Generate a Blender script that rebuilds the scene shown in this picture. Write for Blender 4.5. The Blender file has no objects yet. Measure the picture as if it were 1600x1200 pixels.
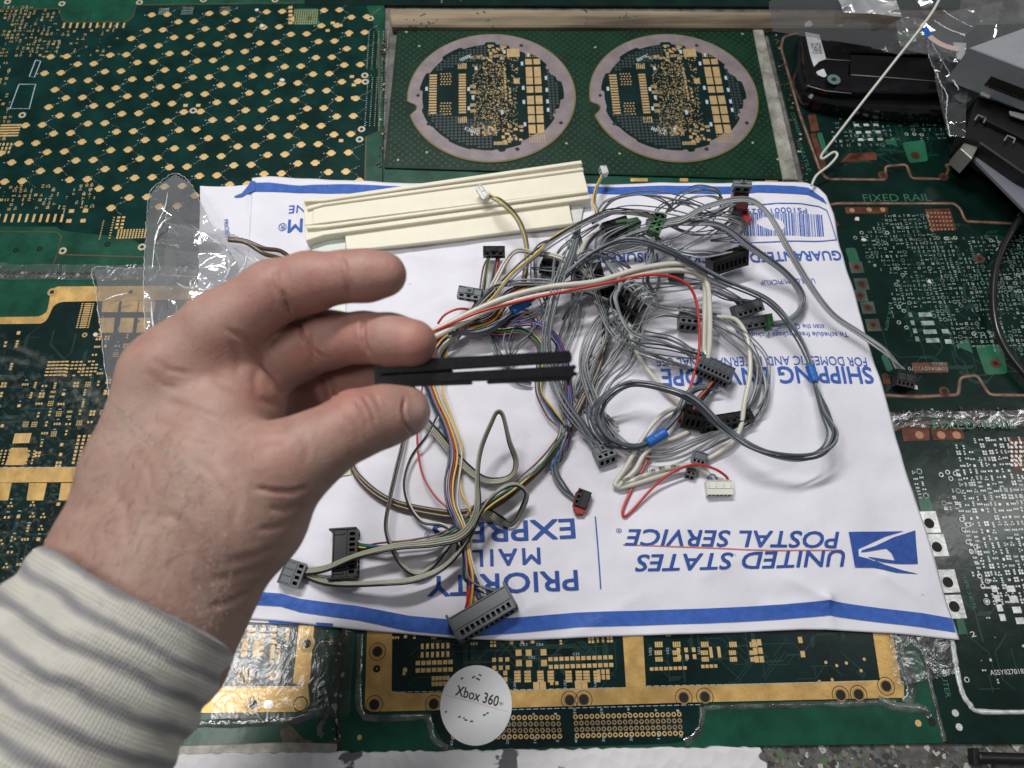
import bpy, bmesh, math, random
import numpy as np
from math import radians, sin, cos, pi
from mathutils import Vector, Matrix, noise as mnoise
random.seed(7)
scene = bpy.context.scene
COL = scene.collection

# ------------------------------------------------------------------ camera, world, lamps, exposure
H = .386                     # camera height over the bench, metres
T = radians(23.1)            # tilt away from straight down
F = 1109.                    # focal length in photo pixels (photo 1600 wide)
CAM = Vector((0, 0, H))
cam = bpy.data.cameras.new('camera'); camo = bpy.data.objects.new('camera', cam); COL.objects.link(camo)
camo.location = CAM; camo.rotation_euler = (T, 0, 0)
cam.sensor_width = 36; cam.lens = F / 1600 * 36; cam.clip_start = .005; cam.clip_end = 20
cam.dof.use_dof = True; cam.dof.focus_distance = .385; cam.dof.aperture_fstop = 12
scene.camera = camo
scene.view_settings.view_transform = 'Standard'; scene.view_settings.look = 'None'
scene.view_settings.exposure = 0; scene.view_settings.gamma = 1
world = bpy.data.worlds.new('World'); scene.world = world; world.use_nodes = True
world.node_tree.nodes['Background'].inputs[0].default_value = (.90, .94, 1, 1)
world.node_tree.nodes['Background'].inputs[1].default_value = .10

def area(name, loc, target, sx, sy, power, col):
    l = bpy.data.lights.new(name, 'AREA'); l.shape = 'RECTANGLE'; l.size = sx; l.size_y = sy
    l.energy = power; l.color = col
    o = bpy.data.objects.new(name, l); COL.objects.link(o); o.location = loc
    o.rotation_euler = (Vector(target) - Vector(loc)).to_track_quat('-Z', 'Y').to_euler()
# two ceiling tube fixtures and a third further back
area('ceiling_tube_light', (-.24, .74, 1.12), (0, .10, 0), .60, .08, 11.6, (1, .985, .965))
area('ceiling_tube_light', (-.56, .015, 1.15), (0, .02, 0), .50, .11, 4.0, (1, .985, .965))
area('ceiling_tube_light', (1.12, .36, 1.20), (.1, .1, 0), .08, .95, 3.2, (1, .985, .965))

# ------------------------------------------------------------------ geometry helpers
def ray(x, y):
    return Vector(((x - 800) / F, sin(T) + (600 - y) / F * cos(T), -cos(T) + (600 - y) / F * sin(T)))
def P(x, y, z=0.):           # point on the plane of height z (metres)
    d = ray(x, y); return CAM + d * ((z - H) / d.z)
def Q(x, y, D):              # point at distance D (metres) along the optical axis
    return CAM + ray(x, y) * D

def material(name, col, rough=.5, metal=0, var=0., vscale=60, col2=None, bump=0., bscale=400, spec=.5, coat=0., coat_rough=.05, detail=4, stretch=None, rvar=0., bdist=.0006, trans=0):
    m = bpy.data.materials.new(name); m.use_nodes = True
    nt = m.node_tree; b = nt.nodes['Principled BSDF']
    c = (*col, 1)
    b.inputs['Base Color'].default_value = c; b.inputs['Roughness'].default_value = rough
    b.inputs['Metallic'].default_value = metal; b.inputs['Specular IOR Level'].default_value = spec
    b.inputs['Coat Weight'].default_value = coat; b.inputs['Coat Roughness'].default_value = coat_rough
    b.inputs['Transmission Weight'].default_value = trans
    m['c'] = col
    tc = nt.nodes.new('ShaderNodeTexCoord'); src = tc.outputs['Object']
    if stretch:
        mp = nt.nodes.new('ShaderNodeMapping'); mp.inputs['Scale'].default_value = stretch
        nt.links.new(src, mp.inputs[0]); src = mp.outputs[0]
    if var or col2:
        n = nt.nodes.new('ShaderNodeTexNoise'); n.inputs['Scale'].default_value = vscale; n.inputs['Detail'].default_value = detail
        n.inputs['Roughness'].default_value = .62
        nt.links.new(src, n.inputs['Vector'])
        r = nt.nodes.new('ShaderNodeValToRGB'); r.color_ramp.elements[0].position = .36; r.color_ramp.elements[1].position = .66
        c2 = col2 if col2 else [min(1, v * (1 + var)) for v in col]
        c1 = col if col2 else [v * (1 - var) for v in col]
        r.color_ramp.elements[0].color = (*c1, 1); r.color_ramp.elements[1].color = (*c2, 1)
        nt.links.new(n.outputs['Fac'], r.inputs[0]); nt.links.new(r.outputs[0], b.inputs['Base Color'])
        if rvar:
            mr = nt.nodes.new('ShaderNodeMapRange'); mr.inputs[3].default_value = max(0, rough - rvar); mr.inputs[4].default_value = rough + rvar
            nt.links.new(n.outputs['Fac'], mr.inputs[0]); nt.links.new(mr.outputs[0], b.inputs['Roughness'])
    if bump:
        n2 = nt.nodes.new('ShaderNodeTexNoise'); n2.inputs['Scale'].default_value = bscale; n2.inputs['Detail'].default_value = 5
        nt.links.new(src, n2.inputs['Vector'])
        bp = nt.nodes.new('ShaderNodeBump'); bp.inputs['Strength'].default_value = bump; bp.inputs['Distance'].default_value = bdist
        nt.links.new(n2.outputs['Fac'], bp.inputs['Height']); nt.links.new(bp.outputs[0], b.inputs['Normal'])
        nt.links.new(bp.outputs[0], b.inputs['Coat Normal'])
    return m

WL = {}                       # world location of each empty / object, for parenting
def empty(name, loc, label=None, cat=None, group=None):
    o = bpy.data.objects.new(name, None); COL.objects.link(o); o.location = loc; o.empty_display_size = .01
    WL[o] = Vector(loc)
    if label: o['label'] = label
    if cat: o['category'] = cat
    if group: o['group'] = group
    return o
def link_mesh(name, me, mats, parent=None, kind=None, label=None, cat=None, group=None, base=None):
    """me is in world coordinates; the object gets its origin at base (or the parent's)."""
    for m in (mats if isinstance(mats, (list, tuple)) else [mats]): me.materials.append(m)
    o = bpy.data.objects.new(name, me); COL.objects.link(o)
    if base is None:
        base = WL[parent] if parent else Vector((0, 0, 0))
    base = Vector(base)
    if base.length > 0: me.transform(Matrix.Translation(-base))
    WL[o] = base
    if parent: o.parent = parent; o.location = base - WL[parent]
    else: o.location = base
    if kind: o['kind'] = kind
    if label: o['label'] = label
    if cat: o['category'] = cat
    if group: o['group'] = group
    return o
def mesh_of(verts, faces, smooth=False, name='mesh', mi=None):
    me = bpy.data.meshes.new(name); me.from_pydata([tuple(v) for v in verts], [], faces); me.update()
    if smooth: me.polygons.foreach_set('use_smooth', [True] * len(me.polygons))
    if mi: me.polygons.foreach_set('material_index', mi)
    return me
class G:
    """collects faces, in world metres"""
    def __init__(s): s.v = []; s.f = []; s.m = []; s.s = []
    def add(s, vs, fs, mi=0, smooth=False):
        b = len(s.v); s.v += [tuple(v) for v in vs]
        for f in fs: s.f.append(tuple(b + i for i in f)); s.m.append(mi); s.s.append(smooth)
    def quad(s, a, b, c, d, mi=0): s.add([a, b, c, d], [(0, 1, 2, 3)], mi)
    def prism(s, pts, z0, z1, mi=0, bevel=0.):
        """vertical slab over the xy outline pts (any winding)"""
        A = sum(pts[i - 1][0] * pts[i][1] - pts[i][0] * pts[i - 1][1] for i in range(len(pts)))
        if A < 0: pts = list(reversed(pts))
        n = len(pts); z = lambda k: k if not callable(k) else None
        if bevel:
            c = Vector((sum(p[0] for p in pts) / n, sum(p[1] for p in pts) / n))
            ins = []
            for i in range(n):
                p0, p1, p2 = Vector(pts[i - 1][:2]), Vector(pts[i][:2]), Vector(pts[(i + 1) % n][:2])
                d1 = (p1 - p0).normalized(); d2 = (p2 - p1).normalized()
                nn = Vector((-(d1 + d2).y, (d1 + d2).x)); nn = nn.normalized() if nn.length > 1e-6 else Vector((0, 0))
                ins.append(p1 + nn * bevel / max(.4, nn.dot(Vector((-d1.y, d1.x)))))
            vs = [(p[0], p[1], z0) for p in pts] + [(p[0], p[1], z1 - bevel) for p in pts] + [(p.x, p.y, z1) for p in ins]
            fs = [tuple(range(2 * n, 3 * n)), tuple(reversed(range(n)))]
            for k in (0, n):
                fs += [(k + i, k + (i + 1) % n, k + n + (i + 1) % n, k + n + i) for i in range(n)]
        else:
            vs = [(p[0], p[1], z0) for p in pts] + [(p[0], p[1], z1) for p in pts]
            fs = [tuple(range(n, 2 * n)), tuple(reversed(range(n)))] + [(i, (i + 1) % n, n + (i + 1) % n, n + i) for i in range(n)]
        s.add(vs, fs, mi)
    def box(s, M, sx, sy, sz, mi=0, bev=0.):
        """box centred on M's origin; bev chamfers every edge"""
        if bev <= 0:
            vs = [M @ Vector((a * sx / 2, b * sy / 2, c * sz / 2)) for a in (-1, 1) for b in (-1, 1) for c in (-1, 1)]
            s.add(vs, [(0, 1, 3, 2), (4, 6, 7, 5), (0, 4, 5, 1), (2, 3, 7, 6), (0, 2, 6, 4), (1, 5, 7, 3)], mi); return
        bm = bmesh.new(); bmesh.ops.create_cube(bm, size=1)
        for v in bm.verts: v.co = Vector((v.co.x * sx, v.co.y * sy, v.co.z * sz))
        bmesh.ops.bevel(bm, geom=list(bm.edges), offset=min(bev, .45 * min(sx, sy, sz)), segments=1, affect='EDGES')
        bm.verts.index_update()
        s.add([M @ v.co for v in bm.verts], [tuple(v.index for v in f.verts) for f in bm.faces], mi); bm.free()
    def tube(s, pts, r, n=6, mi=0, caps=True, rs=None):
        if len(pts) < 2: return
        N = len(pts); up = Vector((0, 0, 1)); prev = None; vs = []
        for i, p in enumerate(pts):
            t = (pts[min(i + 1, N - 1)] - pts[max(i - 1, 0)]).normalized()
            if prev is None:
                a = t.cross(up);
                if a.length < 1e-4: a = t.cross(Vector((1, 0, 0)))
                a.normalize()
            else:
                a = prev - t * prev.dot(t); a.normalize()
            prev = a; b = t.cross(a)
            rr = rs[i] if rs else r
            for k in range(n):
                an = 2 * pi * k / n; vs.append(p + (a * cos(an) + b * sin(an)) * rr)
        fs = [(i * n + k, i * n + (k + 1) % n, (i + 1) * n + (k + 1) % n, (i + 1) * n + k) for i in range(N - 1) for k in range(n)]
        if caps: fs += [tuple(reversed(range(n))), tuple(range((N - 1) * n, N * n))]
        s.add(vs, fs, mi, True)
    def disc(s, c, r, z, n=14, mi=0):
        s.add([(c[0] + r * cos(2 * pi * k / n), c[1] + r * sin(2 * pi * k / n), z) for k in range(n)], [tuple(range(n))], mi)
    def ring(s, c, r0, r1, z, n=20, mi=0, h=0.):
        vs = []
        for k in range(n):
            a = 2 * pi * k / n; vs += [(c[0] + r0 * cos(a), c[1] + r0 * sin(a), z), (c[0] + r1 * cos(a), c[1] + r1 * sin(a), z)]
        s.add(vs, [(2 * k, 2 * k + 1, (2 * k + 3) % (2 * n), (2 * k + 2) % (2 * n)) for k in range(n)], mi)
    def strip(s, pts, w, z, mi=0, h=0.):
        """flat ribbon along xy polyline"""
        N = len(pts); vs = []
        for i, p in enumerate(pts):
            d = Vector((pts[min(i + 1, N - 1)][0] - pts[max(i - 1, 0)][0], pts[min(i + 1, N - 1)][1] - pts[max(i - 1, 0)][1]))
            if d.length < 1e-9: d = Vector((1, 0))
            d.normalize(); nn = Vector((-d.y, d.x)) * w / 2
            vs += [(p[0] + nn.x, p[1] + nn.y, z), (p[0] - nn.x, p[1] - nn.y, z)]
        s.add(vs, [(2 * i, 2 * i + 1, 2 * i + 3, 2 * i + 2) for i in range(N - 1)], mi)
    def build(s, name, mats, parent=None, **kw):
        me = mesh_of(s.v, s.f, mi=s.m)
        if any(s.s): me.polygons.foreach_set('use_smooth', s.s)
        return link_mesh(name, me, mats, parent, **kw)

def catmull(pts, n=8, closed=False):
    out = []; N = len(pts)
    for i in range(N - 1):
        p0 = pts[max(i - 1, 0)]; p1 = pts[i]; p2 = pts[i + 1]; p3 = pts[min(i + 2, N - 1)]
        for k in range(n):
            t = k / n
            out.append(.5 * ((2 * p1) + (p2 - p0) * t + (2 * p0 - 5 * p1 + 4 * p2 - p3) * t * t + (3 * p1 - p0 - 3 * p2 + p3) * t ** 3))
    out.append(pts[-1].copy()); return out

def pxo(pts, z=0.): return [P(x, y, z).to_2d() for x, y in pts]
def rounded(pts, r, n=4):
    """round the corners of an xy polygon (metres)"""
    out = []; N = len(pts)
    for i in range(N):
        a, b, c = Vector(pts[i - 1][:2]), Vector(pts[i][:2]), Vector(pts[(i + 1) % N][:2])
        d1 = (a - b); d2 = (c - b); rr = min(r, d1.length * .45, d2.length * .45)
        p, q = b + d1.normalized() * rr, b + d2.normalized() * rr
        for k in range(n + 1):
            t = k / n; out.append((p * (1 - t) ** 2 + b * 2 * t * (1 - t) + q * t * t))
    return out
def inside(p, poly):
    x, y = p[0], p[1]; c = False; j = len(poly) - 1
    for i in range(len(poly)):
        xi, yi = poly[i][0], poly[i][1]; xj, yj = poly[j][0], poly[j][1]
        if (yi > y) != (yj > y) and x < (xj - xi) * (y - yi) / (yj - yi) + xi: c = not c
        j = i
    return c
# ------------------------------------------------------------------ materials
M_ = {}
def mm(k, *a, **kw): M_[k] = material(k, *a, **kw); return M_[k]
mm('bench', (.05, .048, .042), .6, var=.6, vscale=90, bump=.6, bscale=300, col2=(.16, .155, .145))
mm('mask_dark', (.003, .0165, .0155), .26, spec=.3, coat=.12, coat_rough=.12, var=.35, vscale=45, bump=.10, bscale=260)
mm('mask_rail', (.005, .060, .034), .34, spec=.3, coat=.12, coat_rough=.12, var=.30, vscale=50, bump=.15, bscale=200, rvar=.1)
mm('mask_olive', (.005, .026, .013), .4, spec=.2, coat=.05, coat_rough=.15, var=.30, vscale=60, bump=.1, bscale=300)
mm('mask_deep', (.003, .0165, .0125), .24, spec=.3, coat=.15, coat_rough=.08, var=.35, vscale=35, bump=.25, bscale=110)
mm('mask_light', (.015, .120, .062), .4, coat=.3, coat_rough=.12, var=.2, vscale=80)
mm('trace', (.006, .040, .031), .35, coat=.35, coat_rough=.12)
mm('trace_light', (.007, .050, .036), .35, coat=.3, coat_rough=.12)
mm('gold', (.66, .42, .145), .36, .45, var=.16, vscale=120, bump=.15, bscale=500, rvar=.12)
mm('gold_pad', (.64, .43, .18), .42, .25, var=.12, vscale=300)
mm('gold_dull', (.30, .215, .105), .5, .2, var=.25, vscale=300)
mm('silver', (.62, .64, .63), .30, .25, var=.25, vscale=260, bump=.3, bscale=600)
mm('tin_dull', (.30, .38, .34), .42, .15, var=.5, vscale=160)
mm('copper', (.125, .042, .022), .45, .35, var=.45, vscale=120, bump=.2, bscale=300)
mm('groove', (.20, .155, .12), .45, .1, var=.5, vscale=160, bump=.5, bscale=400)
mm('resin', (.075, .095, .08), .13, 0, var=.6, vscale=70, bump=1., bscale=120, coat=.8, bdist=.0015)
mm('hole', (.008, .006, .004), .7)
mm('silk', (.40, .50, .56), .6)
mm('lilac', (.22, .18, .19), .5, .25, var=.16, vscale=90, bump=.15, bscale=700)
mm('hatch', (.030, .045, .045), .45, .2)
mm('wood', (.30, .235, .15), .6, var=.5, vscale=40, bump=.8, bscale=200, stretch=(.12, 1.6, 1), col2=(.055, .038, .022))
mm('alloy', (.33, .32, .28), .45, .3, var=.4, vscale=90, bump=.4, bscale=400)

PSI = .03
BX = Vector((cos(PSI), sin(PSI))); BY = Vector((-sin(PSI), cos(PSI)))
ZC = [0]
def rect(g, c, w, h, z, mi=0, ang=0., t=0.):
    ZC[0] = (ZC[0] + 7) % 53; z += ZC[0] * .0000009
    a = BX * cos(ang) + BY * sin(ang); b = -BX * sin(ang) + BY * cos(ang); c = Vector(c[:2])
    p = [c - a * w / 2 - b * h / 2, c + a * w / 2 - b * h / 2, c + a * w / 2 + b * h / 2, c - a * w / 2 + b * h / 2]
    if t:
        g.add([(q.x, q.y, z - t) for q in p] + [(q.x, q.y, z) for q in p], [(4, 5, 6, 7), (0, 1, 5, 4), (1, 2, 6, 5), (2, 3, 7, 6), (3, 0, 4, 7)], mi)
    else: g.add([(q.x, q.y, z) for q in p], [(0, 1, 2, 3)], mi)
mmm = .001
def footprint(g, c, s, rng, mi, kinds, z, t):
    k = rng.choice(kinds); o = rng.random() < .5
    def pd(dx, dy, w, h):
        if o: dx, dy, w, h = dy, dx, h, w
        rect(g, c + BX * dx * s + BY * dy * s, w * s, h * s, z, mi, t=t)
    if k == 'pair': pd(-.8, 0, .9, 1.0); pd(.8, 0, .9, 1.0)
    elif k == 'quad':
        for dx in (-.75, .75):
            for dy in (-.75, .75): pd(dx, dy, 1.1, 1.1)
    elif k == 'soic':
        for i in range(4): pd((i - 1.5) * .62, -1.2, .36, 1.1); pd((i - 1.5) * .62, 1.2, .36, 1.1)
    elif k == 'row':
        for i in range(3): pd((i - 1) * 1.15, 0, .75, 1.1)
    elif k == 'grid':
        for i in range(3):
            for j in range(3): pd((i - 1) * .95, (j - 1) * .95, .6, .6)
    elif k == 'one': pd(0, 0, 1.5, 1.4)
    elif k == 'dot': pd(0, 0, .5, .5)
    elif k == 'trio': pd(-.7, -.7, .8, .8); pd(.7, -.7, .8, .8); pd(0, .7, .8, .8)
    elif k == 'qfp':
        for i in range(5):
            q = (i - 2) * .5
            pd(q, 1.6, .26, .7); pd(q, -1.6, .26, .7); pd(1.6, q, .7, .26); pd(-1.6, q, .7, .26)
def field(g, poly_px, cell, dens, seed, mi=0, kinds=('pair', 'pair', 'quad', 'row', 'trio', 'dot'), z=.00012, s=1., t=0., silk=None, cellh=None, avoid=()):
    rng = random.Random(seed); poly = [P(*p).to_2d() for p in poly_px]
    av = [[P(*p).to_2d() for p in a] for a in avoid]
    us = [p.dot(BX) for p in poly]; vs = [p.dot(BY) for p in poly]; ch = cellh or cell
    u = min(us)
    while u < max(us):
        v = min(vs)
        while v < max(vs):
            c = BX * (u + rng.uniform(-.12, .12) * cell) + BY * (v + rng.uniform(-.12, .12) * ch)
            # clumpy density
            dn = dens * (1 + .9 * mnoise.noise(Vector((c.x * 60, c.y * 60, seed))))
            if rng.random() < dn and inside(c, poly) and not any(inside(c, a) for a in av):
                footprint(g, c, s * mmm, rng, mi, kinds, z, t)
                if silk is not None and rng.random() < .35:
                    rect(g, c + BY * ch * .45, rng.uniform(.8, 1.6) * s * mmm, .42 * mmm, z, silk)
            v += ch
        u += cell
def padgrid(g, p0, p1, nx, ny, w, h, z=.00012, mi=0, t=0., skip=0, seed=1):
    """grid of pads between two photo corners"""
    rng = random.Random(seed); A, B = P(*p0).to_2d(), P(*p1).to_2d(); d = B - A; U, V = d.dot(BX), d.dot(BY)
    for i in range(nx):
        for j in range(ny):
            if rng.random() < skip: continue
            rect(g, A + BX * (U * (i / (nx - 1) if nx > 1 else .5)) + BY * (V * (j / (ny - 1) if ny > 1 else .5)), w * mmm, h * mmm, z, mi, t=t)
def traces(g, poly_px, n, seed, mi=0, w=.35, z=.00006, L=(4, 18)):
    rng = random.Random(seed); poly = [P(*p).to_2d() for p in poly_px]
    xs = [p.x for p in poly]; ys = [p.y for p in poly]
    for _ in range(n):
        p = Vector((rng.uniform(min(xs), max(xs)), rng.uniform(min(ys), max(ys))))
        k = rng.randrange(8); pts = [p]; 
        for _ in range(rng.randint(2, 4)):
            a = k * pi / 4 + PSI; q = pts[-1] + Vector((cos(a), sin(a))) * rng.uniform(*L) * mmm
            if not inside(q, poly): break
            pts.append(q); k += rng.choice((-1, 1))
        m = rng.choice((1, 1, 2, 4))
        for j in range(m):
            off = Vector((.55, .55)) * mmm * j
            if len(pts) > 1: g.strip([p + off for p in pts], w * mmm, z + j * .000002 + rng.uniform(0, .00002), mi)
def via(g, x, y, r=1.9, mi=0, mh=1, z=.00016, world_pt=None):
    c = P(x, y).to_2d() if world_pt is None else world_pt
    g.ring(c, r * .5 * mmm, r * mmm, z, 18, mi); g.disc(c, r * .52 * mmm, z - .00002, 14, mh)

def board(name, px, mat, label, group=None, cat='circuit board', th=.0016, top=0., r=.001):
    pts = pxo(px); base = Vector((sum(p.x for p in pts) / len(pts), sum(p.y for p in pts) / len(pts), top - th))
    e = empty(name, base, label, cat, group)
    g = G(); g.prism(rounded(pts, r, 3), top - th, top, bevel=.00025); g.build('base_panel', mat, e)
    return e
def plate(e, name, px, mat, z=.0001, r=.0008, th=.00025, label=None):
    g = G(); g.prism(rounded(pxo(px), r, 3), z - th, z); return g.build(name, mat, e, label=label)

# text ------------------------------------------------------------------------
def text_2d(body, bold=0., shear=0., spacing=1.):
    cu = bpy.data.curves.new('t', 'FONT'); cu.body = body; cu.size = 1; cu.offset = bold; cu.shear = shear; cu.space_character = spacing
    cu.resolution_u = 3
    o = bpy.data.objects.new('t', cu); COL.objects.link(o)
    dg = bpy.context.evaluated_depsgraph_get(); dg.update()
    me = bpy.data.meshes.new_from_object(o.evaluated_get(dg)); bpy.data.objects.remove(o); bpy.data.curves.remove(cu)
    vs = [v.co.copy() for v in me.vertices]; fs = [tuple(p.vertices) for p in me.polygons]; bpy.data.meshes.remove(me)
    return vs, fs
CAPH = [None]
def text_add(g, body, p0, p1, caph, z, mi=0, bold=0., shear=0., surf=None, spacing=1., cell=.006, cap_world=None):
    if bold:
        b = bold * caph * 1.5
        for k, (dx, dy) in enumerate(((-b, -b), (b, -b), (b, b), (-b, b), (0, 0))):
            text_add(g, body, (p0[0] + dx, p0[1] + dy), (p1[0] + dx, p1[1] + dy), caph, z + k * .00003, mi, 0., shear, (lambda x, y, k=k: surf(x, y) + k * .00003) if surf else None, spacing, cell)
        return
    """writes body from baseline photo point p0 to p1; caph = cap height in photo pixels"""
    if CAPH[0] is None:
        v, _ = text_2d('H'); CAPH[0] = max(q.y for q in v)
    vs, fs = text_2d(body, 0., shear, spacing)
    x0 = min(v.x for v in vs); x1 = max(v.x for v in vs)
    A, B = P(*p0, z).to_2d(), P(*p1, z).to_2d(); d = (B - A); L = d.length; d.normalize(); n = Vector((-d.y, d.x))
    # cap height: measure along n in world metres at p0
    pp = Vector((p0[0], p0[1])); e = P(p0[0] + (p1[0] - p0[0]) * .01, p0[1] + (p1[1] - p0[1]) * .01, z).to_2d()
    q = A + n * .01; # pixel length of 1 cm along n
    def proj(w):
        r = Vector((w.x, w.y, z)) - CAM; u = r.dot(Vector((0, cos(T), sin(T)))); f_ = r.dot(Vector((0, sin(T), -cos(T))))
        return Vector((800 + F * r.x / f_, 600 - F * u / f_))
    pxl = (proj(q) - proj(A)).length; hw = caph / pxl * .01
    sx = L / (x1 - x0); sy = hw / CAPH[0]
    bm = bmesh.new(); bv = [bm.verts.new(((v.x - x0) * sx, v.y * sy, 0)) for v in vs]
    for f in fs:
        try: bm.faces.new([bv[i] for i in f])
        except ValueError: pass
    if surf:
        for k in range(1, int(L / cell) + 1):
            bmesh.ops.bisect_plane(bm, geom=bm.verts[:] + bm.edges[:] + bm.faces[:], plane_co=(k * cell, 0, 0), plane_no=(1, 0, 0))
        for k in range(1, int(hw / cell) + 1):
            bmesh.ops.bisect_plane(bm, geom=bm.verts[:] + bm.edges[:] + bm.faces[:], plane_co=(0, k * cell, 0), plane_no=(0, 1, 0))
    bm.verts.index_update(); out = []
    for v in bm.verts:
        w = A + d * v.co.x + n * v.co.y
        out.append((w.x, w.y, (surf(w.x, w.y) if surf else z)))
    g.add(out, [tuple(v.index for v in f.verts) for f in bm.faces], mi); bm.free()

# ------------------------------------------------------------------ the bench and its boards
def sheet(px, z): return [P(*p, z) for p in px]
g = G()
c = Vector((0, .15))
g.add([(c.x - 1.2, c.y - .8, -.0022), (c.x + 1.2, c.y - .8, -.0022), (c.x + 1.2, c.y + 1.1, -.0022), (c.x - 1.2, c.y + 1.1, -.0022)], [(0, 1, 2, 3)])
g.build('workbench_top', M_['bench'], kind='structure')

# --- board with the staggered round pads, upper left
A = board('circuit_board', [(-150, -150), (604, -150), (600, 60), (596, 428), (-150, 424)], M_['mask_rail'],
          'dark green circuit board covered in staggered rows of round gold pads, behind the clear bag')
plate(A, 'circuit_area', [(-150, 16), (92, 14), (98, 32), (108, 36), (200, 34), (208, 26), (214, 8), (540, 4), (572, 8), (592, 60), (592, 206), (572, 214), (568, 400), (222, 384), (205, 372), (96, 360), (88, 354), (-150, 352)], mm('mask_teal', (.003, .025, .021), .24, spec=.22, coat=.06, coat_rough=.12, var=.35, vscale=45, bump=.10, bscale=260))
g = G()
for pl in ([(-150, 16), (92, 14), (98, 32), (108, 36), (200, 34), (208, 26), (214, 8), (540, 4)], [(592, 60), (592, 206), (572, 214), (568, 400)], [(-150, 361), (90, 363), (96, 370), (92, 392), (84, 412)], [(90, 398), (230, 402), (420, 404)]):
    g.strip(pxo(pl), .0011, .0002, 0)
g.build('routed_slot', [material('slot', (.05, .045, .012), .5, var=.4)], A)
padm = None
a0 = P(205 * .3875, 230 * .3875).to_2d()
ea = P(315 * .3875, 260 * .3875).to_2d() - a0; eb = P(182 * .3875, 295 * .3875).to_2d() - a0; em = P(270 * .3875, 228 * .3875).to_2d() - a0
# refine the lattice from a far-off pad of the same row
ea = (P(1230 * .3875, 513 * .3875).to_2d() - P(205 * .3875, 230 * .3875).to_2d())
ea = None
q1 = P(205 * .3875, 230 * .3875).to_2d(); q2 = P(1108 * .3875, 478 * .3875).to_2d(); ea = (q2 - q1) / 8.
q3 = P(48 * .3875, 656 * .3875).to_2d(); eb = (q3 - q1) / 6.
dotpoly = pxo([(-10, 90), (40, 84), (160, 80), (200, 60), (222, 20), (575, 8), (578, 100), (565, 130), (562, 290), (310, 300), (300, 330), (185, 335), (140, 310), (120, 285), (-10, 290)])
skipp = [pxo([(-10, 82), (75, 80), (60, 180), (20, 185), (20, 230), (-10, 240)])]
R = 2.5 * mmm
vs = []; fs = []
prof = []
for k in range(16):
    a = 2 * pi * k / 16; r_ = R * (1.0 if k % 4 else .92); prof.append(Vector((cos(a) * r_, sin(a) * r_)))
tabs = [(-1.35, -.34, -.7, .34), (.7, -.34, 1.35, .34)]
def pad_mesh():
    g = G(); g.prism([(p.x * .94, p.y * 1.08) for p in prof], 0, .00018)
    g.prism([(-R * 1.22, -R * .34), (R * 1.22, -R * .34), (R * 1.22, R * .34), (-R * 1.22, R * .34)], 0, .00015)
    return mesh_of(g.v, g.f)
pm = pad_mesh(); pm.materials.append(M_['gold_pad'])
gs = G(); rng = random.Random(3); nd = 0
for i in range(-14, 16):
    for j in range(-20, 20):
        for k in (0, 1):
            c = a0 + ea * i + eb * j + (em if k else Vector((0, 0)))
            if inside(c, dotpoly) and not any(inside(c, s_) for s_ in skipp):
                if nd < 290:
                    o = bpy.data.objects.new('gold_pad', pm); COL.objects.link(o); o.parent = A; o.location = Vector((c.x, c.y, .0001)) - WL[A]; o.rotation_euler = (0, 0, PSI); nd += 1
                if k:
                    q = c + (ea - em - eb) * .12
                    for m_ in range(7):
                        q = q + (ea - em - eb) * .11 + Vector((rng.uniform(-1, 1), rng.uniform(-1, 1))) * .0007
                        rect(gs, q, rng.uniform(.35, .8) * mmm, rng.uniform(.3, .6) * mmm, .0002, rng.choice((0, 0, 1)), t=.0001)
                    q = c + em * .22
                    for m_ in range(4 if rng.random() < .6 else 0):
                        q = q + (ea - em) * .17 + Vector((rng.uniform(-1, 1), rng.uniform(-1, 1))) * .0006
                        rect(gs, q, rng.uniform(.3, .7) * mmm, rng.uniform(.3, .5) * mmm, .0002, rng.choice((0, 0, 1)), t=.0001)
                else:
                    rect(gs, c + em * -.42, 1.1 * mmm, .5 * mmm, .0002, 1)
gs.build('small_pad', [M_['gold_dull'], M_['silk']], A, kind='stuff')
g = G(); gk = ('pair', 'quad', 'row', 'trio', 'dot', 'grid', 'soic')
field(g, [(-60, 10), (92, 12), (94, 36), (92, 84), (0, 92), (-60, 95)], .0036, .72, 11, 0, gk, .0002, .72, .0001, silk=1)
field(g, [(100, 40), (215, 40), (200, 92), (60, 90)], .0042, .36, 12, 0, gk, .0002, .72, .0001, silk=1)
field(g, [(-40, 95), (20, 92), (12, 130), (18, 172), (12, 230), (-40, 240)], .0040, .6, 13, 0, gk, .0002, .8, .0001, silk=1)
field(g, [(-40, 288), (150, 290), (145, 330), (90, 332), (-40, 328)], .0036, .60, 14, 0, gk, .0002, .75, .0001, silk=1)
for i in range(10): rect(g, P(100 + i * 10.4, 40).to_2d(), 1.5 * mmm, 5.4 * mmm, .0002, 0, t=.0001)
for i in range(10): rect(g, P(-2 + i * 11, 341).to_2d(), 1.5 * mmm, 6.4 * mmm, .0002, 0, t=.0001)
padgrid(g, (461, 17), (494, 37), 11, 9, .75, .75, .00032, 0)
for i in range(5): rect(g, P(454, 12 + i * 6).to_2d(), 3.0 * mmm, 2.6 * mmm, .0002, 0, t=.0001)
padgrid(g, (112, 330), (130, 345), 2, 2, 3.4, 2.8, .0002, 0)
padgrid(g, (180, 340), (170, 372), 1, 9, 1.2, .7, .0002, 0); padgrid(g, (186, 340), (190, 356), 2, 4, 2, 1.5, .0002, 0)
padgrid(g, (186, 360), (226, 371), 10, 5, 1.1, 1.1, .0002, 0)
padgrid(g, (162, 345), (156, 374), 1, 12, .8, .5, .0002, 0)
padgrid(g, (577, 50), (604, 106), 5, 20, .7, .6, .0002, 2); padgrid(g, (575, 122), (600, 196), 5, 24, .7, .6, .0002, 2)
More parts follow.
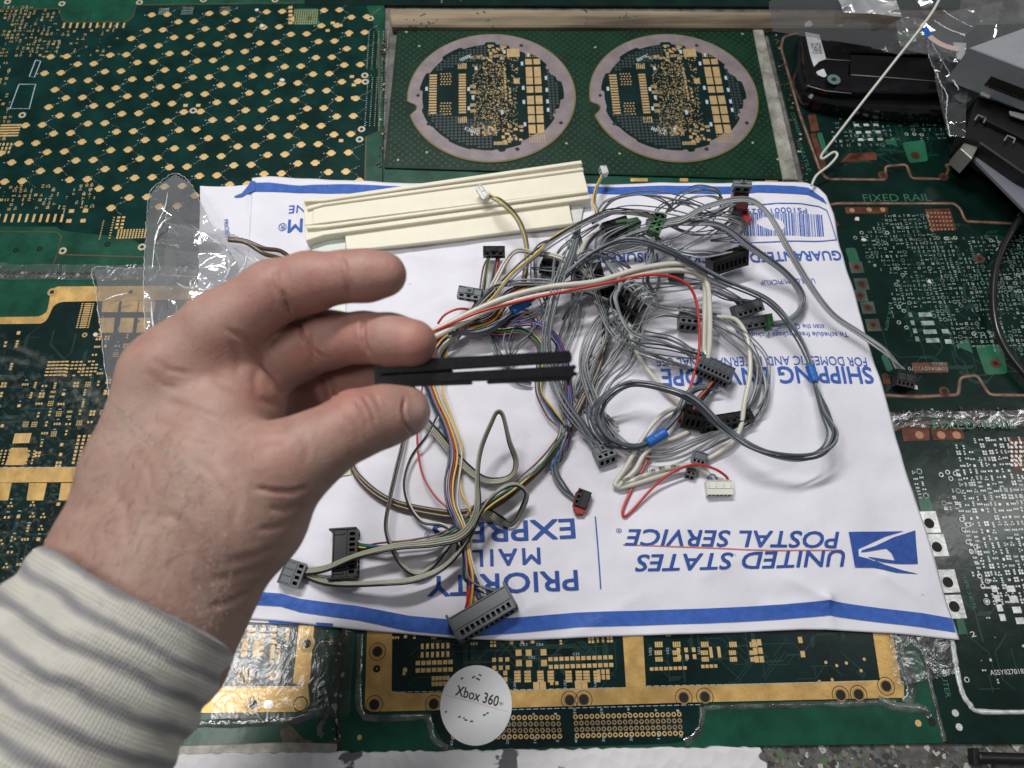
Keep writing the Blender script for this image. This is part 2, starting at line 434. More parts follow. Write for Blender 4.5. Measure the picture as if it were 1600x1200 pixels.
padgrid(g, (4, 196), (26, 212), 7, 5, 2.3, 1.3, .0002, 0); padgrid(g, (0, 226), (14, 238), 4, 3, 1.3, 2.3, .0002, 0)
padgrid(g, (250, 14), (262, 22), 7, 5, .7, .7, .0002, 2); padgrid(g, (286, 12), (300, 22), 8, 5, .7, .7, .0002, 2); padgrid(g, (345, 12), (358, 20), 7, 4, .7, .7, .0002, 2)
for p in [(545, 55), (550, 120), (553, 133), (552, 153), (533, 220), (290, 165), (310, 165), (520, 36), (532, 40), (500, 40), (512, 48)]: rect(g, P(*p).to_2d(), 3 * mmm, 2.6 * mmm, .0002, 0, t=.0001)
for a_, b_, c_, d_, in [((56, 94), (64, 96), (54, 121), (46, 120)), ((30, 132), (56, 132), (46, 170), (16, 170))]:
    pl = pxo([a_, b_, c_, d_, a_]); g.strip(pl, .0006, .00022, 1)
g.build('small_pad', [M_['gold_pad'], M_['silk'], M_['tin_dull']], A, kind='stuff')
plate(A, 'chip_land', [(460, 14), (497, 14), (498, 39), (460, 39)], M_['mask_light'], .00028)
g = G()
traces(g, [(-60, 10), (590, 10), (565, 380), (-60, 350)], 260, 5); g.build('copper_trace', M_['trace'], A, kind='stuff')
TIN = material('tinned', (.52, .48, .34), .4, .2)
for p in [(12, 3), (97, 6), (218, 4), (318, 0), (302, 173), (35, 180), (565, 202), (562, 218), (570, 118), (571, 128), (98, 392), (222, 386), (430, 0), (579, 29)]: g = G(); via(g, *p, r=2.6); g.build('mounting_hole', [TIN, M_['hole']], A)
for p in [(168, 382), (25, 391), (62, 389)]: g = G(); via(g, *p, r=1.8); g.build('mounting_hole', [M_['mask_dark'], M_['hole']], A)

# --- gold framed board, lower left
B = board('circuit_board', [(-150, 432), (548, 436), (524, 1172), (-220, 1180)], M_['mask_rail'],
          'gold framed dark green circuit board lying under the hand and the striped sleeve')
plate(B, 'circuit_area', [(-160, 506), (70, 503), (86, 470), (240, 462), (560, 460), (488, 1076), (-200, 1076)], M_['mask_dark'], r=.003)
plate(B, 'gold_border', [(-150, 498), (62, 495), (74, 488), (80, 456), (88, 448), (400, 446), (400, 466), (95, 472), (84, 478), (74, 500), (66, 506), (-150, 508)], M_['gold'], .0003, r=.002)
plate(B, 'gold_border', [(-180, 732), (470, 727), (470, 750), (-180, 756)], M_['gold'], .0003, r=.0003)
plate(B, 'gold_border', [(-200, 1076), (466, 1072), (481, 1062), (484, 1100), (476, 1112), (-200, 1119)], M_['gold'], .0004, r=.001)
plate(B, 'gold_border', [(471, 940), (494, 940), (484, 1068), (458, 1068)], M_['gold'], .0003, r=.0003)
for x in (-60, 5, 60, 110, 160):
    plate(B, 'gold_tab', [(x - 14, 755), (x + 14, 755), (x + 14 - 3, 768), (x + 8, 782), (x - 18, 782)], M_['gold'], .0003, r=.0003)
for x in (165, 195, 222): 
    plate(B, 'gold_tab', [(x - 4, 470), (x + 22, 470), (x + 19, 488), (x - 6, 488)], M_['gold'], .0003, r=.0003)
    plate(B, 'gold_tab', [(x - 6, 497), (x + 15, 497), (x + 12, 520), (x - 9, 520)], M_['gold'], .0003, r=.0003)
g = G()
field(g, [(-60, 600), (170, 598), (150, 725), (-60, 728)], .0062, .78, 21, 0, ('quad', 'row', 'pair', 'soic', 'grid', 'one', 'pair'), .0003, 1.25, .0001, silk=1, avoid=[[(115, 675), (165, 675), (150, 730), (105, 730)], [(10, 670), (60, 670), (50, 725), (5, 725)]])
field(g, [(-60, 505), (45, 510), (40, 590), (-60, 590)], .0075, .45, 22, 0, ('row', 'one', 'pair'), .0003, 1.5, .0001)
field(g, [(70, 590), (170, 560), (170, 600), (70, 610)], .0068, .2, 24, 0, ('pair', 'dot'), .0003, 1., .0001)
field(g, [(145, 500), (270, 500), (270, 700), (150, 600)], .0060, .6, 25, 0, ('row', 'one', 'pair', 'grid', 'quad'), .0003, 1.2, .0001, silk=1)
field(g, [(-60, 790), (120, 785), (110, 900), (-60, 900)], .0066, .62, 23, 0, ('row', 'one', 'pair', 'trio'), .0003, 1.3, .0001, silk=1)
padgrid(g, (124, 682), (156, 722), 6, 8, 1.55, 1.4, .0003, 0, .0001)
padgrid(g, (78, 566), (100, 586), 5, 5, 2.1, .9, .0003, 0, .0001); padgrid(g, (108, 566), (148, 586), 8, 5, 1.6, .9, .0003, 0, .0001, skip=.2)
padgrid(g, (138, 475), (130, 512), 1, 14, 4.2, .7, .0003, 0); padgrid(g, (129, 475), (121, 512), 1, 14, 1.0, .7, .0003, 0); padgrid(g, (146, 475), (138, 512), 1, 14, 1.0, .7, .0003, 0)
padgrid(g, (25, 680), (45, 690), 7, 1, 1.3, 6, .0003, 0)
plate(B, 'heat_pad', [(18, 700), (44, 700), (44, 708), (48, 712), (44, 716), (38, 727), (8, 727), (14, 714)], M_['gold'], .0004, r=.0003)
padgrid(g, (-10, 705), (18, 724), 6, 5, 1, 1, .0003, 0)
padgrid(g, (46, 705), (50, 724), 2, 5, 1, 1, .0003, 0)
# the part that shows below the envelope
padgrid(g, (384, 1000), (381, 1024), 1, 7, 3.0, 1.2, .0003, 0, .0001); padgrid(g, (402, 1000), (399, 1024), 1, 7, 3.0, 1.2, .0003, 0, .0001)
for x in (392, 410, 428, 450): padgrid(g, (x, 984), (x - 1, 998 + (x % 3) * 12), 2, 3 + x % 3, 1.9, 1.8, .0003, 0, .0001) if x != 392 else padgrid(g, (x - 2, 984), (x + 4, 992), 2, 2, 1.9, 1.8, .0003, 0, .0001)
padgrid(g, (427, 1010), (434, 1034), 2, 4, 1.8, 1.8, .0003, 0, .0001)
padgrid(g, (375, 1045), (390, 1066), 4, 5, 1.1, 1.3, .0003, 0, .0001)
field(g, [(330, 985), (378, 985), (372, 1060), (330, 1060)], .0066, .55, 26, 0, ('one', 'pair', 'quad'), .0003, 1.2, .0001)
g.build('small_pad', [M_['gold_pad'], M_['silk']], B, kind='stuff')
g = G(); traces(g, [(-60, 510), (300, 500), (200, 1000), (-60, 1000)], 160, 6, z=.00016); traces(g, [(330, 980), (470, 980), (460, 1060), (330, 1060)], 30, 7, z=.00016)
g.build('copper_trace', M_['trace'], B, kind='stuff')
g = G()
for x in range(-60, 470, 13): g.strip(pxo([(x, 730.5), (x + 8, 730.4)]), .0004, .00045, 0)
for x in range(200, 470, 13): g.strip(pxo([(x, 1074), (x + 9, 1073.8)]), .0004, .00045, 0)
g.build('printed_dash', M_['silk'], B)
GR = material('gold_ring', (.50, .34, .13), .4, .4)
for p, r in [((82, 457), 2.8), ((205, 457), 2.8), ((480, 1006), 4.2), ((396, 1101), 4.2), ((133, 524), 1.6), ((428, 1055), 2.4)]: g = G(); via(g, *p, r=r, z=.0005); g.build('mounting_hole', [GR, M_['hole']], B)
g = G(); g.ring(P(470, 1100).to_2d(), .003, .0036, .0005, 20, 0); g.build('hole_ring', M_['hole'], B)
g = G(); pts = rounded(pxo([(413, 1094), (428, 1094), (427, 1107), (412, 1107)]), .0025, 4); g.prism(pts, .0003, .0005)
g.build('slot_hole', material('slot_shine', (.75, .74, .70), .2, .3), B)
plate(B, 'rail_plate', [(-150, 372), (90, 374), (78, 420), (-150, 424)], M_['mask_light'], .0003) if False else None

# --- board under the envelope, bottom centre
D = board('circuit_board', [(601, 262), (1238, 275), (1476, 1162), (524, 1176)], M_['mask_rail'],
          'gold framed dark green circuit board below the white envelope, round white sticker on it')
plate(D, 'circuit_area', [(582, 980), (1380, 980), (1402, 1092), (590, 1110)], M_['mask_dark'], r=.003)
plate(D, 'connector_tongue', [(673, 1100), (1092, 1088), (1092, 1138), (1076, 1156), (1050, 1162), (730, 1172), (700, 1166), (678, 1140)], M_['mask_dark'], .0001, r=.004)
plate(D, 'gold_border', [(574, 975), (613, 975), (612, 1080), (640, 1083), (1400, 1062), (1412, 1070), (1412, 1090), (1060, 1098), (660, 1110), (580, 1112), (570, 1106)], M_['gold'], .0003, r=.0008)
plate(D, 'gold_border', [(972, 980), (1004, 980), (1009, 1073), (978, 1074)], M_['gold'], .00036, r=.0004)
plate(D, 'gold_border', [(1362, 980), (1392, 980), (1410, 1078), (1377, 1078)], M_['gold'], .00036, r=.0004)
plate(D, 'gold_border', [(900, 276), (1190, 280), (1190, 292), (900, 288)], M_['gold'], .0003, r=.0003) if False else None
for x0, x1 in ((985, 1012), (1062, 1075), (1195, 1215)): plate(D, 'gold_tab', [(x0, 279), (x1, 279), (x1, 284), (x0, 284)], M_['gold'], .0003, r=.0002)
g = G(); K = ('quad', 'row', 'pair', 'soic', 'one', 'quad')
field(g, [(618, 985), (968, 985), (972, 1000), (700, 1008), (618, 1008)], .0050, .8, 31, 0, K, .0003, 1.15, .0001, silk=1)
padgrid(g, (653, 1036), (704, 1046), 7, 2, 2.2, 2.0, .0003, 0, .0001)
padgrid(g, (677, 1060), (700, 1068), 5, 2, 1.6, 2.0, .0003, 0, .0001)
padgrid(g, (860, 1030), (955, 1039), 12, 2, 2.1, 1.9, .0003, 0, .0001); padgrid(g, (772, 1031), (793, 1043), 3, 2, 2, 2, .0003, 0, .0001)
padgrid(g, (826, 1020), (850, 1036), 2, 2, 3, 3, .0003, 0, .0001); padgrid(g, (810, 1020), (811, 1036), 1, 2, 3, 3, .0003, 0, .0001)
padgrid(g, (660, 1010), (700, 1022), 6, 2, 1.4, 2.6, .0003, 0, .0001)
for x in (812, 848, 892, 920): padgrid(g, (x - 4, 1050), (x - 3, 1064), 1, 4, 3.2, 1.2, .0003, 0, .0001); padgrid(g, (x + 12, 1050), (x + 13, 1064), 1, 4, 3.2, 1.2, .0003, 0, .0001)
padgrid(g, (775, 1052), (790, 1072), 2, 3, 2, 2.2, .0003, 0, .0001); padgrid(g, (935, 1050), (950, 1058), 3, 2, 1.7, 2.2, .0003, 0, .0001)
padgrid(g, (838, 1073), (848, 1070), 2, 1, 3, 3.6, .0003, 0, .0001); padgrid(g, (903, 1070), (913, 1069), 2, 1, 3, 3.6, .0003, 0, .0001); padgrid(g, (862, 1068), (870, 1067), 2, 1, 1.6, 1.6, .0003, 0, .0001)
for x in (1024, 1052, 1096, 1140, 1172): padgrid(g, (x, 1004), (x + 10, 1010), 4, 1, .8, 2.6, .0003, 0, .0001); padgrid(g, (x, 1020), (x + 10, 1030), 4, 2, .8, 2.2, .0003, 0, .0001)
padgrid(g, (1018, 1045), (1070, 1044), 8, 1, 1.8, 1.6, .0003, 0, .0001); padgrid(g, (1098, 1041), (1118, 1041), 4, 1, 1.7, 1.6, .0003, 0, .0001)
padgrid(g, (1060, 1016), (1085, 1026), 3, 2, 1.8, 2.2, .0003, 0, .0001); padgrid(g, (1110, 1014), (1124, 1024), 2, 3, 1.6, 2.0, .0003, 0, .0001)
padgrid(g, (1178, 1004), (1190, 1030), 2, 3, 2.2, 3, .0003, 0, .0001); padgrid(g, (1248, 1000), (1256, 1022), 3, 2, .9, 3, .0003, 0, .0001)
field(g, [(1010, 985), (1200, 985), (1215, 1000), (1010, 1000)], .0056, .7, 33, 0, K, .0003, 1.1, .0001, silk=1)
field(g, [(612, 1044), (660, 1040), (670, 1075), (612, 1076)], .007, .2, 34, 0, ('dot', 'one'), .0003, 1, .0001)
for x, y in [(1255, 1020), (1290, 1035), (1307, 1040), (1322, 1036), (1345, 1048), (1300, 1062), (1280, 1065), (1350, 1030)]: g.disc(P(x, y).to_2d(), .0008, .0003, 10, 0)
g.build('small_pad', [M_['gold_pad'], M_['silk']], D, kind='stuff')
g = G()
traces(g, [(615, 985), (968, 985), (975, 1070), (618, 1078)], 70, 8, z=.00016); traces(g, [(1010, 985), (1370, 985), (1380, 1060), (1010, 1070)], 60, 9, z=.00016)
g.build('copper_trace', M_['trace'], D, kind='stuff')
g = G()
for x0, y0, x1, y1, n in ((706, 1122, 872, 1121, 20), (899, 1120, 1061, 1116, 20)):
    for r_ in range(4):
        for i in range(n):
            x = x0 + (x1 - x0) * i / (n - 1) + r_ * .9; y = y0 + (y1 - y0) * i / (n - 1) + (0, 10, 20, 29.5)[r_]
            if (x - 744) ** 2 / 48 ** 2 + (y - 1101) ** 2 / 55 ** 2 < 1: continue
            g.ring(P(x, y).to_2d(), .0006, .00115, .00035, 10, 0 if r_ in (0, 3) else 2); g.disc(P(x, y).to_2d(), .0006, .00033, 8, 1)
g.build('pin_hole', [M_['gold_pad'], M_['hole'], M_['gold_dull']], D, kind='stuff')
GD = material('gold_dark', (.34, .22, .08), .45, .3)
for p in [(590, 1018), (585, 1101), (678, 1100), (890, 1094), (912, 1093), (1068, 1090), (1101, 1089), (1313, 1086), (1341, 1085), (1384, 1072)]:
    g = G(); c = P(*p).to_2d(); g.disc(c, .0024, .0005, 20, 1); g.ring(c, .0024, .0030, .00052, 20, 0); g.ring(c, .0040, .0043, .0005, 24, 1); g.build('mounting_hole', [GD, M_['hole']], D)
g = G(); g.ring(P(589, 1045).to_2d(), .0005, .0018, .0005, 18, 1); g.build('slot_hole', [GD, M_['hole']], D)
for p, r, k in [((562, 1152), .0012, 0), ((633, 1047), .0012, 0), ((1434, 1130), .0016, 0), ((1456, 1128), .0018, 1)]:
    g = G(); g.disc(P(*p).to_2d(), r, .00045, 14, k); g.build('via_hole', [M_['gold_pad'], M_['hole']], D)
g = G()
for x in range(615, 965, 11): g.strip(pxo([(x, 1081.5 - (x - 615) * .02), (x + 8, 1081.4 - (x - 615) * .02)]), .0003, .0005, 0)
for x in range(1010, 1370, 11): g.strip(pxo([(x, 1072 - (x - 1010) * .02), (x + 8, 1071.8 - (x - 1010) * .02)]), .0003, .0005, 0)
for x in range(690, 1090, 11): g.strip(pxo([(x, 1112 - (x - 680) * .027), (x + 8, 1111.8 - (x - 680) * .027)]), .0003, .0005, 0)
for b_, p0, p1, h in [('CR3', (812, 1009), (824, 1009), 4), ('CR4', (838, 1009), (849, 1009), 4), ('CR5', (826, 1029), (836, 1029), 4), ('C33', (895, 1024), (905, 1024), 4), ('U55', (885, 1075), (885, 1062), 4), ('U66', (806, 1077), (806, 1064), 4), ('U64', (932, 1073), (932, 1060), 4), ('U25', (1018, 1024), (1018, 1012), 4), ('U22', (1045, 1022), (1045, 1012), 4), ('C97', (1075, 1033), (1075, 1022), 4), ('U11', (1094, 1022), (1094, 1012), 4),
                      ('40', (708, 1166), (708, 1157), 4.5), ('20', (795, 1163), (795, 1154), 4), ('10', (838, 1161), (838, 1152), 4), ('2', (873, 1160), (873, 1156), 4), ('40', (902, 1161), (902, 1152), 4), ('30', (945, 1159), (945, 1150), 4), ('20', (988, 1158), (988, 1149), 4), ('10', (1031, 1155), (1031, 1146), 4), ('2', (1066, 1153), (1066, 1149), 4),
                      ('39', (900, 1116), (900, 1107), 4), ('29', (942, 1116), (942, 1107), 4), ('19', (984, 1114), (984, 1106), 4), ('9', (1027, 1112), (1027, 1108), 4), ('1', (1061, 1112), (1061, 1109), 4), ('9', (836, 1118), (836, 1114), 4), ('1', (870, 1117), (870, 1114), 4)]:
    text_add(g, b_, p0, p1, h, .00055, 0)
g.build('printed_marking', M_['silk'], D)
# routed channels filled with clear resin
def channel(e, px, w, mat, z=.0006, name='resin_bead', rnd=.003):
    pts = [P(x, y, 0).to_2d() for x, y in px]
    pp = catmull([Vector((p.x, p.y, 0)) for p in pts], 6)
    g = G(); rng = random.Random(len(px) + int(px[0][0])); vs = []; N = len(pp)
    for i, p in enumerate(pp):
        d = (pp[min(i + 1, N - 1)] - pp[max(i - 1, 0)]).normalized(); nn = Vector((-d.y, d.x, 0)); ww = w * rng.uniform(.75, 1.2)
        for k, (a, h) in enumerate(((-.5, 0), (-.35, .7), (0, 1), (.35, .7), (.5, 0))):
            vs.append(p + nn * ww * a + Vector((0, 0, z * h * rng.uniform(.7, 1.1) + .00005)))
    g.add(vs, [(i * 5 + k, i * 5 + k + 1, (i + 1) * 5 + k + 1, (i + 1) * 5 + k) for i in range(N - 1) for k in range(4)], 0, True)
    return g.build(name, mat, e)
channel(D, [(562, 990), (561, 1050), (560, 1095), (566, 1115), (580, 1122), (640, 1121), (664, 1120), (672, 1130), (678, 1155), (700, 1170)], .0030, M_['resin'])
channel(D, [(1098, 1105), (1096, 1130), (1086, 1150), (1070, 1160)], .0034, M_['resin'])
channel(D, [(1100, 1106), (1200, 1103), (1300, 1100), (1400, 1097)], .0026, M_['resin'])
channel(D, [(1372, 1092), (1400, 1104), (1440, 1108), (1452, 1120)], .0045, M_['resin'], .0012)
channel(D, [(1404, 1000), (1412, 1045), (1424, 1075), (1418, 1100)], .0060, M_['resin'], .0012)
channel(B, [(180, 1133), (300, 1131), (420, 1128), (470, 1122), (490, 1108), (494, 1060), (496, 1010), (535, 1000), (540, 975)], .0040, M_['resin'], .001)
channel(B, [(505, 1075), (512, 1110), (498, 1140), (505, 1150)], .0030, M_['resin'], .0012)
g = G(); g.prism(rounded(pxo([(437, 1140), (452, 1130), (470, 1150), (500, 1165), (527, 1155), (526, 1178), (445, 1172)]), .002), 0, .0006)
g.build('dirt_patch', material('dirt', (.09, .085, .055), .8, var=.5, vscale=200, bump=.6), B)

# --- panel with two round boards, top centre
Cc = board('circuit_board', [(622, 38), (1178, 43), (1238, 283), (600, 264)], M_['mask_olive'],
           'dark green panel holding two round circuit boards with lilac rims', th=.0016, top=.0013)
g = G(); pl = pxo([(626, 42), (1174, 47), (1232, 279), (604, 260)]); us = [p.dot(BX) for p in pl]; vs_ = [p.dot(BY) for p in pl]
circ = [(P(768, 150, .0013).to_2d()), (P(1052, 150, .0013).to_2d())]; RC = .0600
u = min(us); row = 0
while u < max(us):
    v = min(vs_)
    while v < max(vs_):
        c = BX * u + BY * (v + (.0027 if row % 2 else 0))
        if inside(c, pl) and all((c - q).length > RC + .0015 for q in circ): rect(g, c, .0021, .0021, .00136, 0, ang=pi / 4)
        v += .0054
    u += .0027; row += 1
g.build('copper_balance_mark', material('olive_diamond', (.007, .040, .021), .4, spec=.3), Cc, kind='stuff')
for ci, q in enumerate(circ):
    g = G(); n = 200; out = []; inn = []
    for k in range(n):
        a = 2 * pi * k / n; rr = RC
        da = (a - radians(190) + pi) % (2 * pi) - pi
        if abs(da) < .085: rr = RC * (1 - .10 * math.sqrt(max(0, 1 - (da / .085) ** 2)))
        out.append(q + (BX * cos(a) + BY * sin(a)) * rr)
        ri = RC * (.84 + .02 * math.copysign(1, sin(a * 9 + 1)) * (1 if (-.2 < sin(a) < 1) or cos(a) > 0 else .4)) + (-.0045 if .35 < a < 1.5 or 4.9 < a < 6 else 0) * .5
        inn.append(q + (BX * cos(a) + BY * sin(a)) * ri)
    lab = ['round circuit board on the left with a notch in its lilac rim', 'round circuit board on the right with a bluish lilac rim'][ci]
    g.prism(out, .00125, .0020); rb = g.build('round_board', material('board_edge', (.16, .13, .03), .5), Cc, label=lab)
    rb_w = WL[rb]
    g = G(); g.prism(inn, .0019, .00215); g.build('circuit_area', M_['mask_dark'], rb)
    g = G(); z = .0022
    m2 = n; g.add([(p.x, p.y, .0022) for p in out] + [(p.x, p.y, .0022) for p in inn], [(k, (k + 1) % n, n + (k + 1) % n, n + k) for k in range(n)], 0)
    # shrink the metal slightly so the laminate edge shows
    g.v = [((x - q.x) * (.985 if i < n else 1) + q.x, (y - q.y) * (.985 if i < n else 1) + q.y, zz) for i, (x, y, zz) in enumerate(g.v)]
    g.build('metal_rim', M_['lilac'], rb)
    def L(u, v): return q + BX * u * RC + BY * v * RC
    Z = .0023
    gp = G()
    if 'gold_dimmed' not in M_: mm('gold_dimmed', (.46, .32, .15), .45, .25, var=.12, vscale=300)  # gold with the light's falloff toward the back put into its colour
    for (y0, y1) in ((.47, .56), (.27, .43), (.15, .26), (.02, .12), (-.16, -.03), (-.31, -.19), (-.44, -.33), (-.60, -.47)):
        for (x0, x1) in ((.42, .50), (.52, .60)):
            gg = G(); gg.prism([L(x0, y0), L(x1, y0), L(x1, y1), L(x0, y1)], Z - .0001, Z + .0001)
            gg.build('gold_land', M_['gold_dimmed'], rb)
    gg = G(); gg.prism([L(.20, .60), L(.355, .60), L(.355, .735), L(.20, .735)], Z - .0001, Z + .0001); gg.build('gold_land', M_['gold_dimmed'], rb)
    gg = G(); gg.prism([L(.27, .17), L(.34, .17), L(.34, .25), L(.27, .25)], Z - .0001, Z + .0001); gg.build('gold_land', M_['gold_dimmed'], rb)
    for i in range(15): rect(gp, L(-.695, .33 - i * .042), .09 * RC, .026 * RC, Z, 0)
    for i in range(16):
        for j in range(4): rect(gp, L(-.60 + j * .035 + (i % 2) * .01, .35 - i * .042), .018 * RC, .018 * RC, Z, 0) if abs(i - 7.5) > 2.5 else None
    for i in range(15): rect(gp, L(-.345, .33 - i * .042), .085 * RC, .028 * RC, Z, 0)
    for i in range(5):
        rect(gp, L(-.39 + i * .022, .47), .014 * RC, .09 * RC, Z, 0); rect(gp, L(-.39 + i * .022, -.37), .014 * RC, .09 * RC, Z, 0)
    def lf(x0, y0, x1, y1, n_, s0, s1, seed, mi=0):
        r2 = random.Random(seed)
        for _ in range(n_):
            w_, h_ = r2.uniform(s0, s1), r2.uniform(s0, s1)
            rect(gp, L(r2.uniform(x0, x1), r2.uniform(y0, y1)), w_ * RC, h_ * RC, Z, mi if mi else r2.choice((0, 2, 2)))
    lf(-.22, -.45, .18, .50, 560, .007, .016, 1); lf(-.05, -.55, .30, .10, 230, .007, .016, 2); lf(-.1, .1, .35, .62, 90, .009, .024, 3)
    lf(.12, -.72, .35, -.45, 26, .02, .045, 4); lf(-.02, .55, .18, .80, 26, .02, .05, 5); lf(-.25, -.62, .05, -.45, 90, .012, .03, 6)
    lf(-.26, .58, -.02, .64, 22, .02, .035, 7)
    for y in (.14, .05, -.15, -.24): rect(gp, L(-.22, y), .07 * RC, .05 * RC, Z, 2)
    for i in range(9): rect(gp, L(.165, .42 - i * .04), .022 * RC, .026 * RC, Z, 0)
    for i in range(8): rect(gp, L(.22 if i % 2 else .17, .12 - i * .03), .024 * RC, .03 * RC, Z, 0)
    for i in range(7):
        for j in range(4): rect(gp, L(.43 + i * .028, -.63 - j * .03), .014 * RC, .018 * RC, Z, 0); rect(gp, L(.43 + i * .028, .60 + j * .028), .012 * RC, .014 * RC, Z, 0) if i + j < 8 else None
    for i in range(10): rect(gp, L(.02 + i * .016, -.73), .011 * RC, .05 * RC, Z, 0)
    for i in range(7): rect(gp, L(-.37 + i * .022, .57 + i * .012), .014 * RC, .05 * RC, Z, 1, ang=.3)
    for i in range(7): rect(gp, L(-.31 + i * .022, -.50 - i * .012), .014 * RC, .05 * RC, Z, 1, ang=-.3)
    for (x, y) in [(-.77, .12), (-.27, .10), (-.22, -.03), (-.27, -.20), (-.18, .43), (.12, -.27), (.38, .49), (.38, .1), (.38, -.12), (.38, -.46), (.66, .25), (.66, .06), (.66, -.12), (.66, -.25), (-.16, -.52), (-.05, -.53), (.17, .69), (.46, .63)]:
        rect(gp, L(x, y), .030 * RC, .06 * RC, Z, 1)
    for i in range(46):
        for j in range(46):
            x, y = -1 + i / 22.5, -1 + j / 22.5; r_ = math.hypot(x, y)
            z1 = (y < -.42 - .25 * x and x < -.02 and r_ < .80) or (y > .52 + .35 * (x + .3) and x < -.05 and r_ < .80) or (x > .66 and abs(y) < .55 and r_ < .80)
            if z1: rect(gp, L(x, y), .030 * RC, .030 * RC, Z, 3)
    gp.build('small_pad', [M_['gold_dimmed'], M_['silk'], M_['gold_dull'], M_['hatch']], rb, kind='stuff')
    g = G()
    for (x, y, r_) in [(-.87, .02, .0013), (-.74, -.42, .0014), (.38, .79, .0014), (.28, -.82, .0015), (.80, -.45, .0014), (-.50, .22, .0011)]: g.disc(L(x, y), r_, .0023, 14, 0)
    g.build('drill_hole', M_['hole'], rb)
g = G()
for p in [(635, 50), (655, 72), (1160, 53), (930, 74), (667, 238), (885, 224), (968, 240), (1176, 223), (622, 250), (1215, 249)]: g.disc(P(*p, .0013).to_2d(), .0009, .0014, 10, 0)
g.build('fiducial_dot', material('fid', (.30, .38, .16), .5), Cc)

# metal strip beside it, wooden batten behind it, board behind the batten
def tag(o, label, cat, group=None):
    o['label'] = label; o['category'] = cat
    if group: o['group'] = group
    return o
g = G(); g.prism(pxo([(1174, 44), (1190, 44), (1246, 284), (1222, 284)]), -.001, .0024, bevel=.0006)
tag(g.build('metal_strip', M_['alloy'], base=P(1208, 160)), 'narrow tarnished metal strip lying along the right edge of the two round boards', 'metal strip')
e = empty('wooden_batten', P(900, 30), 'long weathered wooden batten running along the back of the two round boards', 'batten')
g = G(); g.prism(pxo([(606, 14), (1500, 22), (1500, 44), (612, 42)], .004), -.001, .005, bevel=.0012); g.build('batten', M_['wood'], e)
g = G(); rng = random.Random(5)
for _ in range(26):
    x = rng.choice((650, 660, 672, 760, 905, 980, 985, 1090)) + rng.uniform(-18, 18); c = P(x, rng.uniform(14, 42), .005)
    M = Matrix.Translation(c) @ Matrix.Rotation(rng.uniform(0, 3), 4, 'Z'); g.box(M, rng.uniform(.001, .005), rng.uniform(.0005, .0015), .0008, bev=.0003)
g.build('glue_residue', M_['resin'], e)
e = board('circuit_board', [(470, -150), (1500, -150), (1500, 12), (476, 8)], M_['mask_deep'], 'very dark circuit board edge at the back, behind the wooden batten', top=.0006)
g = G(); field(g, [(480, -20), (1200, -20), (1200, 4), (480, 4)], .008, .3, 41, 0, ('pair', 'dot'), .0008, 1.2); g.build('small_pad', M_['gold_dull'], e, kind='stuff')

# --- right-hand pair of boards
E = board('circuit_board', [(1199, 46), (1900, 30), (1900, 640), (1347, 646)], M_['mask_deep'],
          'dark green circuit board with copper edged slots, under the glossy black casing')
def grv(e, px, w=.0015, closed=False):
    pts = rounded([P(*p).to_2d() for p in [px[0]] + px + [px[-1]]][1:-1], .002, 3) if False else None
    pp = [Vector((*P(*p).to_2d(), 0)) for p in px]; out = [pp[0]]
    for i in range(1, len(pp) - 1):
        a, b, c = pp[i - 1], pp[i], pp[i + 1]; rr = min(.0025, (a - b).length * .4, (c - b).length * .4)
        p_, q_ = b + (a - b).normalized() * rr, b + (c - b).normalized() * rr
        out += [p_ * (1 - t) ** 2 + b * 2 * t * (1 - t) + q_ * t * t for t in (0, .33, .66, 1)]
    out.append(pp[-1])
    g = G(); g.strip(out, w * 1.6, .00018, 1); g.strip(out, w * .75, .00024, 0); return g.build('slot_edge', [M_['groove'], M_['copper']], e)
grv(E, [(1250, 50), (1224, 58), (1220, 75), (1250, 180), (1281, 266), (1292, 280), (1384, 281), (1383, 260), (1416, 257), (1424, 279), (1476, 280), (1482, 264), (1477, 258), (1540, 252)])
grv(E, [(1285, 340), (1292, 322), (1305, 318), (1490, 318), (1500, 326), (1508, 346), (1640, 352)])
grv(E, [(1340, 616), (1436, 620), (1497, 617), (1500, 590), (1526, 586), (1546, 617), (1680, 619)])
SK = ('pair', 'row', 'quad', 'trio', 'soic', 'pair', 'dot', 'qfp', 'row')
g = G()
field(g, [(1385, 335), (1450, 335), (1460, 370), (1620, 365), (1640, 560), (1500, 540), (1480, 560), (1400, 520), (1390, 480), (1395, 430), (1350, 410), (1345, 370)], .0031, .92, 51, 0, SK, .0002, .66, .0001, avoid=[[(1395, 480), (1450, 480), (1500, 560), (1400, 560)]])
padgrid(g, (1423, 492), (1432, 530), 1, 4, 2.2, 3.2, .0003, 0, .0001); padgrid(g, (1440, 492), (1462, 532), 2, 4, 4, 3, .0003, 0, .0001); padgrid(g, (1478, 518), (1480, 534), 1, 2, 4, 3, .0003, 0, .0001)
field(g, [(1300, 165), (1500, 165), (1490, 215), (1300, 235)], .0040, .7, 52, 0, SK, .0002, .7, .0001)
padgrid(g, (1338, 196), (1375, 218), 3, 3, 3.6, 2.2, .0003, 1, .0001)
g.build('small_pad', [M_['tin_dull'], M_['silver']], E, kind='stuff')
g = G(); traces(g, [(1385, 335), (1620, 365), (1640, 560), (1400, 540)], 110, 15, z=.0001, L=(2, 7)); traces(g, [(1290, 170), (1500, 165), (1480, 250), (1300, 270)], 70, 16, z=.0001); traces(g, [(1330, 500), (1600, 500), (1600, 610), (1380, 600)], 30, 17, z=.0001)
g.build('copper_trace', M_['trace_light'], E, kind='stuff')
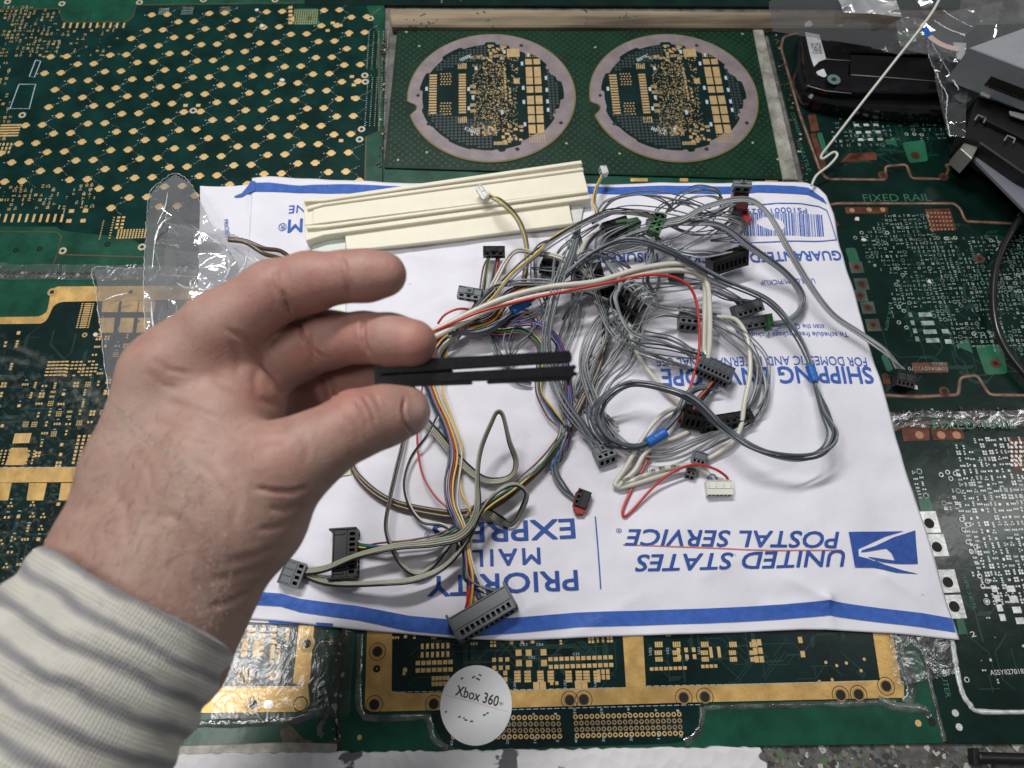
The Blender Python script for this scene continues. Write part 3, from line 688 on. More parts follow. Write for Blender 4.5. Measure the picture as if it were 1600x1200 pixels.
for px in ([(1409, 223), (1444, 219), (1450, 252), (1421, 255)], [(1524, 540), (1566, 538), (1574, 584), (1540, 586)], [(1320, 388), (1336, 387), (1344, 410), (1328, 412)], [(1276, 208), (1284, 207), (1294, 240), (1286, 242)], [(1376, 556), (1384, 552), (1396, 578), (1386, 582)]): plate(E, 'bare_land', px, M_['mask_light'], .0002, r=.002)
plate(E, 'alignment_triangle', [(1380, 222), (1398, 214), (1403, 230)], M_['mask_light'], .0002, r=.0003); plate(E, 'alignment_triangle', [(1492, 540), (1512, 528), (1520, 552)], M_['mask_light'], .0002, r=.0003)
for px in ([(1320, 324), (1386, 324), (1388, 334), (1322, 334)], [(1444, 327), (1484, 326), (1494, 360), (1454, 362)], [(1326, 240), (1368, 238), (1370, 250), (1312, 254)], [(1262, 180), (1274, 178), (1280, 204), (1268, 206)], [(1266, 210), (1274, 208), (1292, 262), (1284, 264)], [(1424, 567), (1480, 566), (1482, 582), (1428, 583)], [(1276, 340), (1300, 338), (1312, 352), (1300, 356)], [(1378, 584), (1386, 583), (1392, 600), (1380, 600)]): plate(E, 'copper_land', px, M_['copper'], .0002, r=.0006)
g = G()
for i in range(7):
    for j in range(5): g.disc(P(1449 + i * 5.6 + j * 1.3, 333 + j * 6.4).to_2d(), .0007, .0003, 8, 0)
for p in [(1331, 329), (1358, 328), (1379, 328)]: g.disc(P(*p).to_2d(), .0018, .0003, 14, 0)
for p in [(1338, 418), (1346, 444), (1344, 462), (1356, 481), (1364, 508)]:
    rect(g, P(*p).to_2d(), .0085, .0085, .0002, 3); g.ring(P(*p).to_2d(), .0016, .0028, .00035, 16, 1); g.disc(P(*p).to_2d(), .0017, .0003, 14, 2)
for p in [(1430, 243), (1555, 568), (1530, 405), (1474, 277), (1379, 274), (1475, 612)]: g.ring(P(*p).to_2d(), .0016, .0032, .00035, 16, 1); g.disc(P(*p).to_2d(), .0017, .0003, 14, 2)
for p in [(1416, 210), (1428, 210), (1440, 211), (1465, 372), (1478, 373), (1492, 372), (1521, 522), (1535, 522), (1549, 522), (1562, 380), (1548, 376), (1560, 390), (1386, 364), (1346, 364), (1336, 372), (1383, 380), (1410, 430), (1402, 420), (1400, 445), (1404, 480), (1412, 486), (1404, 504), (1416, 512), (1575, 435), (1586, 443), (1578, 450), (1590, 430), (1592, 455)]: g.ring(P(*p).to_2d(), .0008, .0014, .0003, 10, 4)
mk = [material('copper_dot', (.45, .25, .15), .4, .3), M_['copper'], M_['hole'], material('old_tin', (.055, .09, .07), .5, .2, var=.4), M_['tin_dull'], material('mask_text', (.03, .13, .085), .45)]
g.build('drill_ring', mk, E, kind='stuff'); g = G()
text_add(g, 'FIXED RAIL', (1350, 315), (1456, 314), 11.5, .0003, 5)
text_add(g, '5090ASSY2270', (1480, 573), (1418, 573), 6, .0004, 4, spacing=1); text_add(g, 'SERNO', (1479, 566), (1456, 566), 5, .0004, 4)
text_add(g, 'UFR 34076', (1389, 476), (1382, 516), 5, .0003, 5); text_add(g, 'COMPANY', (1235, 176), (1246, 210), 6, .0003, 5); text_add(g, 'VERSATILE', (1243, 218), (1262, 268), 6, .0003, 5)
g.build('board_lettering', mk, E, kind='stuff')

Fb = board('circuit_board', [(1349, 652), (1900, 646), (1900, 1166), (1480, 1162)], M_['mask_deep'],
           'dark green circuit board crowded with shiny silver pads, to the right of the envelope bottom')
grv(Fb, [(1360, 690), (1395, 672), (1420, 662), (1680, 656)])
g = G()
field(g, [(1490, 690), (1560, 680), (1680, 700), (1700, 960), (1545, 945), (1520, 900), (1505, 840), (1500, 800)], .0037, .99, 61, 0, ('pair', 'row', 'quad', 'trio', 'soic', 'pair', 'one', 'row'), .00025, .95, .00012)
field(g, [(1420, 735), (1445, 730), (1450, 780), (1430, 785)], .0034, .9, 62, 0, SK, .00025, .8, .0001); field(g, [(1465, 760), (1500, 760), (1500, 800), (1470, 805)], .0033, .85, 63, 0, SK, .00025, .7, .0001)
padgrid(g, (1557, 920), (1562, 965), 1, 4, 3, 3.4, .0003, 0, .0001); padgrid(g, (1580, 920), (1592, 970), 2, 4, 3.5, 3.2, .0003, 0, .0001)
field(g, [(1500, 960), (1560, 950), (1560, 1080), (1530, 1080)], .005, .35, 64, 0, ('dot', 'pair', 'one'), .0003, .8, .0001)
g.build('small_pad', [M_['silver']], Fb, kind='stuff')
g = G(); traces(g, [(1480, 680), (1680, 700), (1700, 960), (1500, 900)], 200, 18, z=.0001, L=(2, 9)); traces(g, [(1480, 900), (1600, 960), (1640, 1100), (1520, 1080)], 16, 19, z=.0001)
g.build('copper_trace', M_['trace_light'], Fb, kind='stuff')
for x, y in ((1449, 816), (1461, 852), (1478, 908), (1488, 948)):
    gg = G(); c = P(x, y).to_2d(); rect(gg, c, .0118, .0118, .0003, 0, ang=-.0, t=.0003)
    gg.build('edge_contact', M_['silver'], Fb)
g = G()
for x, y in ((1451, 818), (1463, 855), (1480, 910), (1490, 948)): g.disc(P(x, y).to_2d(), .0028, .0005, 18, 1); g.ring(P(x, y).to_2d(), .0028, .0032, .0006, 18, 0)
for p in [(1502, 812), (1512, 820), (1505, 828), (1512, 847), (1524, 855), (1517, 862), (1530, 900), (1542, 908), (1535, 916), (1470, 742), (1485, 748), (1480, 738), (1492, 740), (1510, 1062), (1541, 940)]: g.ring(P(*p).to_2d(), .0009, .00135, .0004, 12, 0)
for p in [(1492, 1114), (1498, 1136), (1541, 940)]: g.disc(P(*p).to_2d(), .0017, .0004, 14, 0)
for p in [(1436, 680), (1470, 680), (1494, 680)]: g.disc(P(*p).to_2d(), .0024, .0004, 14, 2)
for i in range(5):
    for j in range(6): g.disc(P(1580 + i * 7, 692 + j * 7).to_2d(), .0009, .0005, 8, 0)
mk = [M_['silver'], M_['hole'], material('copper_shine', (.4, .2, .12), .3, .4), material('mask_text2', (.04, .17, .11), .4, coat=.5)]
g.build('drill_ring', mk, Fb, kind='stuff'); g = G()
text_add(g, 'FIXED RAIL', (1459, 671), (1589, 669), 15, .0026, 3)
text_add(g, 'UFR 34076', (1503, 902), (1520, 952), 6, .0004, 3); text_add(g, 'ASSY82701855', (1548, 1055), (1610, 1052), 8, .0004, 0)
text_add(g, '2', (1518, 996), (1526, 994), 9, .0004, 0); text_add(g, 'COMPUTER', (1462, 1016), (1478, 1090), 8, .0004, 3)
g.build('board_lettering', mk, Fb, kind='stuff')
for px in ([(1408, 668), (1452, 668), (1452, 688), (1412, 690)], [(1454, 668), (1504, 668), (1506, 686), (1458, 688)], [(1574, 684), (1640, 682), (1640, 735), (1584, 735)]): plate(Fb, 'copper_land', px, M_['copper'], .0002, r=.0006)
plate(Fb, 'bare_land', [(1434, 780), (1452, 778), (1460, 803), (1440, 806)], M_['mask_light'], .0002); plate(Fb, 'bare_land', [(1494, 966), (1504, 964), (1512, 990), (1498, 992)], M_['mask_light'], .0002)
channel(Fb, [(1488, 1000), (1494, 1040), (1503, 1080), (1515, 1100), (1535, 1112), (1640, 1112)], .0026, M_['silver'], .0008, 'slot_rim')
channel(Fb, [(1443, 1005), (1452, 1060), (1466, 1120), (1476, 1158)], .0026, M_['resin'], .0012)
# clear tape over the joint between the two right-hand boards
def crumple(name, px, z0, amp, nx, ny, mat, seed, lift=None, freq=30, sharp=1.5, outline=None, zref=None, **kw):
    """bilinear sheet over 4 photo corners (or an outline), folded by ridged noise"""
    a, b, c, d = [Vector(p) for p in px]; vs = []; pxs = []; rng = random.Random(seed)
    dirs = [(Vector((cos(t), sin(t), 0)), rng.uniform(.5, 1.8) * freq, rng.uniform(0, 9)) for t in [rng.uniform(0, pi) for _ in range(5)]]
    for j in range(ny + 1):
        for i in range(nx + 1):
            u, v = i / nx, j / ny
            cp = (a * (1 - u) + b * u) * (1 - v) + (d * (1 - u) + c * u) * v; p = P(cp.x, cp.y, z0)
            h = 0
            for k, (dr, f, ph) in enumerate(dirs):
                w = p.dot(dr) * f + ph + 1.6 * mnoise.noise(p * freq * .5 + Vector((k * 7 + seed, 0, 0)))
                h += abs((w % 2) - 1) ** sharp / (k + 1)
            h = h / 2.2 * amp * (.4 + 1.2 * abs(mnoise.noise(p * freq * .35 + Vector((seed, 3, 1)))))
            l = lift(u, v) if lift else 0
            jit = Vector((mnoise.noise(p * 60 + Vector((seed, 0, 0))), mnoise.noise(p * 60 + Vector((0, seed, 5))), 0)) * .0015 if (i in (0, nx) or j in (0, ny)) else Vector((0, 0, 0))
            vs.append(P(cp.x, cp.y, z0 + h + l) + jit); pxs.append(cp)
    fs = [(j * (nx + 1) + i, j * (nx + 1) + i + 1, (j + 1) * (nx + 1) + i + 1, (j + 1) * (nx + 1) + i) for j in range(ny) for i in range(nx)]
    if outline:
        fs = [f for f in fs if inside(pxs[f[0]], outline)]
        us = sorted({i for f in fs for i in f}); mp = {k: n for n, k in enumerate(us)}; vs = [vs[k] for k in us]; fs = [tuple(mp[i] for i in f) for f in fs]
    me = mesh_of(vs, fs, True); return link_mesh(name, me, mat, **kw)
def clear_film(name, haze=.12, tint=(.96, .97, .98), bumps=.5, scale=60, rough=.12, base=.10):
    m = bpy.data.materials.new(name); m.use_nodes = True; nt = m.node_tree; nt.nodes.clear()
    out = nt.nodes.new('ShaderNodeOutputMaterial'); tr = nt.nodes.new('ShaderNodeBsdfTransparent'); tr.inputs[0].default_value = (*tint, 1)
    gl = nt.nodes.new('ShaderNodeBsdfGlossy'); gl.inputs['Roughness'].default_value = rough
    df = nt.nodes.new('ShaderNodeBsdfDiffuse'); df.inputs[0].default_value = (.7, .7, .72, 1)
    lw = nt.nodes.new('ShaderNodeLayerWeight'); lw.inputs['Blend'].default_value = .52
    tc = nt.nodes.new('ShaderNodeTexCoord'); n = nt.nodes.new('ShaderNodeTexNoise'); n.inputs['Scale'].default_value = scale; n.inputs['Detail'].default_value = 3; n.inputs['Distortion'].default_value = 1.2
    bp = nt.nodes.new('ShaderNodeBump'); bp.inputs['Strength'].default_value = bumps; bp.inputs['Distance'].default_value = .004
    nt.links.new(tc.outputs['Object'], n.inputs['Vector']); nt.links.new(n.outputs['Fac'], bp.inputs['Height'])
    nt.links.new(bp.outputs[0], gl.inputs['Normal']); nt.links.new(bp.outputs[0], lw.inputs['Normal'])
    mx = nt.nodes.new('ShaderNodeMixShader'); mx.inputs[0].default_value = haze
    nt.links.new(tr.outputs[0], mx.inputs[1]); nt.links.new(df.outputs[0], mx.inputs[2])
    mr = nt.nodes.new('ShaderNodeMapRange'); mr.inputs[3].default_value = base; mr.inputs[4].default_value = .85
    nt.links.new(lw.outputs['Facing'], mr.inputs[0])
    m2 = nt.nodes.new('ShaderNodeMixShader'); nt.links.new(mr.outputs[0], m2.inputs[0]); nt.links.new(mx.outputs[0], m2.inputs[1]); nt.links.new(gl.outputs[0], m2.inputs[2])
    nt.links.new(m2.outputs[0], out.inputs[0]); return m
M_['tape'] = clear_film('tape_film', .02, bumps=.35, scale=85, rough=.22, base=.035)
M_['film'] = clear_film('bag_film', .22, bumps=.16, scale=60, rough=.08)
M_['film2'] = clear_film('bag_film_flat', .17, bumps=.12, scale=50, rough=.12)
o = crumple('clear_tape', [(1385, 644), (1660, 640), (1670, 664), (1392, 668)], .0012, .0012, 120, 10, M_['tape'], 3, freq=50)
tag(o, 'strip of shiny wrinkled clear tape over the joint above the lower lettering on the right', 'tape')
o = crumple('clear_tape', [(-40, 412), (560, 418), (560, 440), (-40, 436)], .0010, .0008, 90, 8, M_['tape'], 9, freq=60)
tag(o, 'long clear tape covering the joint between the two left circuit boards', 'tape')
o = crumple('clear_tape', [(1386, 985), (1480, 985), (1500, 1050), (1400, 1075)], .0016, .0004, 40, 30, M_['tape'], 5, freq=35)
tag(o, 'wrinkled clear tape patch just below the bottom right corner of the envelope', 'tape')
o = crumple('clear_tape', [(340, 975), (556, 985), (548, 1120), (330, 1125)], .0012, .0007, 60, 50, M_['tape'], 6, freq=60)
tag(o, 'broad glossy clear tape between the striped cuff and the left end of the gold frame', 'tape')
# grime in the joints
g = G(); rng = random.Random(9)
def grime(px, n, w):
    pts = catmull([Vector((*P(*p).to_2d(), 0)) for p in px], 20)
    for _ in range(n):
        c = rng.choice(pts) + Vector((rng.gauss(0, w), rng.gauss(0, w), 0)); r = rng.uniform(.0003, .0012)
        k = [(c.x + r * cos(a + rng.uniform(-.4, .4)) * rng.uniform(.5, 1.3), c.y + r * sin(a) * rng.uniform(.5, 1.3)) for a in [i * 1.05 for i in range(6)]]
        g.prism(k, .0002, .0002 + rng.uniform(.0003, .0009), rng.choice((0, 0, 0, 1)))
grime([(0, 428), (200, 430), (400, 432)], 160, .0010); grime([(530, 1000), (528, 1100), (526, 1170)], 70, .0012); grime([(600, 60), (598, 150), (594, 260)], 60, .001)
grime([(1210, 60), (1238, 180), (1262, 280)], 60, .0015); grime([(1400, 645), (1500, 644), (1600, 642)], 60, .001)
g.build('joint_grime', [material('grime', (.06, .045, .03), .8, var=.5), material('grime_light', (.35, .33, .28), .8)], kind='stuff')
g = G()
for p in [(402, 15), (410, 40), (441, 125), (1340, 343), (1350, 375), (1595, 335), (1580, 362), (1452, 440), (1430, 605), (1603, 1010), (150, 522)]:
    c = P(*p, .001); r = .0016; k = [(c.x + r * cos(a) * rng.uniform(.5, 1.4), c.y + r * sin(a) * rng.uniform(.5, 1.4)) for a in [i * 1.05 for i in range(6)]]; g.prism(k, .0001, .0012)
g.build('white_crumb', [material('crumb', (.62, .60, .52), .8)], kind='stuff')
# ------------------------------------------------------------------ the mailing envelopes
mm('tyvek', (.775, .765, .835), .6, var=.03, vscale=40, bump=.30, bscale=150, spec=.3, bdist=.0008)
nt = M_['tyvek'].node_tree; b = nt.nodes['Principled BSDF']; tc = nt.nodes.new('ShaderNodeTexCoord')
nr = nt.nodes.new('ShaderNodeTexNoise'); nr.noise_type = 'RIDGED_MULTIFRACTAL'; nr.inputs['Scale'].default_value = 13; nr.inputs['Detail'].default_value = 2.5; nr.inputs['Distortion'].default_value = .6
bp2 = nt.nodes.new('ShaderNodeBump'); bp2.inputs['Strength'].default_value = .5; bp2.inputs['Distance'].default_value = .0032
nt.links.new(tc.outputs['Object'], nr.inputs[0]); nt.links.new(nr.outputs[0], bp2.inputs['Height']); old = b.inputs['Normal'].links[0].from_socket
nt.links.new(old, bp2.inputs['Normal']); nt.links.new(bp2.outputs[0], b.inputs['Normal'])
mm('blue_ink', (.045, .125, .46), .6, var=.14, vscale=260, spec=.3)
mm('navy_ink', (.030, .085, .34), .6, var=.12, vscale=260, spec=.3)
mm('red_ink', (.62, .18, .14), .6)
def proj(w):
    r = Vector(w) - CAM; f_ = r.dot(Vector((0, sin(T), -cos(T))))
    return Vector((800 + F * r.x / f_, 600 - F * r.dot(Vector((0, cos(T), sin(T)))) / f_))
def sample(poly, t):
    """point at fraction t of a polyline"""
    L = [0]
    for a, b in zip(poly, poly[1:]): L.append(L[-1] + math.hypot(b[0] - a[0], b[1] - a[1]))
    s = t * L[-1]
    for i in range(len(poly) - 1):
        if s <= L[i + 1] or i == len(poly) - 2:
            k = (s - L[i]) / (L[i + 1] - L[i]); return Vector((poly[i][0] * (1 - k) + poly[i + 1][0] * k, poly[i][1] * (1 - k) + poly[i + 1][1] * k))
TOP = [(393, 277), (420, 275), (600, 283), (900, 286), (1150, 284), (1262, 283), (1280, 290)]
RIGHT = [(1280, 290), (1293, 303), (1304, 335), (1312, 385), (1360, 540), (1430, 775), (1500, 1000)]
LEFT = [(393, 277), (385, 420), (366, 640), (352, 800), (338, 962)]
BOT = [(338, 962), (372, 966), (430, 970), (560, 984), (720, 998), (800, 1001), (960, 994), (1100, 990), (1250, 984), (1290, 984), (1400, 990), (1500, 1000)]
EDGE = [Vector(P(*p, .003).to_2d()) for p in TOP + RIGHT[1:] + BOT[::-1][1:] + LEFT[::-1][1:-1]]
creases = []   # (a, b, width, height)
for (a, b, w, h) in [((1290, 935), (1230, 905), 9, .0022), ((1290, 935), (1300, 984), 7, .0022), ((1200, 950), (1290, 938), 8, .0014), ((455, 935), (470, 975), 11, .0013), ((400, 925), (470, 945), 7, .0018), ((700, 560), (790, 700), 9, .0010), ((560, 560), (640, 740), 10, .0010),
                     ((520, 660), (620, 560), 8, .0008), ((1000, 640), (1240, 800), 12, .0008), ((1100, 900), (1300, 800), 12, .0010), ((1180, 300), (1300, 380), 8, .0010), ((850, 640), (960, 600), 7, .0010), ((760, 970), (860, 940), 8, .0014), ((900, 990), (1000, 930), 8, .0010), ((590, 945), (640, 985), 8, .0010), ((1380, 900), (1480, 960), 8, .0012), ((930, 290), (1000, 400), 8, .0008), ((640, 400), (760, 420), 8, .0006)]:
    creases.append((P(*a, .003).to_2d(), P(*b, .003).to_2d(), w * .00036, h))
def seg_d(p, a, b):
    d = b - a; t = max(0, min(1, (p - a).dot(d) / d.length_squared)); return (p - a - d * t).length, t
_hc = {}
def env_h(x, y):
    k = (round(x * 1e5), round(y * 1e5))
    if k in _hc: return _hc[k]
    p = Vector((x, y)); e = min(seg_d(p, EDGE[i - 1], EDGE[i])[0] for i in range(len(EDGE)))
    if not inside(p, EDGE): e = -e * .3
    s = max(0, min(1, (e + .002) / .045)); s = s * s * (3 - 2 * s)
    n = mnoise.noise(Vector((x * 22, y * 22, 1))); n2 = mnoise.noise(Vector((x * 55, y * 70, 5)))
    h = .0022 + s * .0028 + n * .0018 + n2 * .0008 + s * .0009 * abs(mnoise.noise(Vector((x * 30 + 3, y * 34, 2))))
    edgew = math.exp(-(max(e, 0) / .012) ** 2)
    h += edgew * .0012 * mnoise.noise(Vector((x * 38, y * 38, 9)))
    for a, b, w, hh in creases:
        d, t = seg_d(p, a, b)
        if d < w * 8: h += hh * (1 / (1 + (d / w) ** 2) - .015) * (1 - .6 * t)
    h = max(h, .0006); _hc[k] = h; return h
NU, NV = 250, 190
vs = []
for j in range(NV + 1):
    v = j / NV
    for i in range(NU + 1):
        u = i / NU
        tp, bt, lf_, rt = sample(TOP, u), sample(BOT, u), sample(LEFT, v), sample(RIGHT, v)
        c = tp * (1 - v) + bt * v + lf_ * (1 - u) + rt * u - (Vector(TOP[0]) * (1 - u) * (1 - v) + Vector(TOP[-1]) * u * (1 - v) + Vector(BOT[0]) * (1 - u) * v + Vector(BOT[-1]) * u * v)
        w = P(c.x, c.y, .003); vs.append(Vector((w.x, w.y, env_h(w.x, w.y))))
W_ = NU + 1
fs = [(j * W_ + i, (j + 1) * W_ + i, (j + 1) * W_ + i + 1, j * W_ + i + 1) for j in range(NV) for i in range(NU)]
rim = [i for i in range(W_)] + [j * W_ + NU for j in range(1, NV + 1)] + [NV * W_ + i for i in range(NU - 1, -1, -1)] + [j * W_ for j in range(NV - 1, 0, -1)]
cen = sum(vs, Vector()) / len(vs); b0 = len(vs)
for r_ in rim:
    q = vs[r_]; d = (cen - q).normalized(); vs.append(q + Vector((d.x, d.y, 0)) * .0006 + Vector((0, 0, -.0010)))
b1 = len(vs)
for r_ in rim:
    q = vs[r_]; d = (cen - q).normalized(); vs.append(Vector((q.x + d.x * .02, q.y + d.y * .02, .0007)))
n = len(rim)
for k in range(n):
    k2 = (k + 1) % n
    fs.append((rim[k], rim[k2], b0 + k2, b0 + k)); fs.append((b0 + k, b0 + k2, b1 + k2, b1 + k))
env = empty('mailing_envelope', P(900, 640), 'large white mailing envelope lying upside down with blue stripes and lettering, cables piled on it', 'envelope')
me = mesh_of(vs, fs, True, mi=None); link_mesh('paper_panel', me, M_['tyvek'], env)
SURF = lambda x, y: env_h(x, y) + .0005
def poly_add(g, px, mi=0, z=.003, surf=SURF, cell=.004, smooth=0):
    pts = [P(*p, z).to_2d() for p in px]
    if smooth: pts = [v.to_2d() for v in catmull([Vector((*p, 0)) for p in pts], smooth)]
    bm = bmesh.new(); bv = [bm.verts.new((p.x, p.y, 0)) for p in pts]; bm.faces.new(bv); bmesh.ops.triangulate(bm, faces=bm.faces[:])
    x0, x1 = min(p.x for p in pts), max(p.x for p in pts); y0, y1 = min(p.y for p in pts), max(p.y for p in pts)
    x = x0 + cell
    while x < x1: bmesh.ops.bisect_plane(bm, geom=bm.verts[:] + bm.edges[:] + bm.faces[:], plane_co=(x, 0, 0), plane_no=(1, 0, 0)); x += cell
    y = y0 + cell
    while y < y1: bmesh.ops.bisect_plane(bm, geom=bm.verts[:] + bm.edges[:] + bm.faces[:], plane_co=(0, y, 0), plane_no=(0, 1, 0)); y += cell
    bm.verts.index_update(); bm.normal_update()
    fl = [tuple(v.index for v in f.verts) if f.normal.z > 0 else tuple(reversed([v.index for v in f.verts])) for f in bm.faces]
    g.add([(v.co.x, v.co.y, surf(v.co.x, v.co.y) if surf else z) for v in bm.verts], fl, mi); bm.free()
g = G()
g2 = G()
poly_add(g2, [(397, 285), (420, 285), (440, 287), (470, 289), (520, 287), (600, 289), (900, 291), (1150, 290), (1240, 290), (1264, 292), (1288, 309), (1293, 318), (1281, 311), (1262, 304), (1240, 303), (1150, 303), (900, 303), (600, 302), (470, 302), (430, 300), (393, 298)])
g2.build('top_stripe', M_['blue_ink'], env)
g2 = G()
up = [(400, 925), (440, 928), (470, 936), (560, 947), (640, 962), (740, 971), (830, 963), (900, 957), (1000, 954), (1100, 951), (1220, 945), (1290, 939), (1380, 951), (1440, 958), (1488, 966)]
lo = [(1493, 988), (1440, 980), (1380, 973), (1292, 962), (1220, 968), (1100, 974), (1000, 977), (900, 980), (830, 987), (740, 995), (640, 986), (560, 969), (470, 957), (440, 948), (396, 945)]
poly_add(g2, up + lo); g2.build('bottom_stripe', M_['blue_ink'], env)
def txt(name, items, mat, **kw):
    for it in items:
        g = G(); text_add(g, it[0], it[1], it[2], it[3], .003, 0, surf=SURF, **(it[4] if len(it) > 4 else {})); g.build(name, mat, env)
BO = dict(bold=.012)
txt('carrier_lettering', [('UNITED STATES', (1315, 861), (989, 869), 25, dict(bold=.012, shear=.28)), ('POSTAL SERVICE', (1307, 833), (974, 829), 25, dict(bold=.012, shear=.28)), ('®', (970, 827), (961, 827), 7, {})], M_['navy_ink'])
txt('service_lettering', [('PRIORITY', (901, 892), (669, 902), 30, BO), ('MAIL', (843, 857), (737, 861), 25, dict(bold=.012, spacing=1.25)), ('EXPRESS', (896, 812), (677, 821), 30, BO), ('®', (674, 832), (664, 833), 9, {})], M_['navy_ink'])
txt('envelope_lettering', [('SHIPPING ENVELOPE', (1360, 573), (1031, 580), 26, dict(bold=.012)), ('FOR DOMESTIC AND INTERNATIONAL USE', (1353, 558), (1023, 562), 14, {}),
                           ('To schedule free Package Pickup,', (1324, 519), (1166, 524), 8, {}), ('scan the QR code.', (1286, 508), (1206, 510), 8, {}), ('USPS.COM/PICKUP', (1271, 437), (1186, 440), 8, {}),
                           ('GUARANTEED', (1311, 393), (1170, 397), 15, BO), ('TRACKED', (1150, 398), (1052, 399), 14, BO), ('INSURED', (1026, 400), (934, 401), 14, BO)], M_['blue_ink'])
txt('barcode_number', [('PS10001182900', (1259, 327), (1146, 329), 8, {})], M_['blue_ink'])
txt('web_lettering', [('USPS.COM', (610, 339), (452, 346), 19, BO), ('®', (449, 350), (436, 351), 11, {}), ('ORDER FREE SUPPLIES ONLINE', (760, 316), (453, 324), 12, {}), ('To reuse this envelope see inside', (1010, 294), (925, 294), 3.4, {})], M_['blue_ink'])
txt('edge_print', [('EP13F July 2022  OD: 12.5 x 9.5', (1100, 279), (1010, 279), 3, {})], M_['blue_ink']) if False else None
g2 = G(); pts = [(1312, 860), (1200, 861), (1090, 856), (972, 852)]; poly_add(g2, pts + [(x, y + 1.7) for x, y in reversed(pts)]); g2.build('red_underline', M_['red_ink'], env)
g2 = G(); poly_add(g2, [(928, 809), (930, 809), (939, 921), (937, 921)]); g2.build('divider_line', M_['blue_ink'], env)
# the postal eagle emblem
def Z5(x, y): return (1200 + x / 2.857, 780 + y / 2.857)
g2 = G(); poly_add(g2, [Z5(*p) for p in [(349, 151), (604, 143), (520, 168), (425, 212), (393, 226), (396, 258), (436, 268), (455, 275), (495, 291), (440, 296), (379, 301)]])
poly_add(g2, [Z5(*p) for p in [(655, 140), (667, 289), (600, 291), (560, 290), (505, 284), (450, 268), (437, 260), (560, 276), (545, 243), (521, 222), (430, 238), (405, 240), (410, 231), (470, 212), (560, 170)]])
poly_add(g2, [(1331, 887.5), (1363, 888), (1398, 895.5), (1435, 897), (1408, 891.5), (1379, 883), (1365, 877), (1352, 880)], surf=lambda x, y: SURF(x, y) + .00004)
g2.build('eagle_emblem', M_['navy_ink'], env)
# barcode and its frame
g2 = G(); rng = random.Random(12); x = 1284.
while x > 1160:
    w = rng.choice((.8, .8, 1.5, 2.2)); 
    k = .06
    poly_add(g2, [(x, 336), (x - w, 336), (x - w + 3, 370), (x + 3, 370)], cell=.02); x -= w + rng.choice((.8, .8, 1.5, 2.2))
g2.build('barcode', M_['blue_ink'], env)
g2 = G()
fr = [(1140, 322), (1250, 320), (1280, 322), (1292, 328), (1307, 375), (1290, 377), (1160, 381), (1140, 381)]
for a, b in zip(fr, fr[1:]):
    d = Vector((b[0] - a[0], b[1] - a[1])).normalized() * .7; n_ = Vector((-d.y, d.x))
    poly_add(g2, [(a[0] + n_.x, a[1] + n_.y), (b[0] + n_.x, b[1] + n_.y), (b[0] - n_.x, b[1] - n_.y), (a[0] - n_.x, a[1] - n_.y)])
g2.build('barcode_frame', M_['blue_ink'], env)

# second envelope under the first, its left margin showing
ev2 = empty('mailing_envelope', P(340, 600), 'second white envelope under the big one, only its left margin showing', 'envelope')
pa = [(313, 291), (330, 290), (360, 289), (395, 284), (560, 300), (560, 975), (470, 977), (322, 962)]
vs = []; fs = []; nu, nv = 40, 90
def e2h(x, y): return .0012 + .0012 * (1 + mnoise.noise(Vector((x * 30, y * 30, 4)))) * .9
for j in range(nv + 1):
    for i in range(nu + 1):
        u, v = i / nu, j / nv; a = Vector((313, 291)) * (1 - u) + Vector((560, 282)) * u; b = Vector((300, 968)) * (1 - u) + Vector((560, 980)) * u
        c = a * (1 - v) + b * v; c.y += 3 * sin(u * 9) * (1 - v); w = P(c.x, c.y, .002); vs.append((w.x, w.y, min(e2h(w.x, w.y), env_h(w.x, w.y) - .0012 if inside(w.to_2d(), EDGE) else 9)))
fs = [(j * (nu + 1) + i, (j + 1) * (nu + 1) + i, (j + 1) * (nu + 1) + i + 1, j * (nu + 1) + i + 1) for j in range(nv) for i in range(nu)]
link_mesh('paper_panel', mesh_of(vs, fs, True), M_['tyvek'], ev2)
S2 = lambda x, y: e2h(x, y) + .0006
g2 = G(); poly_add(g2, [(366, 307), (378, 302), (388, 290), (392, 283), (399, 283), (399, 298), (388, 302), (378, 308), (367, 309)], surf=S2)
poly_add(g2, [(420, 968), (520, 974), (520, 979), (420, 974)], surf=S2); g2.build('blue_stripe_end', M_['blue_ink'], ev2)
g2 = G(); text_add(g2, 'PRIORITY', (350, 344), (353, 378), 6.5, .002, 0, surf=S2); g2.build('side_lettering', M_['blue_ink'], ev2)

# round white sticker
g = G(); c = P(744, 1101).to_2d(); st = empty('round_sticker', P(744, 1101), 'round white sticker with black printed lettering on the gold framed board', 'sticker')
n = 60; R_ = .0178
g.prism([(c.x + R_ * cos(2 * pi * k / n), c.y + R_ * sin(2 * pi * k / n) * 1.02) for k in range(n)], .00045, .0008, bevel=.0001)
g.build('paper_disc', material('sticker_paper', (.78, .79, .80), .35, var=.04, vscale=50, bump=.08, bscale=200, coat=.3), st)
g = G(); text_add(g, 'Xbox 360', (711, 1086), (777, 1104), 16, .00085, 0, bold=.008); text_add(g, '®', (779, 1101), (786, 1103), 5, .00085, 0)
g.build('printed_word', material('black_print', (.01, .01, .012), .4), st)
g = G(); rng = random.Random(2)
for p, w in [((722, 1060), 4), ((740, 1058), 5), ((747, 1061), 6), ((750, 1055), 4), ((697, 1112), 3), ((757, 1117), 4), ((718, 1120), 4), ((728, 1125), 4), ((737, 1127), 4), ((762, 1114), 3), ((725, 1122), 2)]:
    q = P(*p).to_2d(); rect(g, q, w * .00036, .0007, .00086, 0, ang=rng.uniform(-.6, .6))
g.build('scuff_mark', material('scuff', (.03, .025, .02), .7), st)
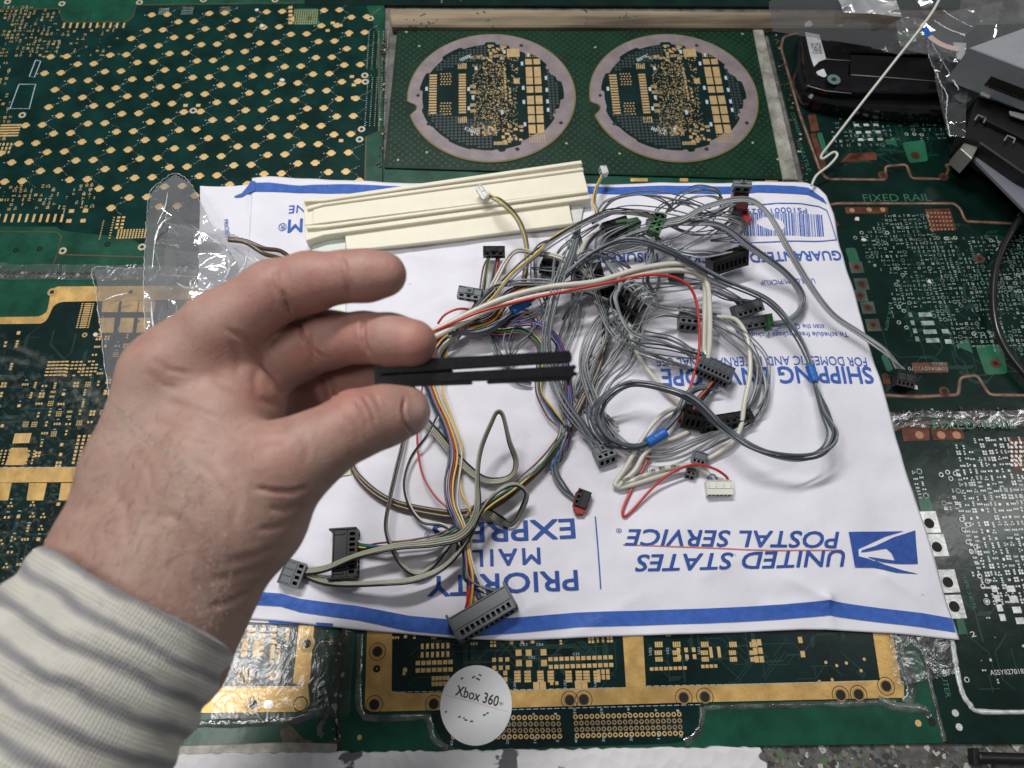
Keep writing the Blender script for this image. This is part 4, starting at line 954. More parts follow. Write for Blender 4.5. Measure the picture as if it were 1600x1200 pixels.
g = G(); g.strip(pxo([(696, 1086), (740, 1097), (793, 1112)]), .0003, .00086); g.build('pink_scratch', material('pinkish', (.70, .45, .40), .5), st)

g = G(); rng = random.Random(6)
for p in [(500, 757), (486, 786), (1432, 931), (640, 450), (1140, 870), (880, 620)]:
    c = P(*p); c.z = env_h(c.x, c.y) + .0006; g.tube([c, c + Vector((.0008, .0004, .0002)), c + Vector((.0015, rng.uniform(-.0006, .0006), 0))], .00008, 4)
g.build('dust_fibre', material('fibre', (.05, .04, .04), .8), kind='stuff')
# ------------------------------------------------------------------ loose objects round the envelope
mm('cream', (.80, .755, .61), .42, var=.03, vscale=60, spec=.4, bump=.05, bscale=500)
mm('black_plastic', (.010, .010, .011), .42, var=.15, vscale=200, spec=.45, bump=.10, bscale=900)
mm('grey_plastic', (.085, .093, .102), .45, var=.08, vscale=200, spec=.45, bump=.08, bscale=900)
mm('grey_mid', (.17, .19, .205), .45, var=.08, vscale=200, spec=.4)
mm('black_gloss', (.006, .006, .007), .16, coat=.5, var=.3, vscale=60, bump=.15, bscale=60)
mm('green_plastic', (.022, .12, .028), .45, var=.1, vscale=200)
mm('red_plastic', (.32, .022, .022), .4, var=.1, vscale=200)
mm('white_plastic', (.74, .73, .66), .4, var=.04, vscale=200)
mm('clear_plastic', (.62, .63, .61), .35, var=.06, vscale=200)
def slab(g, px, zt, zb, mi=0, bevel=0., r=0.):
    pts = [P(*p, zt).to_2d() for p in px]
    if r: pts = rounded(pts, r, 4)
    g.prism(pts, zb, zt, mi, bevel)
def slabo(name, px, zt, zb, mat, parent=None, bevel=0., r=0., **kw):
    g = G(); slab(g, px, zt, zb, 0, bevel, r); return g.build(name, mat, parent, **kw)

# cream plastic channel covers
e = empty('channel_cover', P(700, 320), 'long cream plastic cover with raised rails and a notched left end', 'plastic cover')
slabo('face_plate', [(490, 313), (908, 256), (919, 297), (488, 350)], .0135, .0115, M_['cream'], e, .0003)
slabo('rail', [(474, 310), (505, 308), (908, 250), (910, 255), (505, 314), (475, 315)], .0165, .006, M_['cream'], e, .0004)
slabo('rail', [(478, 322), (505, 315), (911, 261), (912, 265), (506, 320), (480, 327)], .0150, .0118, M_['cream'], e, .0004)
slabo('rail', [(478, 352), (508, 350), (918, 296), (919, 300), (508, 355), (479, 357)], .0155, .0118, M_['cream'], e, .0004)
slabo('rail', [(476, 366), (505, 360), (921, 304), (924, 310), (506, 367), (478, 376)], .0135, .006, M_['cream'], e, .0004)
slabo('end_tab', [(474, 316), (490, 318), (489, 350), (476, 352)], .0128, .010, M_['cream'], e, .0004)
slabo('side_wall', [(476, 352), (505, 353), (919, 300), (922, 306), (506, 362), (478, 370)], .0126, .0045, M_['cream'], e, .0004)
e = empty('channel_cover', P(720, 360), 'flat cream plastic strip tucked beneath the long railed cream cover', 'plastic cover')
slabo('face_plate', [(539, 364), (888, 312), (895, 349), (720, 372), (541, 392)], .0105, .0085, M_['cream'], e, .0004)
slabo('side_wall', [(541, 388), (720, 369), (895, 345), (896, 349), (721, 373), (541, 392)], .0084, .0052, M_['cream'], e)
slabo('end_bracket', [(888, 312), (920, 308), (924, 322), (912, 322), (908, 345), (896, 349)], .0075, .005, M_['clear_plastic'], e, .0003)
slabo('foot_clip', [(884, 370), (900, 366), (902, 382), (888, 385)], .008, .004, M_['clear_plastic'], e, .0004)

# slip of pale paper under the thumb, card behind the fingers
o = slabo('paper_slip', [(470, 690), (544, 716), (549, 741), (500, 750), (470, 748)], .0062, .0059, material('pale_paper', (.62, .66, .48), .7, var=.05), base=P(520, 730))
tag(o, 'slip of pale yellow green paper sticking out from under the thumb', 'paper')
o = slabo('clear_card', [(486, 375), (540, 372), (540, 520), (500, 522)], .0066, .0060, material('card_tint', (.60, .66, .62), .35, var=.05, coat=.3), base=P(510, 440))
tag(o, 'pale greenish plastic card showing between the two upper fingers', 'card')

# clear bags
seam_m = material('film_edge', (.62, .63, .64), .25, spec=.6)
def seam(parent, px, z, seed, r=.00022):
    rng = random.Random(seed); pts = catmull([P(x, y, z) for x, y in px], 14)
    pts = [p + Vector((rng.gauss(0, .00018), rng.gauss(0, .00018), rng.gauss(0, .0003))) for p in pts]
    g = G(); g.tube(pts, r, 4, rs=[r * rng.uniform(.3, 1.3) for _ in pts]); g.build('film_edge', seam_m, parent)
def bl(u, v): return .004 + .010 * sin(pi * min(1, v * 1.2)) * (.4 + .6 * sin(pi * u))
o = crumple('clear_plastic_bag', [(215, 262), (420, 262), (600, 660), (205, 660)], .004, .017, 150, 150, M_['film'], 11, outline=[(272, 271), (296, 284), (312, 315), (330, 352), (398, 378), (470, 410), (560, 520), (560, 660), (233, 660), (226, 500), (225, 420), (229, 340), (234, 302), (246, 288)], lift=bl, freq=38, sharp=1.05)
tag(o, 'crumpled clear plastic bag with shiny folds, upright beside the left edge of the envelope', 'plastic bag')
seam(o, [(330, 352), (312, 315), (296, 284), (272, 271), (246, 288), (234, 302), (229, 340), (225, 420), (226, 500), (233, 640)], .012, 1)
seam(o, [(330, 352), (360, 366), (398, 380), (440, 396)], .015, 2)
seam(o, [(250, 345), (290, 356), (318, 362), (345, 372)], .017, 3, .00015)
glint = material('film_glint', (.80, .81, .82), .12, spec=.8, coat=.6)  # glossy white ribbons painted in as highlights on the bag's folds
for k, (px, w) in enumerate([([(238, 420), (243, 372), (252, 350), (262, 342)], .0012), ([(296, 350), (330, 372), (352, 392), (368, 408)], .0006), ([(334, 372), (352, 392), (358, 420), (346, 442)], .0022), ([(366, 388), (384, 402), (376, 424), (366, 440)], .0026), ([(392, 396), (404, 408), (424, 420)], .0014), ([(262, 300), (258, 322), (246, 350)], .0007), ([(276, 442), (292, 450), (306, 444)], .0018), ([(330, 440), (322, 452), (308, 458)], .0018), ([(236, 470), (238, 500), (244, 540)], .0010), ([(258, 430), (300, 432), (340, 433)], .0004), ([(162, 470), (180, 462), (200, 458)], .0010), ([(176, 600), (180, 620), (190, 634)], .0018)]):
    pts = catmull([P(x, y, .021 if x > 225 else .0085) for x, y in px], 8); N = len(pts); rng = random.Random(k)
    g = G(); vs = []
    for i, p in enumerate(pts):
        d = (pts[min(i + 1, N - 1)] - pts[max(i - 1, 0)]).normalized(); nn = Vector((-d.y, d.x, rng.uniform(-.3, .3))) * w * sin(pi * (i + .3) / (N + .3)) * rng.uniform(.5, 1.2) * .5
        vs += [p + nn, p + Vector((0, 0, w * .4)), p - nn]
    g.add(vs, [(3 * i + a, 3 * i + a + 1, 3 * i + a + 4, 3 * i + a + 3) for i in range(N - 1) for a in (0, 1)], 0, True)
    g.build('painted_glint', glint, o)
M2 = clear_film('bag_inner_film', .20, bumps=.2, scale=80, rough=.08)
o = crumple('clear_plastic_bag', [(262, 340), (345, 372), (470, 560), (240, 600)], .003, .013, 110, 110, M2, 14, lift=lambda u, v: .004, freq=50, sharp=1.05, outline=[(264, 348), (290, 350), (318, 362), (345, 380), (400, 408), (440, 460), (470, 560), (250, 620), (262, 480), (256, 400)])
tag(o, 'inner crumpled clear bag folded inside the upright one near the index finger', 'plastic bag')
o = crumple('clear_plastic_bag', [(146, 420), (262, 417), (262, 780), (172, 640)], .002, .0045, 60, 90, M_['film2'], 17, lift=lambda u, v: .0015 + .004 * u, freq=22, sharp=1.05)
tag(o, 'flat greyish clear plastic bag lying over the gold bordered board, left of the knuckles', 'plastic bag')
seam(o, [(172, 640), (160, 540), (150, 460), (146, 420), (190, 419), (232, 418)], .0065, 4)

# clutter in the upper right
e = empty('black_tray', P(1370, 120), 'glossy black plastic casing with a screw boss, below the crumpled bag at the upper right', 'casing')
slabo('base_shell', [(1252, 42), (1520, 52), (1500, 176), (1400, 172), (1300, 160), (1262, 150), (1246, 110)], .012, .001, M_['black_gloss'], e, .002, .006)
slabo('rim', [(1254, 60), (1500, 70), (1496, 86), (1330, 80), (1326, 116), (1490, 128), (1488, 146), (1300, 142), (1262, 132)], .018, .012, M_['black_gloss'], e, .001, .002)
slabo('inner_plate', [(1328, 84), (1500, 92), (1490, 132), (1330, 122)], .0165, .012, material('black_satin', (.010, .010, .011), .3), e, .0008, .002)
g = G(); c = P(1303, 124, .0205).to_2d(); g.ring(c, .0018, .0045, .0205, 24, 0); g.disc(c, .0018, .0203, 16, 1)
g.prism([(c.x + .0046 * cos(k * pi / 8), c.y + .0046 * sin(k * pi / 8)) for k in range(16)], .015, .0202, 2)
g.build('screw_boss', [material('teal_grey', (.10, .17, .17), .4), M_['hole'], M_['black_gloss']], e)
g = G()
for px in ([(1330, 117), (1400, 122), (1484, 129)], [(1284, 92), (1328, 95)], [(1262, 134), (1290, 142), (1330, 146)]): g.tube([P(x, y, .0185) for x, y in px], .00025, 5)
g.build('edge_highlight', material('edge_shine', (.30, .30, .31), .25), e)  # pale tubes painted in as highlights on the casing's edges
e2 = empty('white_label', P(1275, 80, .02), 'narrow white printed label stuck on the left end of the black casing', 'label')
wl = material('label_white', (.55, .57, .58), .45, var=.08)
slabo('label_paper', [(1258, 50), (1280, 54), (1291, 92), (1280, 96), (1272, 104), (1266, 86)], .0190, .0186, wl, e2)
slabo('label_paper', [(1257, 36), (1266, 31), (1270, 38), (1268, 41), (1258, 42)], .0190, .0186, wl, e2, r=.001)
slabo('label_paper', [(1275, 112), (1287, 107), (1292, 118), (1288, 121), (1278, 117)], .0190, .0186, wl, e2, r=.001)
g = G(); rng = random.Random(4)
for i in range(10):
    for j in range(12):
        if rng.random() < .55: c = P(1268 + i * 1.5 + j * .25, 68 + j * 1.4, .0191).to_2d(); rect(g, c, .0006, .0005, .0191, 0)
g.build('label_print', material('label_ink', (.04, .04, .05), .5), e2, kind='stuff')
o = crumple('clear_plastic_bag', [(1198, -6), (1600, -30), (1470, 96), (1200, 50)], .022, .010, 120, 50, clear_film('smoky_film', .05, (.80, .80, .82), bumps=.12, scale=40, rough=.1), 21, lift=lambda u, v: .006 * sin(pi * u) + .004, freq=24, sharp=1.05, outline=[(1200, 2), (1230, -20), (1600, -30), (1600, 60), (1470, 94), (1452, 80), (1400, 84), (1350, 70), (1290, 62), (1205, 48)])
tag(o, 'smoky clear plastic bag draped over the back end of the black casing', 'plastic bag')
o = crumple('clear_plastic_bag', [(1395, 22), (1660, -20), (1640, 120), (1405, 76)], .034, .022, 130, 90, clear_film('bright_film', .10, bumps=.2, scale=60, rough=.08), 23, lift=lambda u, v: .006, freq=44, sharp=1.05, outline=[(1398, 34), (1412, 26), (1450, 30), (1500, 14), (1560, 2), (1600, -12), (1640, -14), (1640, 110), (1560, 96), (1520, 100), (1470, 82), (1430, 84), (1404, 70)])
tag(o, 'crumpled clear bag with bright creases holding the flat flex cable, left of the grey box', 'plastic bag')
o = crumple('clear_plastic_bag', [(1446, 58), (1516, 92), (1508, 216), (1482, 214)], .024, .016, 50, 80, clear_film('bright_film2', .04, bumps=.2, scale=90, rough=.08), 25, lift=lambda u, v: .006, freq=44, sharp=1.05)
tag(o, 'narrow twisted tail of clear plastic bag hanging down beside the grey box', 'plastic bag')
seam(o, [(1450, 62), (1453, 92), (1470, 130), (1480, 150), (1478, 180), (1485, 214)], .034, 6, .0004)
seam(o, [(1455, 66), (1475, 100), (1498, 140)], .038, 7, .0005)
foil = material('foil', (.85, .86, .87), .28, .75, bump=.5, bscale=200)
o = crumple('foil_scrap', [(1306, -12), (1398, -14), (1408, 26), (1316, 18)], .036, .010, 60, 34, foil, 27, freq=80)
tag(o, 'crumpled silver foil scrap at the top edge behind the black casing', 'foil')
o = crumple('foil_scrap', [(1490, 66), (1512, 68), (1508, 96), (1496, 92)], .050, .004, 16, 16, foil, 28, freq=80)
tag(o, 'small bright foil knot at the left corner of the grey box', 'foil')
e = empty('flex_cable', P(1470, 60, .04), 'flat pinkish flex cable with a blue end inside the crumpled bag', 'cable')
def ribbon_px(name, px, z, w, mat, e, th=.0003):
    pp = catmull([P(x, y, z) for x, y in px], 8); g = G(); g.strip(pp, w, z); return g.build(name, mat, e)
ribbon_px('ribbon', [(1452, 56), (1462, 64), (1478, 72), (1498, 77)], .052, .0042, material('flex', (.46, .36, .33), .4), e)
slabo('stiffener', [(1442, 45), (1448, 41), (1456, 53), (1448, 58)], .0525, .0519, material('flex_blue', (.01, .09, .42), .4), e)
o = slabo('green_module', [(1400, 50), (1450, 46), (1448, 60), (1402, 62)], .031, .029, material('green_pcb', (.03, .16, .05), .4), base=P(1425, 54))
tag(o, 'small bright green circuit board end inside the crumpled bag, beside the black casing', 'circuit board')
e = empty('grey_drive_box', P(1600, 120, .02), 'smooth grey plastic box with a dark slot, cut off by the upper right frame edge', 'box')
gb = material('grey_box', (.27, .29, .31), .5, var=.05, vscale=300, bump=.06, bscale=1200)
TP = [(1515, 74), (1604, 108), (1820, 190), (1800, -40), (1604, 42)]
slabo('housing', TP, .062, .036, gb, e, .0006)
# slot let into the front face
A_, B_ = P(1515, 74, .062), P(1604, 108, .062); d_ = (B_ - A_).normalized(); nn = Vector((d_.y, -d_.x, 0))
def on_face(s, z): q = A_ + d_ * s; return Vector((q.x, q.y, z))
Ls = (B_ - A_).length
g = G(); M = Matrix(((d_.x, nn.x, 0, 0), (d_.y, nn.y, 0, 0), (0, 0, 1, 0), (0, 0, 0, 1)))
c = on_face(Ls * 1.25, .0460); g.box(Matrix.Translation(c - nn * .0018) @ M, Ls * 1.3, .004, .0075); g.build('slot_opening', M_['hole'], e)
g = G(); c = on_face(Ls * 1.27, .0432); g.box(Matrix.Translation(c - nn * .0008) @ M, Ls * 1.25, .003, .0012, bev=.0002); g.build('slot_tray', M_['black_plastic'], e)
g = G(); c = on_face(Ls * .72, .0375); g.box(Matrix.Translation(c + nn * .001) @ M, .006, .004, .0006); g.build('bracket', M_['alloy'], e)
slabo('screw_tab', [(1577, 173), (1600, 178), (1618, 188), (1600, 187), (1580, 180)], .034, .0332, material('tab_metal', (.5, .5, .5), .35, .4), e, r=.0008)
e = empty('black_connector_frame', P(1570, 220, .01), 'black plastic frame with small clips under the grey box, a pale metal plate below it', 'frame')
slabo('frame_body', [(1528, 150), (1560, 158), (1720, 230), (1720, 330), (1600, 270), (1531, 222), (1506, 214)], .030, .012, M_['black_plastic'], e, .0008)
slabo('frame_ridge', [(1536, 176), (1720, 268), (1720, 276), (1534, 184)], .034, .030, M_['black_plastic'], e, .0006)
for x, y in ((1530, 184), (1576, 216)):
    g = G(); pts = [P(x - 7, y + 4, .0335), P(x - 2, y - 4, .0335), P(x + 10, y + 1, .0335), P(x + 7, y + 8, .0335)]; g.tube(pts, .0006, 6); g.build('clip', M_['grey_mid'], e)
slabo('metal_end', [(1514, 211), (1530, 227), (1519, 248), (1501, 232)], .026, .012, material('brushed', (.34, .34, .30), .35, .5, bump=.2, bscale=300), e, .0005)
slabo('metal_plate', [(1530, 232), (1600, 282), (1700, 350), (1700, 420), (1600, 327), (1520, 246)], .020, .018, material('plate_grey', (.22, .235, .27), .42, .3), e)
for x, y in ((1488, 90), (1504, 156)):
    o = None
g = G(); 
for x, y in ((1488, 90), (1505, 152)):
    c = P(x, y, .03).to_2d(); g.prism([(c.x + .0055 * cos(k * pi / 10), c.y + .0042 * sin(k * pi / 10)) for k in range(20)], .020, .030, 0); g.disc(c, .0022, .0303, 16, 1)
g.build('screw_boss', [material('boss_grey', (.09, .095, .10), .45), M_['hole']], e)

# white wire crossing the upper right, black cable at the right edge
def cable(name, px, r, mat, label, cat='cable', n=10, parent=None, seg=10, kind=None):
    pts = catmull([P(x, y, z) for x, y, z in px], seg); g = G(); g.tube(pts, r, n)
    o = g.build(name, mat, parent, base=None if parent else pts[0]); 
    if label: tag(o, label, cat)
    return o
cable('white_wire', [(1480, -30, .06), (1462, 10, .056), (1440, 42, .052), (1400, 93, .045), (1345, 163, .032), (1300, 221, .018), (1284, 242, .012), (1286, 248, .011), (1302, 238, .012), (1308, 243, .012), (1296, 258, .010), (1276, 274, .008), (1268, 290, .007)], .00085, material('wire_white', (.60, .58, .52), .45), 'thin off-white wire running diagonally from the top edge to the envelope corner', 'wire', seg=14)
cable('black_cable', [(1680, 240, .02), (1606, 326, .012), (1566, 388, .008), (1552, 450, .006), (1560, 520, .006), (1600, 582, .006), (1660, 640, .006)], .0021, material('cable_black', (.012, .012, .013), .28), 'thick glossy black cable curving along the right edge beside the grey frame', n=12, seg=16)

# foreground: peeling white board, edging, black rod
wb = material('peeling_white', (.66, .66, .67), .7, var=.05)
nt = wb.node_tree; b = nt.nodes['Principled BSDF']; tc = nt.nodes.new('ShaderNodeTexCoord')
n1 = nt.nodes.new('ShaderNodeTexNoise'); n1.inputs['Scale'].default_value = 55; n1.inputs['Detail'].default_value = 5
r1 = nt.nodes.new('ShaderNodeValToRGB'); r1.color_ramp.elements[0].position = .60; r1.color_ramp.elements[1].position = .625; r1.color_ramp.elements[0].color = (.68, .67, .69, 1); r1.color_ramp.elements[1].color = (.10, .10, .11, 1)
vo = nt.nodes.new('ShaderNodeTexVoronoi'); vo.inputs['Scale'].default_value = 150; bp = nt.nodes.new('ShaderNodeBump'); bp.inputs['Strength'].default_value = .55; bp.inputs['Distance'].default_value = .0015
nt.links.new(tc.outputs['Object'], n1.inputs[0]); nt.links.new(n1.outputs['Fac'], r1.inputs[0]); nt.links.new(r1.outputs[0], b.inputs['Base Color'])
nt.links.new(tc.outputs['Object'], vo.inputs['Vector']); nt.links.new(vo.outputs['Distance'], bp.inputs['Height']); nt.links.new(bp.outputs[0], b.inputs['Normal'])
rng = random.Random(8)
edge = [(x, 1180 - (x - 216) * .013 + rng.uniform(-2, 2)) for x in range(222, 1180, 9)]
g = G(); slab(g, [(214, 1200)] + edge + [(1188, 1168), (1199, 1182), (1206, 1400), (190, 1400)], .0045, -.002, bevel=.0006)
tag(g.build('white_board', wb, base=P(700, 1190)), 'white board with peeling chipped surface along the bottom edge of the view', 'board')
o = slabo('metal_edging', [(200, 1168), (440, 1160), (526, 1162), (526, 1180), (210, 1188)], .001, -.002, M_['alloy'], bevel=.0003, base=P(360, 1170)); tag(o, 'dull metal edging strip at the bottom left, next to the striped sleeve', 'metal strip')
cable('black_rod', [(1527, 1184, .003), (1600, 1186, .003), (1700, 1188, .003)], .0026, M_['black_plastic'], 'black plastic rod lying at the bottom right corner', 'rod', n=12)
o = slabo('rod_cap', [(1521, 1170), (1531, 1170), (1532, 1196), (1523, 1196)], .004, -.001, M_['black_plastic'], bevel=.0005, base=P(1526, 1184)); tag(o, 'short black cap at the left end of the black rod', 'cap')
g = G(); rng = random.Random(77)
mats = [material('paint_white', (.42, .42, .40), .6), material('paint_blue', (.11, .13, .145), .6), material('paint_green', (.09, .14, .07), .6), material('paint_dark', (.04, .04, .04), .7), material('paint_tan', (.17, .16, .13), .6)]
for _ in range(300):
    c = P(rng.uniform(1190, 1620), rng.uniform(1164, 1215), -.002); r = rng.uniform(.0003, .0017) * (1.6 if rng.random() < .1 else 1)
    g.prism([(c.x + r * cos(a) * rng.uniform(.5, 1.4), c.y + r * sin(a) * rng.uniform(.5, 1.4)) for a in [i * .9 for i in range(7)]], -.0022, -.0021 + .0002 * rng.random() + _ * 1e-6, rng.choice((0, 1, 1, 3, 3, 4, 4, 2)))
g.build('paint_splatter', mats, kind='stuff')
# ------------------------------------------------------------------ cable harnesses
WC = dict(grey=(.215, .23, .245), slate=(.085, .105, .125), pale=(.36, .37, .375), cream=(.60, .58, .50), red=(.50, .035, .03), yellow=(.74, .50, .08), blue=(.04, .13, .42), green=(.015, .14, .06), orange=(.62, .13, .05), purple=(.13, .05, .22), brown=(.095, .062, .035), black=(.012, .012, .014), white=(.66, .65, .60), tan=(.36, .355, .275), pink=(.55, .28, .26), maroon=(.16, .03, .035), teal=(.03, .16, .20))
WM = {k: material('wire_' + k, c, .28, spec=.55, var=.06, vscale=90) for k, c in WC.items()}
mm('blue_tape', (.015, .13, .48), .4, var=.1, vscale=300, bump=.2, bscale=300)
mm('tan_black_face', (.01, .01, .01), .4)
def floor_z(p): return (env_h(p.x, p.y) if inside(p.to_2d(), EDGE) else .0004)
def bundle(e, px, n, r, spread, cols, seed, wander=.8, s_fan=None, e_fan=None, seg=9, sides=6):
    """n loose wires following the photo path px = (x, y, height mm[, spread factor])"""
    rng = random.Random(seed); C_ = [P(q[0], q[1], (6 + (q[2] - 6) * 1.35 if 0 < i_ < len(px) - 1 else q[2]) * .001) for i_, q in enumerate(px)]; N = len(C_)
    lat = []
    for i in range(N):
        t = (C_[min(i + 1, N - 1)] - C_[max(i - 1, 0)]).normalized(); a = t.cross(Vector((0, 0, 1))); a = a.normalized() if a.length > .05 else Vector((1, 0, 0)); lat.append((a, a.cross(t).normalized()))
    out = []
    for k in range(n):
        ang = 2 * pi * (k * .618 + rng.random() * .2); rad = spread * math.sqrt((k + .5) / n); oa, ob = rad * cos(ang), rad * sin(ang) * .6
        pts = []
        for i in range(N):
            f = px[i][3] if len(px[i]) > 3 else (.35 if i in (0, N - 1) else 1.)
            if i == 0 and s_fan: a_, b_ = s_fan; t = (k + .5) / n; pts.append(P(a_[0] + (b_[0] - a_[0]) * t, a_[1] + (b_[1] - a_[1]) * t, a_[2] * .001)); continue
            if i == N - 1 and e_fan: a_, b_ = e_fan; t = (k + .5) / n; pts.append(P(a_[0] + (b_[0] - a_[0]) * t, a_[1] + (b_[1] - a_[1]) * t, a_[2] * .001)); continue
            u, v = oa * f + rng.gauss(0, wander) * f * .5, ob * f + rng.gauss(0, wander) * f * .5
            q = C_[i] + lat[i][0] * u * .001 + lat[i][1] * v * .001
            q.z = max(q.z, floor_z(q) + r * .0011); pts.append(q)
        pp = catmull(pts, seg)
        for q in pp[1:-1]: q.z = max(q.z, floor_z(q) + r * .0009)
        g = G(); g.tube(pp, r * .001 * rng.uniform(.86, 1.12), sides); col = cols[k % len(cols)]
        out.append(g.build('wire', WM[col], e))
    return out
def ribbon(e, px, n, r, cols, edge=None, seg=10, name='ribbon_wire'):
    """flat ribbon cable: px = (x, y, height mm, roll degrees)"""
    C_ = [P(q[0], q[1], (6 + (q[2] - 6) * 1.5 if 0 < i_ < len(px) - 1 else q[2]) * .001) for i_, q in enumerate(px)]; pp = catmull(C_, seg)
    rl = catmull([Vector((q[3] if len(q) > 3 else 0, 0, 0)) for q in px], seg); N = len(pp)
    for k in range(n):
        g = G(); o = (k - (n - 1) / 2) * r * 1.9 * .001; pts = []
        for i, p in enumerate(pp):
            t = (pp[min(i + 1, N - 1)] - pp[max(i - 1, 0)]).normalized(); a = t.cross(Vector((0, 0, 1)));
            if a.length < .05: a = Vector((1, 0, 0))
            a.normalize(); b = a.cross(t).normalized(); an = radians(rl[i].x)
            q = p + (a * cos(an) + b * sin(an)) * o; pts.append(q)
        lo = [max(0, floor_z(q) + r * .001 - q.z) for q in pts]
        for q, l in zip(pts, lo): q.z += l
        g.tube(pts, r * .001, 6); g.build(name, WM[cols[k % len(cols)]], e)
def face_grid(g, O, U, V, Nn, xs, ys, holes, depth, mi, md):
    for i in range(len(xs) - 1):
        for j in range(len(ys) - 1):
            p = [O + U * xs[i] + V * ys[j], O + U * xs[i + 1] + V * ys[j], O + U * xs[i + 1] + V * ys[j + 1], O + U * xs[i] + V * ys[j + 1]]
            if (i, j) in holes:
                q = [v - Nn * depth for v in p]
                g.add(p + q, [(4, 5, 6, 7), (0, 1, 5, 4), (1, 2, 6, 5), (2, 3, 7, 6), (3, 0, 4, 7)], md)
            else: g.add(p, [(0, 1, 2, 3)], mi)
def connector(e, p0, p1, z, W, Hh, n, mat, roll=0., rows=1, top_holes=True, front_holes=True, latch=None, ribs=0, ears=False, pitch=0., name='connector_housing', pins=False):
    """multi-pole plug; p0, p1 = photo ends of its long axis; z mm; W, Hh mm"""
    A_, B_ = P(*p0, z * .001), P(*p1, (z + pitch) * .001); X = (B_ - A_); L = X.length; X.normalize()
    Y = Vector((0, 0, 1)).cross(X).normalized(); R_ = Matrix.Rotation(radians(roll), 3, X); Y = R_ @ Y; Zv = X.cross(Y); O = (A_ + B_) / 2
    w, h = W * .001, Hh * .001; g = G()
    def cells(L_, n_, a, hw):
        xs = [-L_ / 2]; pitch_ = L_ * .92 / n_
        for i in range(n_): c = -L_ * .46 + pitch_ * (i + .5); xs += [c - pitch_ * hw, c + pitch_ * hw]
        return xs + [L_ / 2]
    xs = cells(L, n, 0, .30)
    if top_holes and rows == 2: ys = [-w / 2, -w * .34, -w * .10, w * .10, w * .34, w / 2]; hj = (1, 3)
    else: ys = [-w / 2, -w * .40, -w * .18, w / 2]; hj = (1,)
    face_grid(g, O + Zv * h / 2, X, Y, Zv, xs, ys, {(2 * i + 1, j) for i in range(n) for j in hj} if top_holes else set(), h * .35, 0, 1)
    zs = [-h / 2, -h * .28, h * .22, h / 2]
    face_grid(g, O - Y * w / 2, X, Zv, -Y, xs, zs, {(2 * i + 1, 1) for i in range(n)} if front_holes else set(), w * .3, 0, 1)
    face_grid(g, O + Y * w / 2, -X, Zv, Y, xs, zs, {(2 * i + 1, 1) for i in range(n)}, w * .2, 0, 1)
    face_grid(g, O - Zv * h / 2, X, -Y, -Zv, [-L / 2, L / 2], [-w / 2, w / 2], set(), 0, 0, 1)
    face_grid(g, O + X * L / 2, Y, Zv, X, [-w / 2, w / 2], [-h / 2, h / 2], set(), 0, 0, 1); face_grid(g, O - X * L / 2, -Y, Zv, -X, [-w / 2, w / 2], [-h / 2, h / 2], set(), 0, 0, 1)
    o = g.build(name, [mat, M_['hole']], e)
    Mr = Matrix.Translation(O) @ Matrix(((X.x, Y.x, Zv.x, 0), (X.y, Y.y, Zv.y, 0), (X.z, Y.z, Zv.z, 0), (0, 0, 0, 1)))
    g = G()
    for i in range(ribs): g.box(Mr @ Matrix.Translation((-L * .42 + L * .84 * i / max(1, ribs - 1), w * .22, h / 2 + .0002)), L * .05, w * .42, .0006, bev=.00015)
    g.box(Mr @ Matrix.Translation((0, w * .46, h / 2 + .0003)), L * .98, w * .06, .0007, bev=.00015); g.box(Mr @ Matrix.Translation((0, -w * .08, h / 2 + .0002)), L * .98, w * .03, .0005, bev=.0001)
    if ears:
        for s in (-1, 1): g.box(Mr @ Matrix.Translation((s * (L / 2 + .0006), w * .1, 0)), .0012, w * 1.12, h * 1.15, bev=.0003)
    g.build('rib', mat, o)
    if latch:
        g = G(); g.box(Mr @ Matrix.Translation((0, w * .15, h / 2 + .0007)), L * .32, w * .5, .0014, bev=.0003); g.box(Mr @ Matrix.Translation((0, w * .15, h / 2 + .0013)), L * .16, w * .24, .0010, 1, bev=.0002)
        g.build('latch', [latch, M_['black_plastic']], o)
    return o
def sleeve_tape(e, pts, r, name='blue_tape_wrap'):
    pp = catmull([P(x, y, z * .001) for x, y, z in pts], 6); g = G(); g.tube(pp, r * .001, 14, rs=[r * .001 * (1 + .05 * sin(i * 2.1)) for i in range(len(pp))]); g.build(name, M_['blue_tape'], e)
def harness(label, at, name='cable_harness', cat='cable harness', group=None): return empty(name, P(*at, .004), label, cat, group)
GP, BP, GM, WP = M_['grey_plastic'], M_['black_plastic'], M_['grey_mid'], M_['white_plastic']
gr = ['grey', 'grey', 'pale', 'grey', 'slate']

# slate bundle with two blue tape wraps making the big loop on the right
e = harness('slate grey wire bundle with two blue tape wraps forming the big loop', (1200, 640))
bundle(e, [(700, 520, 20), (760, 515, 16), (812, 478, 18, .7), (870, 440, 22), (925, 395, 26), (985, 375, 28), (1050, 395, 28), (1120, 432, 24), (1200, 470, 20), (1245, 520, 16), (1269, 572, 13, .55), (1276, 605, 12, .7), (1290, 645, 16, 1.2), (1304, 680, 19, 1.5), (1285, 706, 20, 1.3), (1240, 714, 20), (1180, 700, 20), (1130, 668, 18), (1085, 625, 22), (1040, 606, 24), (985, 600, 22, 1.2), (945, 622, 18, 1.5), (934, 650, 15, 1.6), (950, 685, 13, 1.3), (990, 697, 12, 1), (1022, 686, 12, .6), (1055, 652, 13, .9), (1078, 612, 14), (1104, 592, 12)], 7, .66, 3.0, ['slate', 'slate', 'grey', 'slate'], 101, .9, e_fan=((1092, 598, 11), (1130, 612, 11)), seg=8)
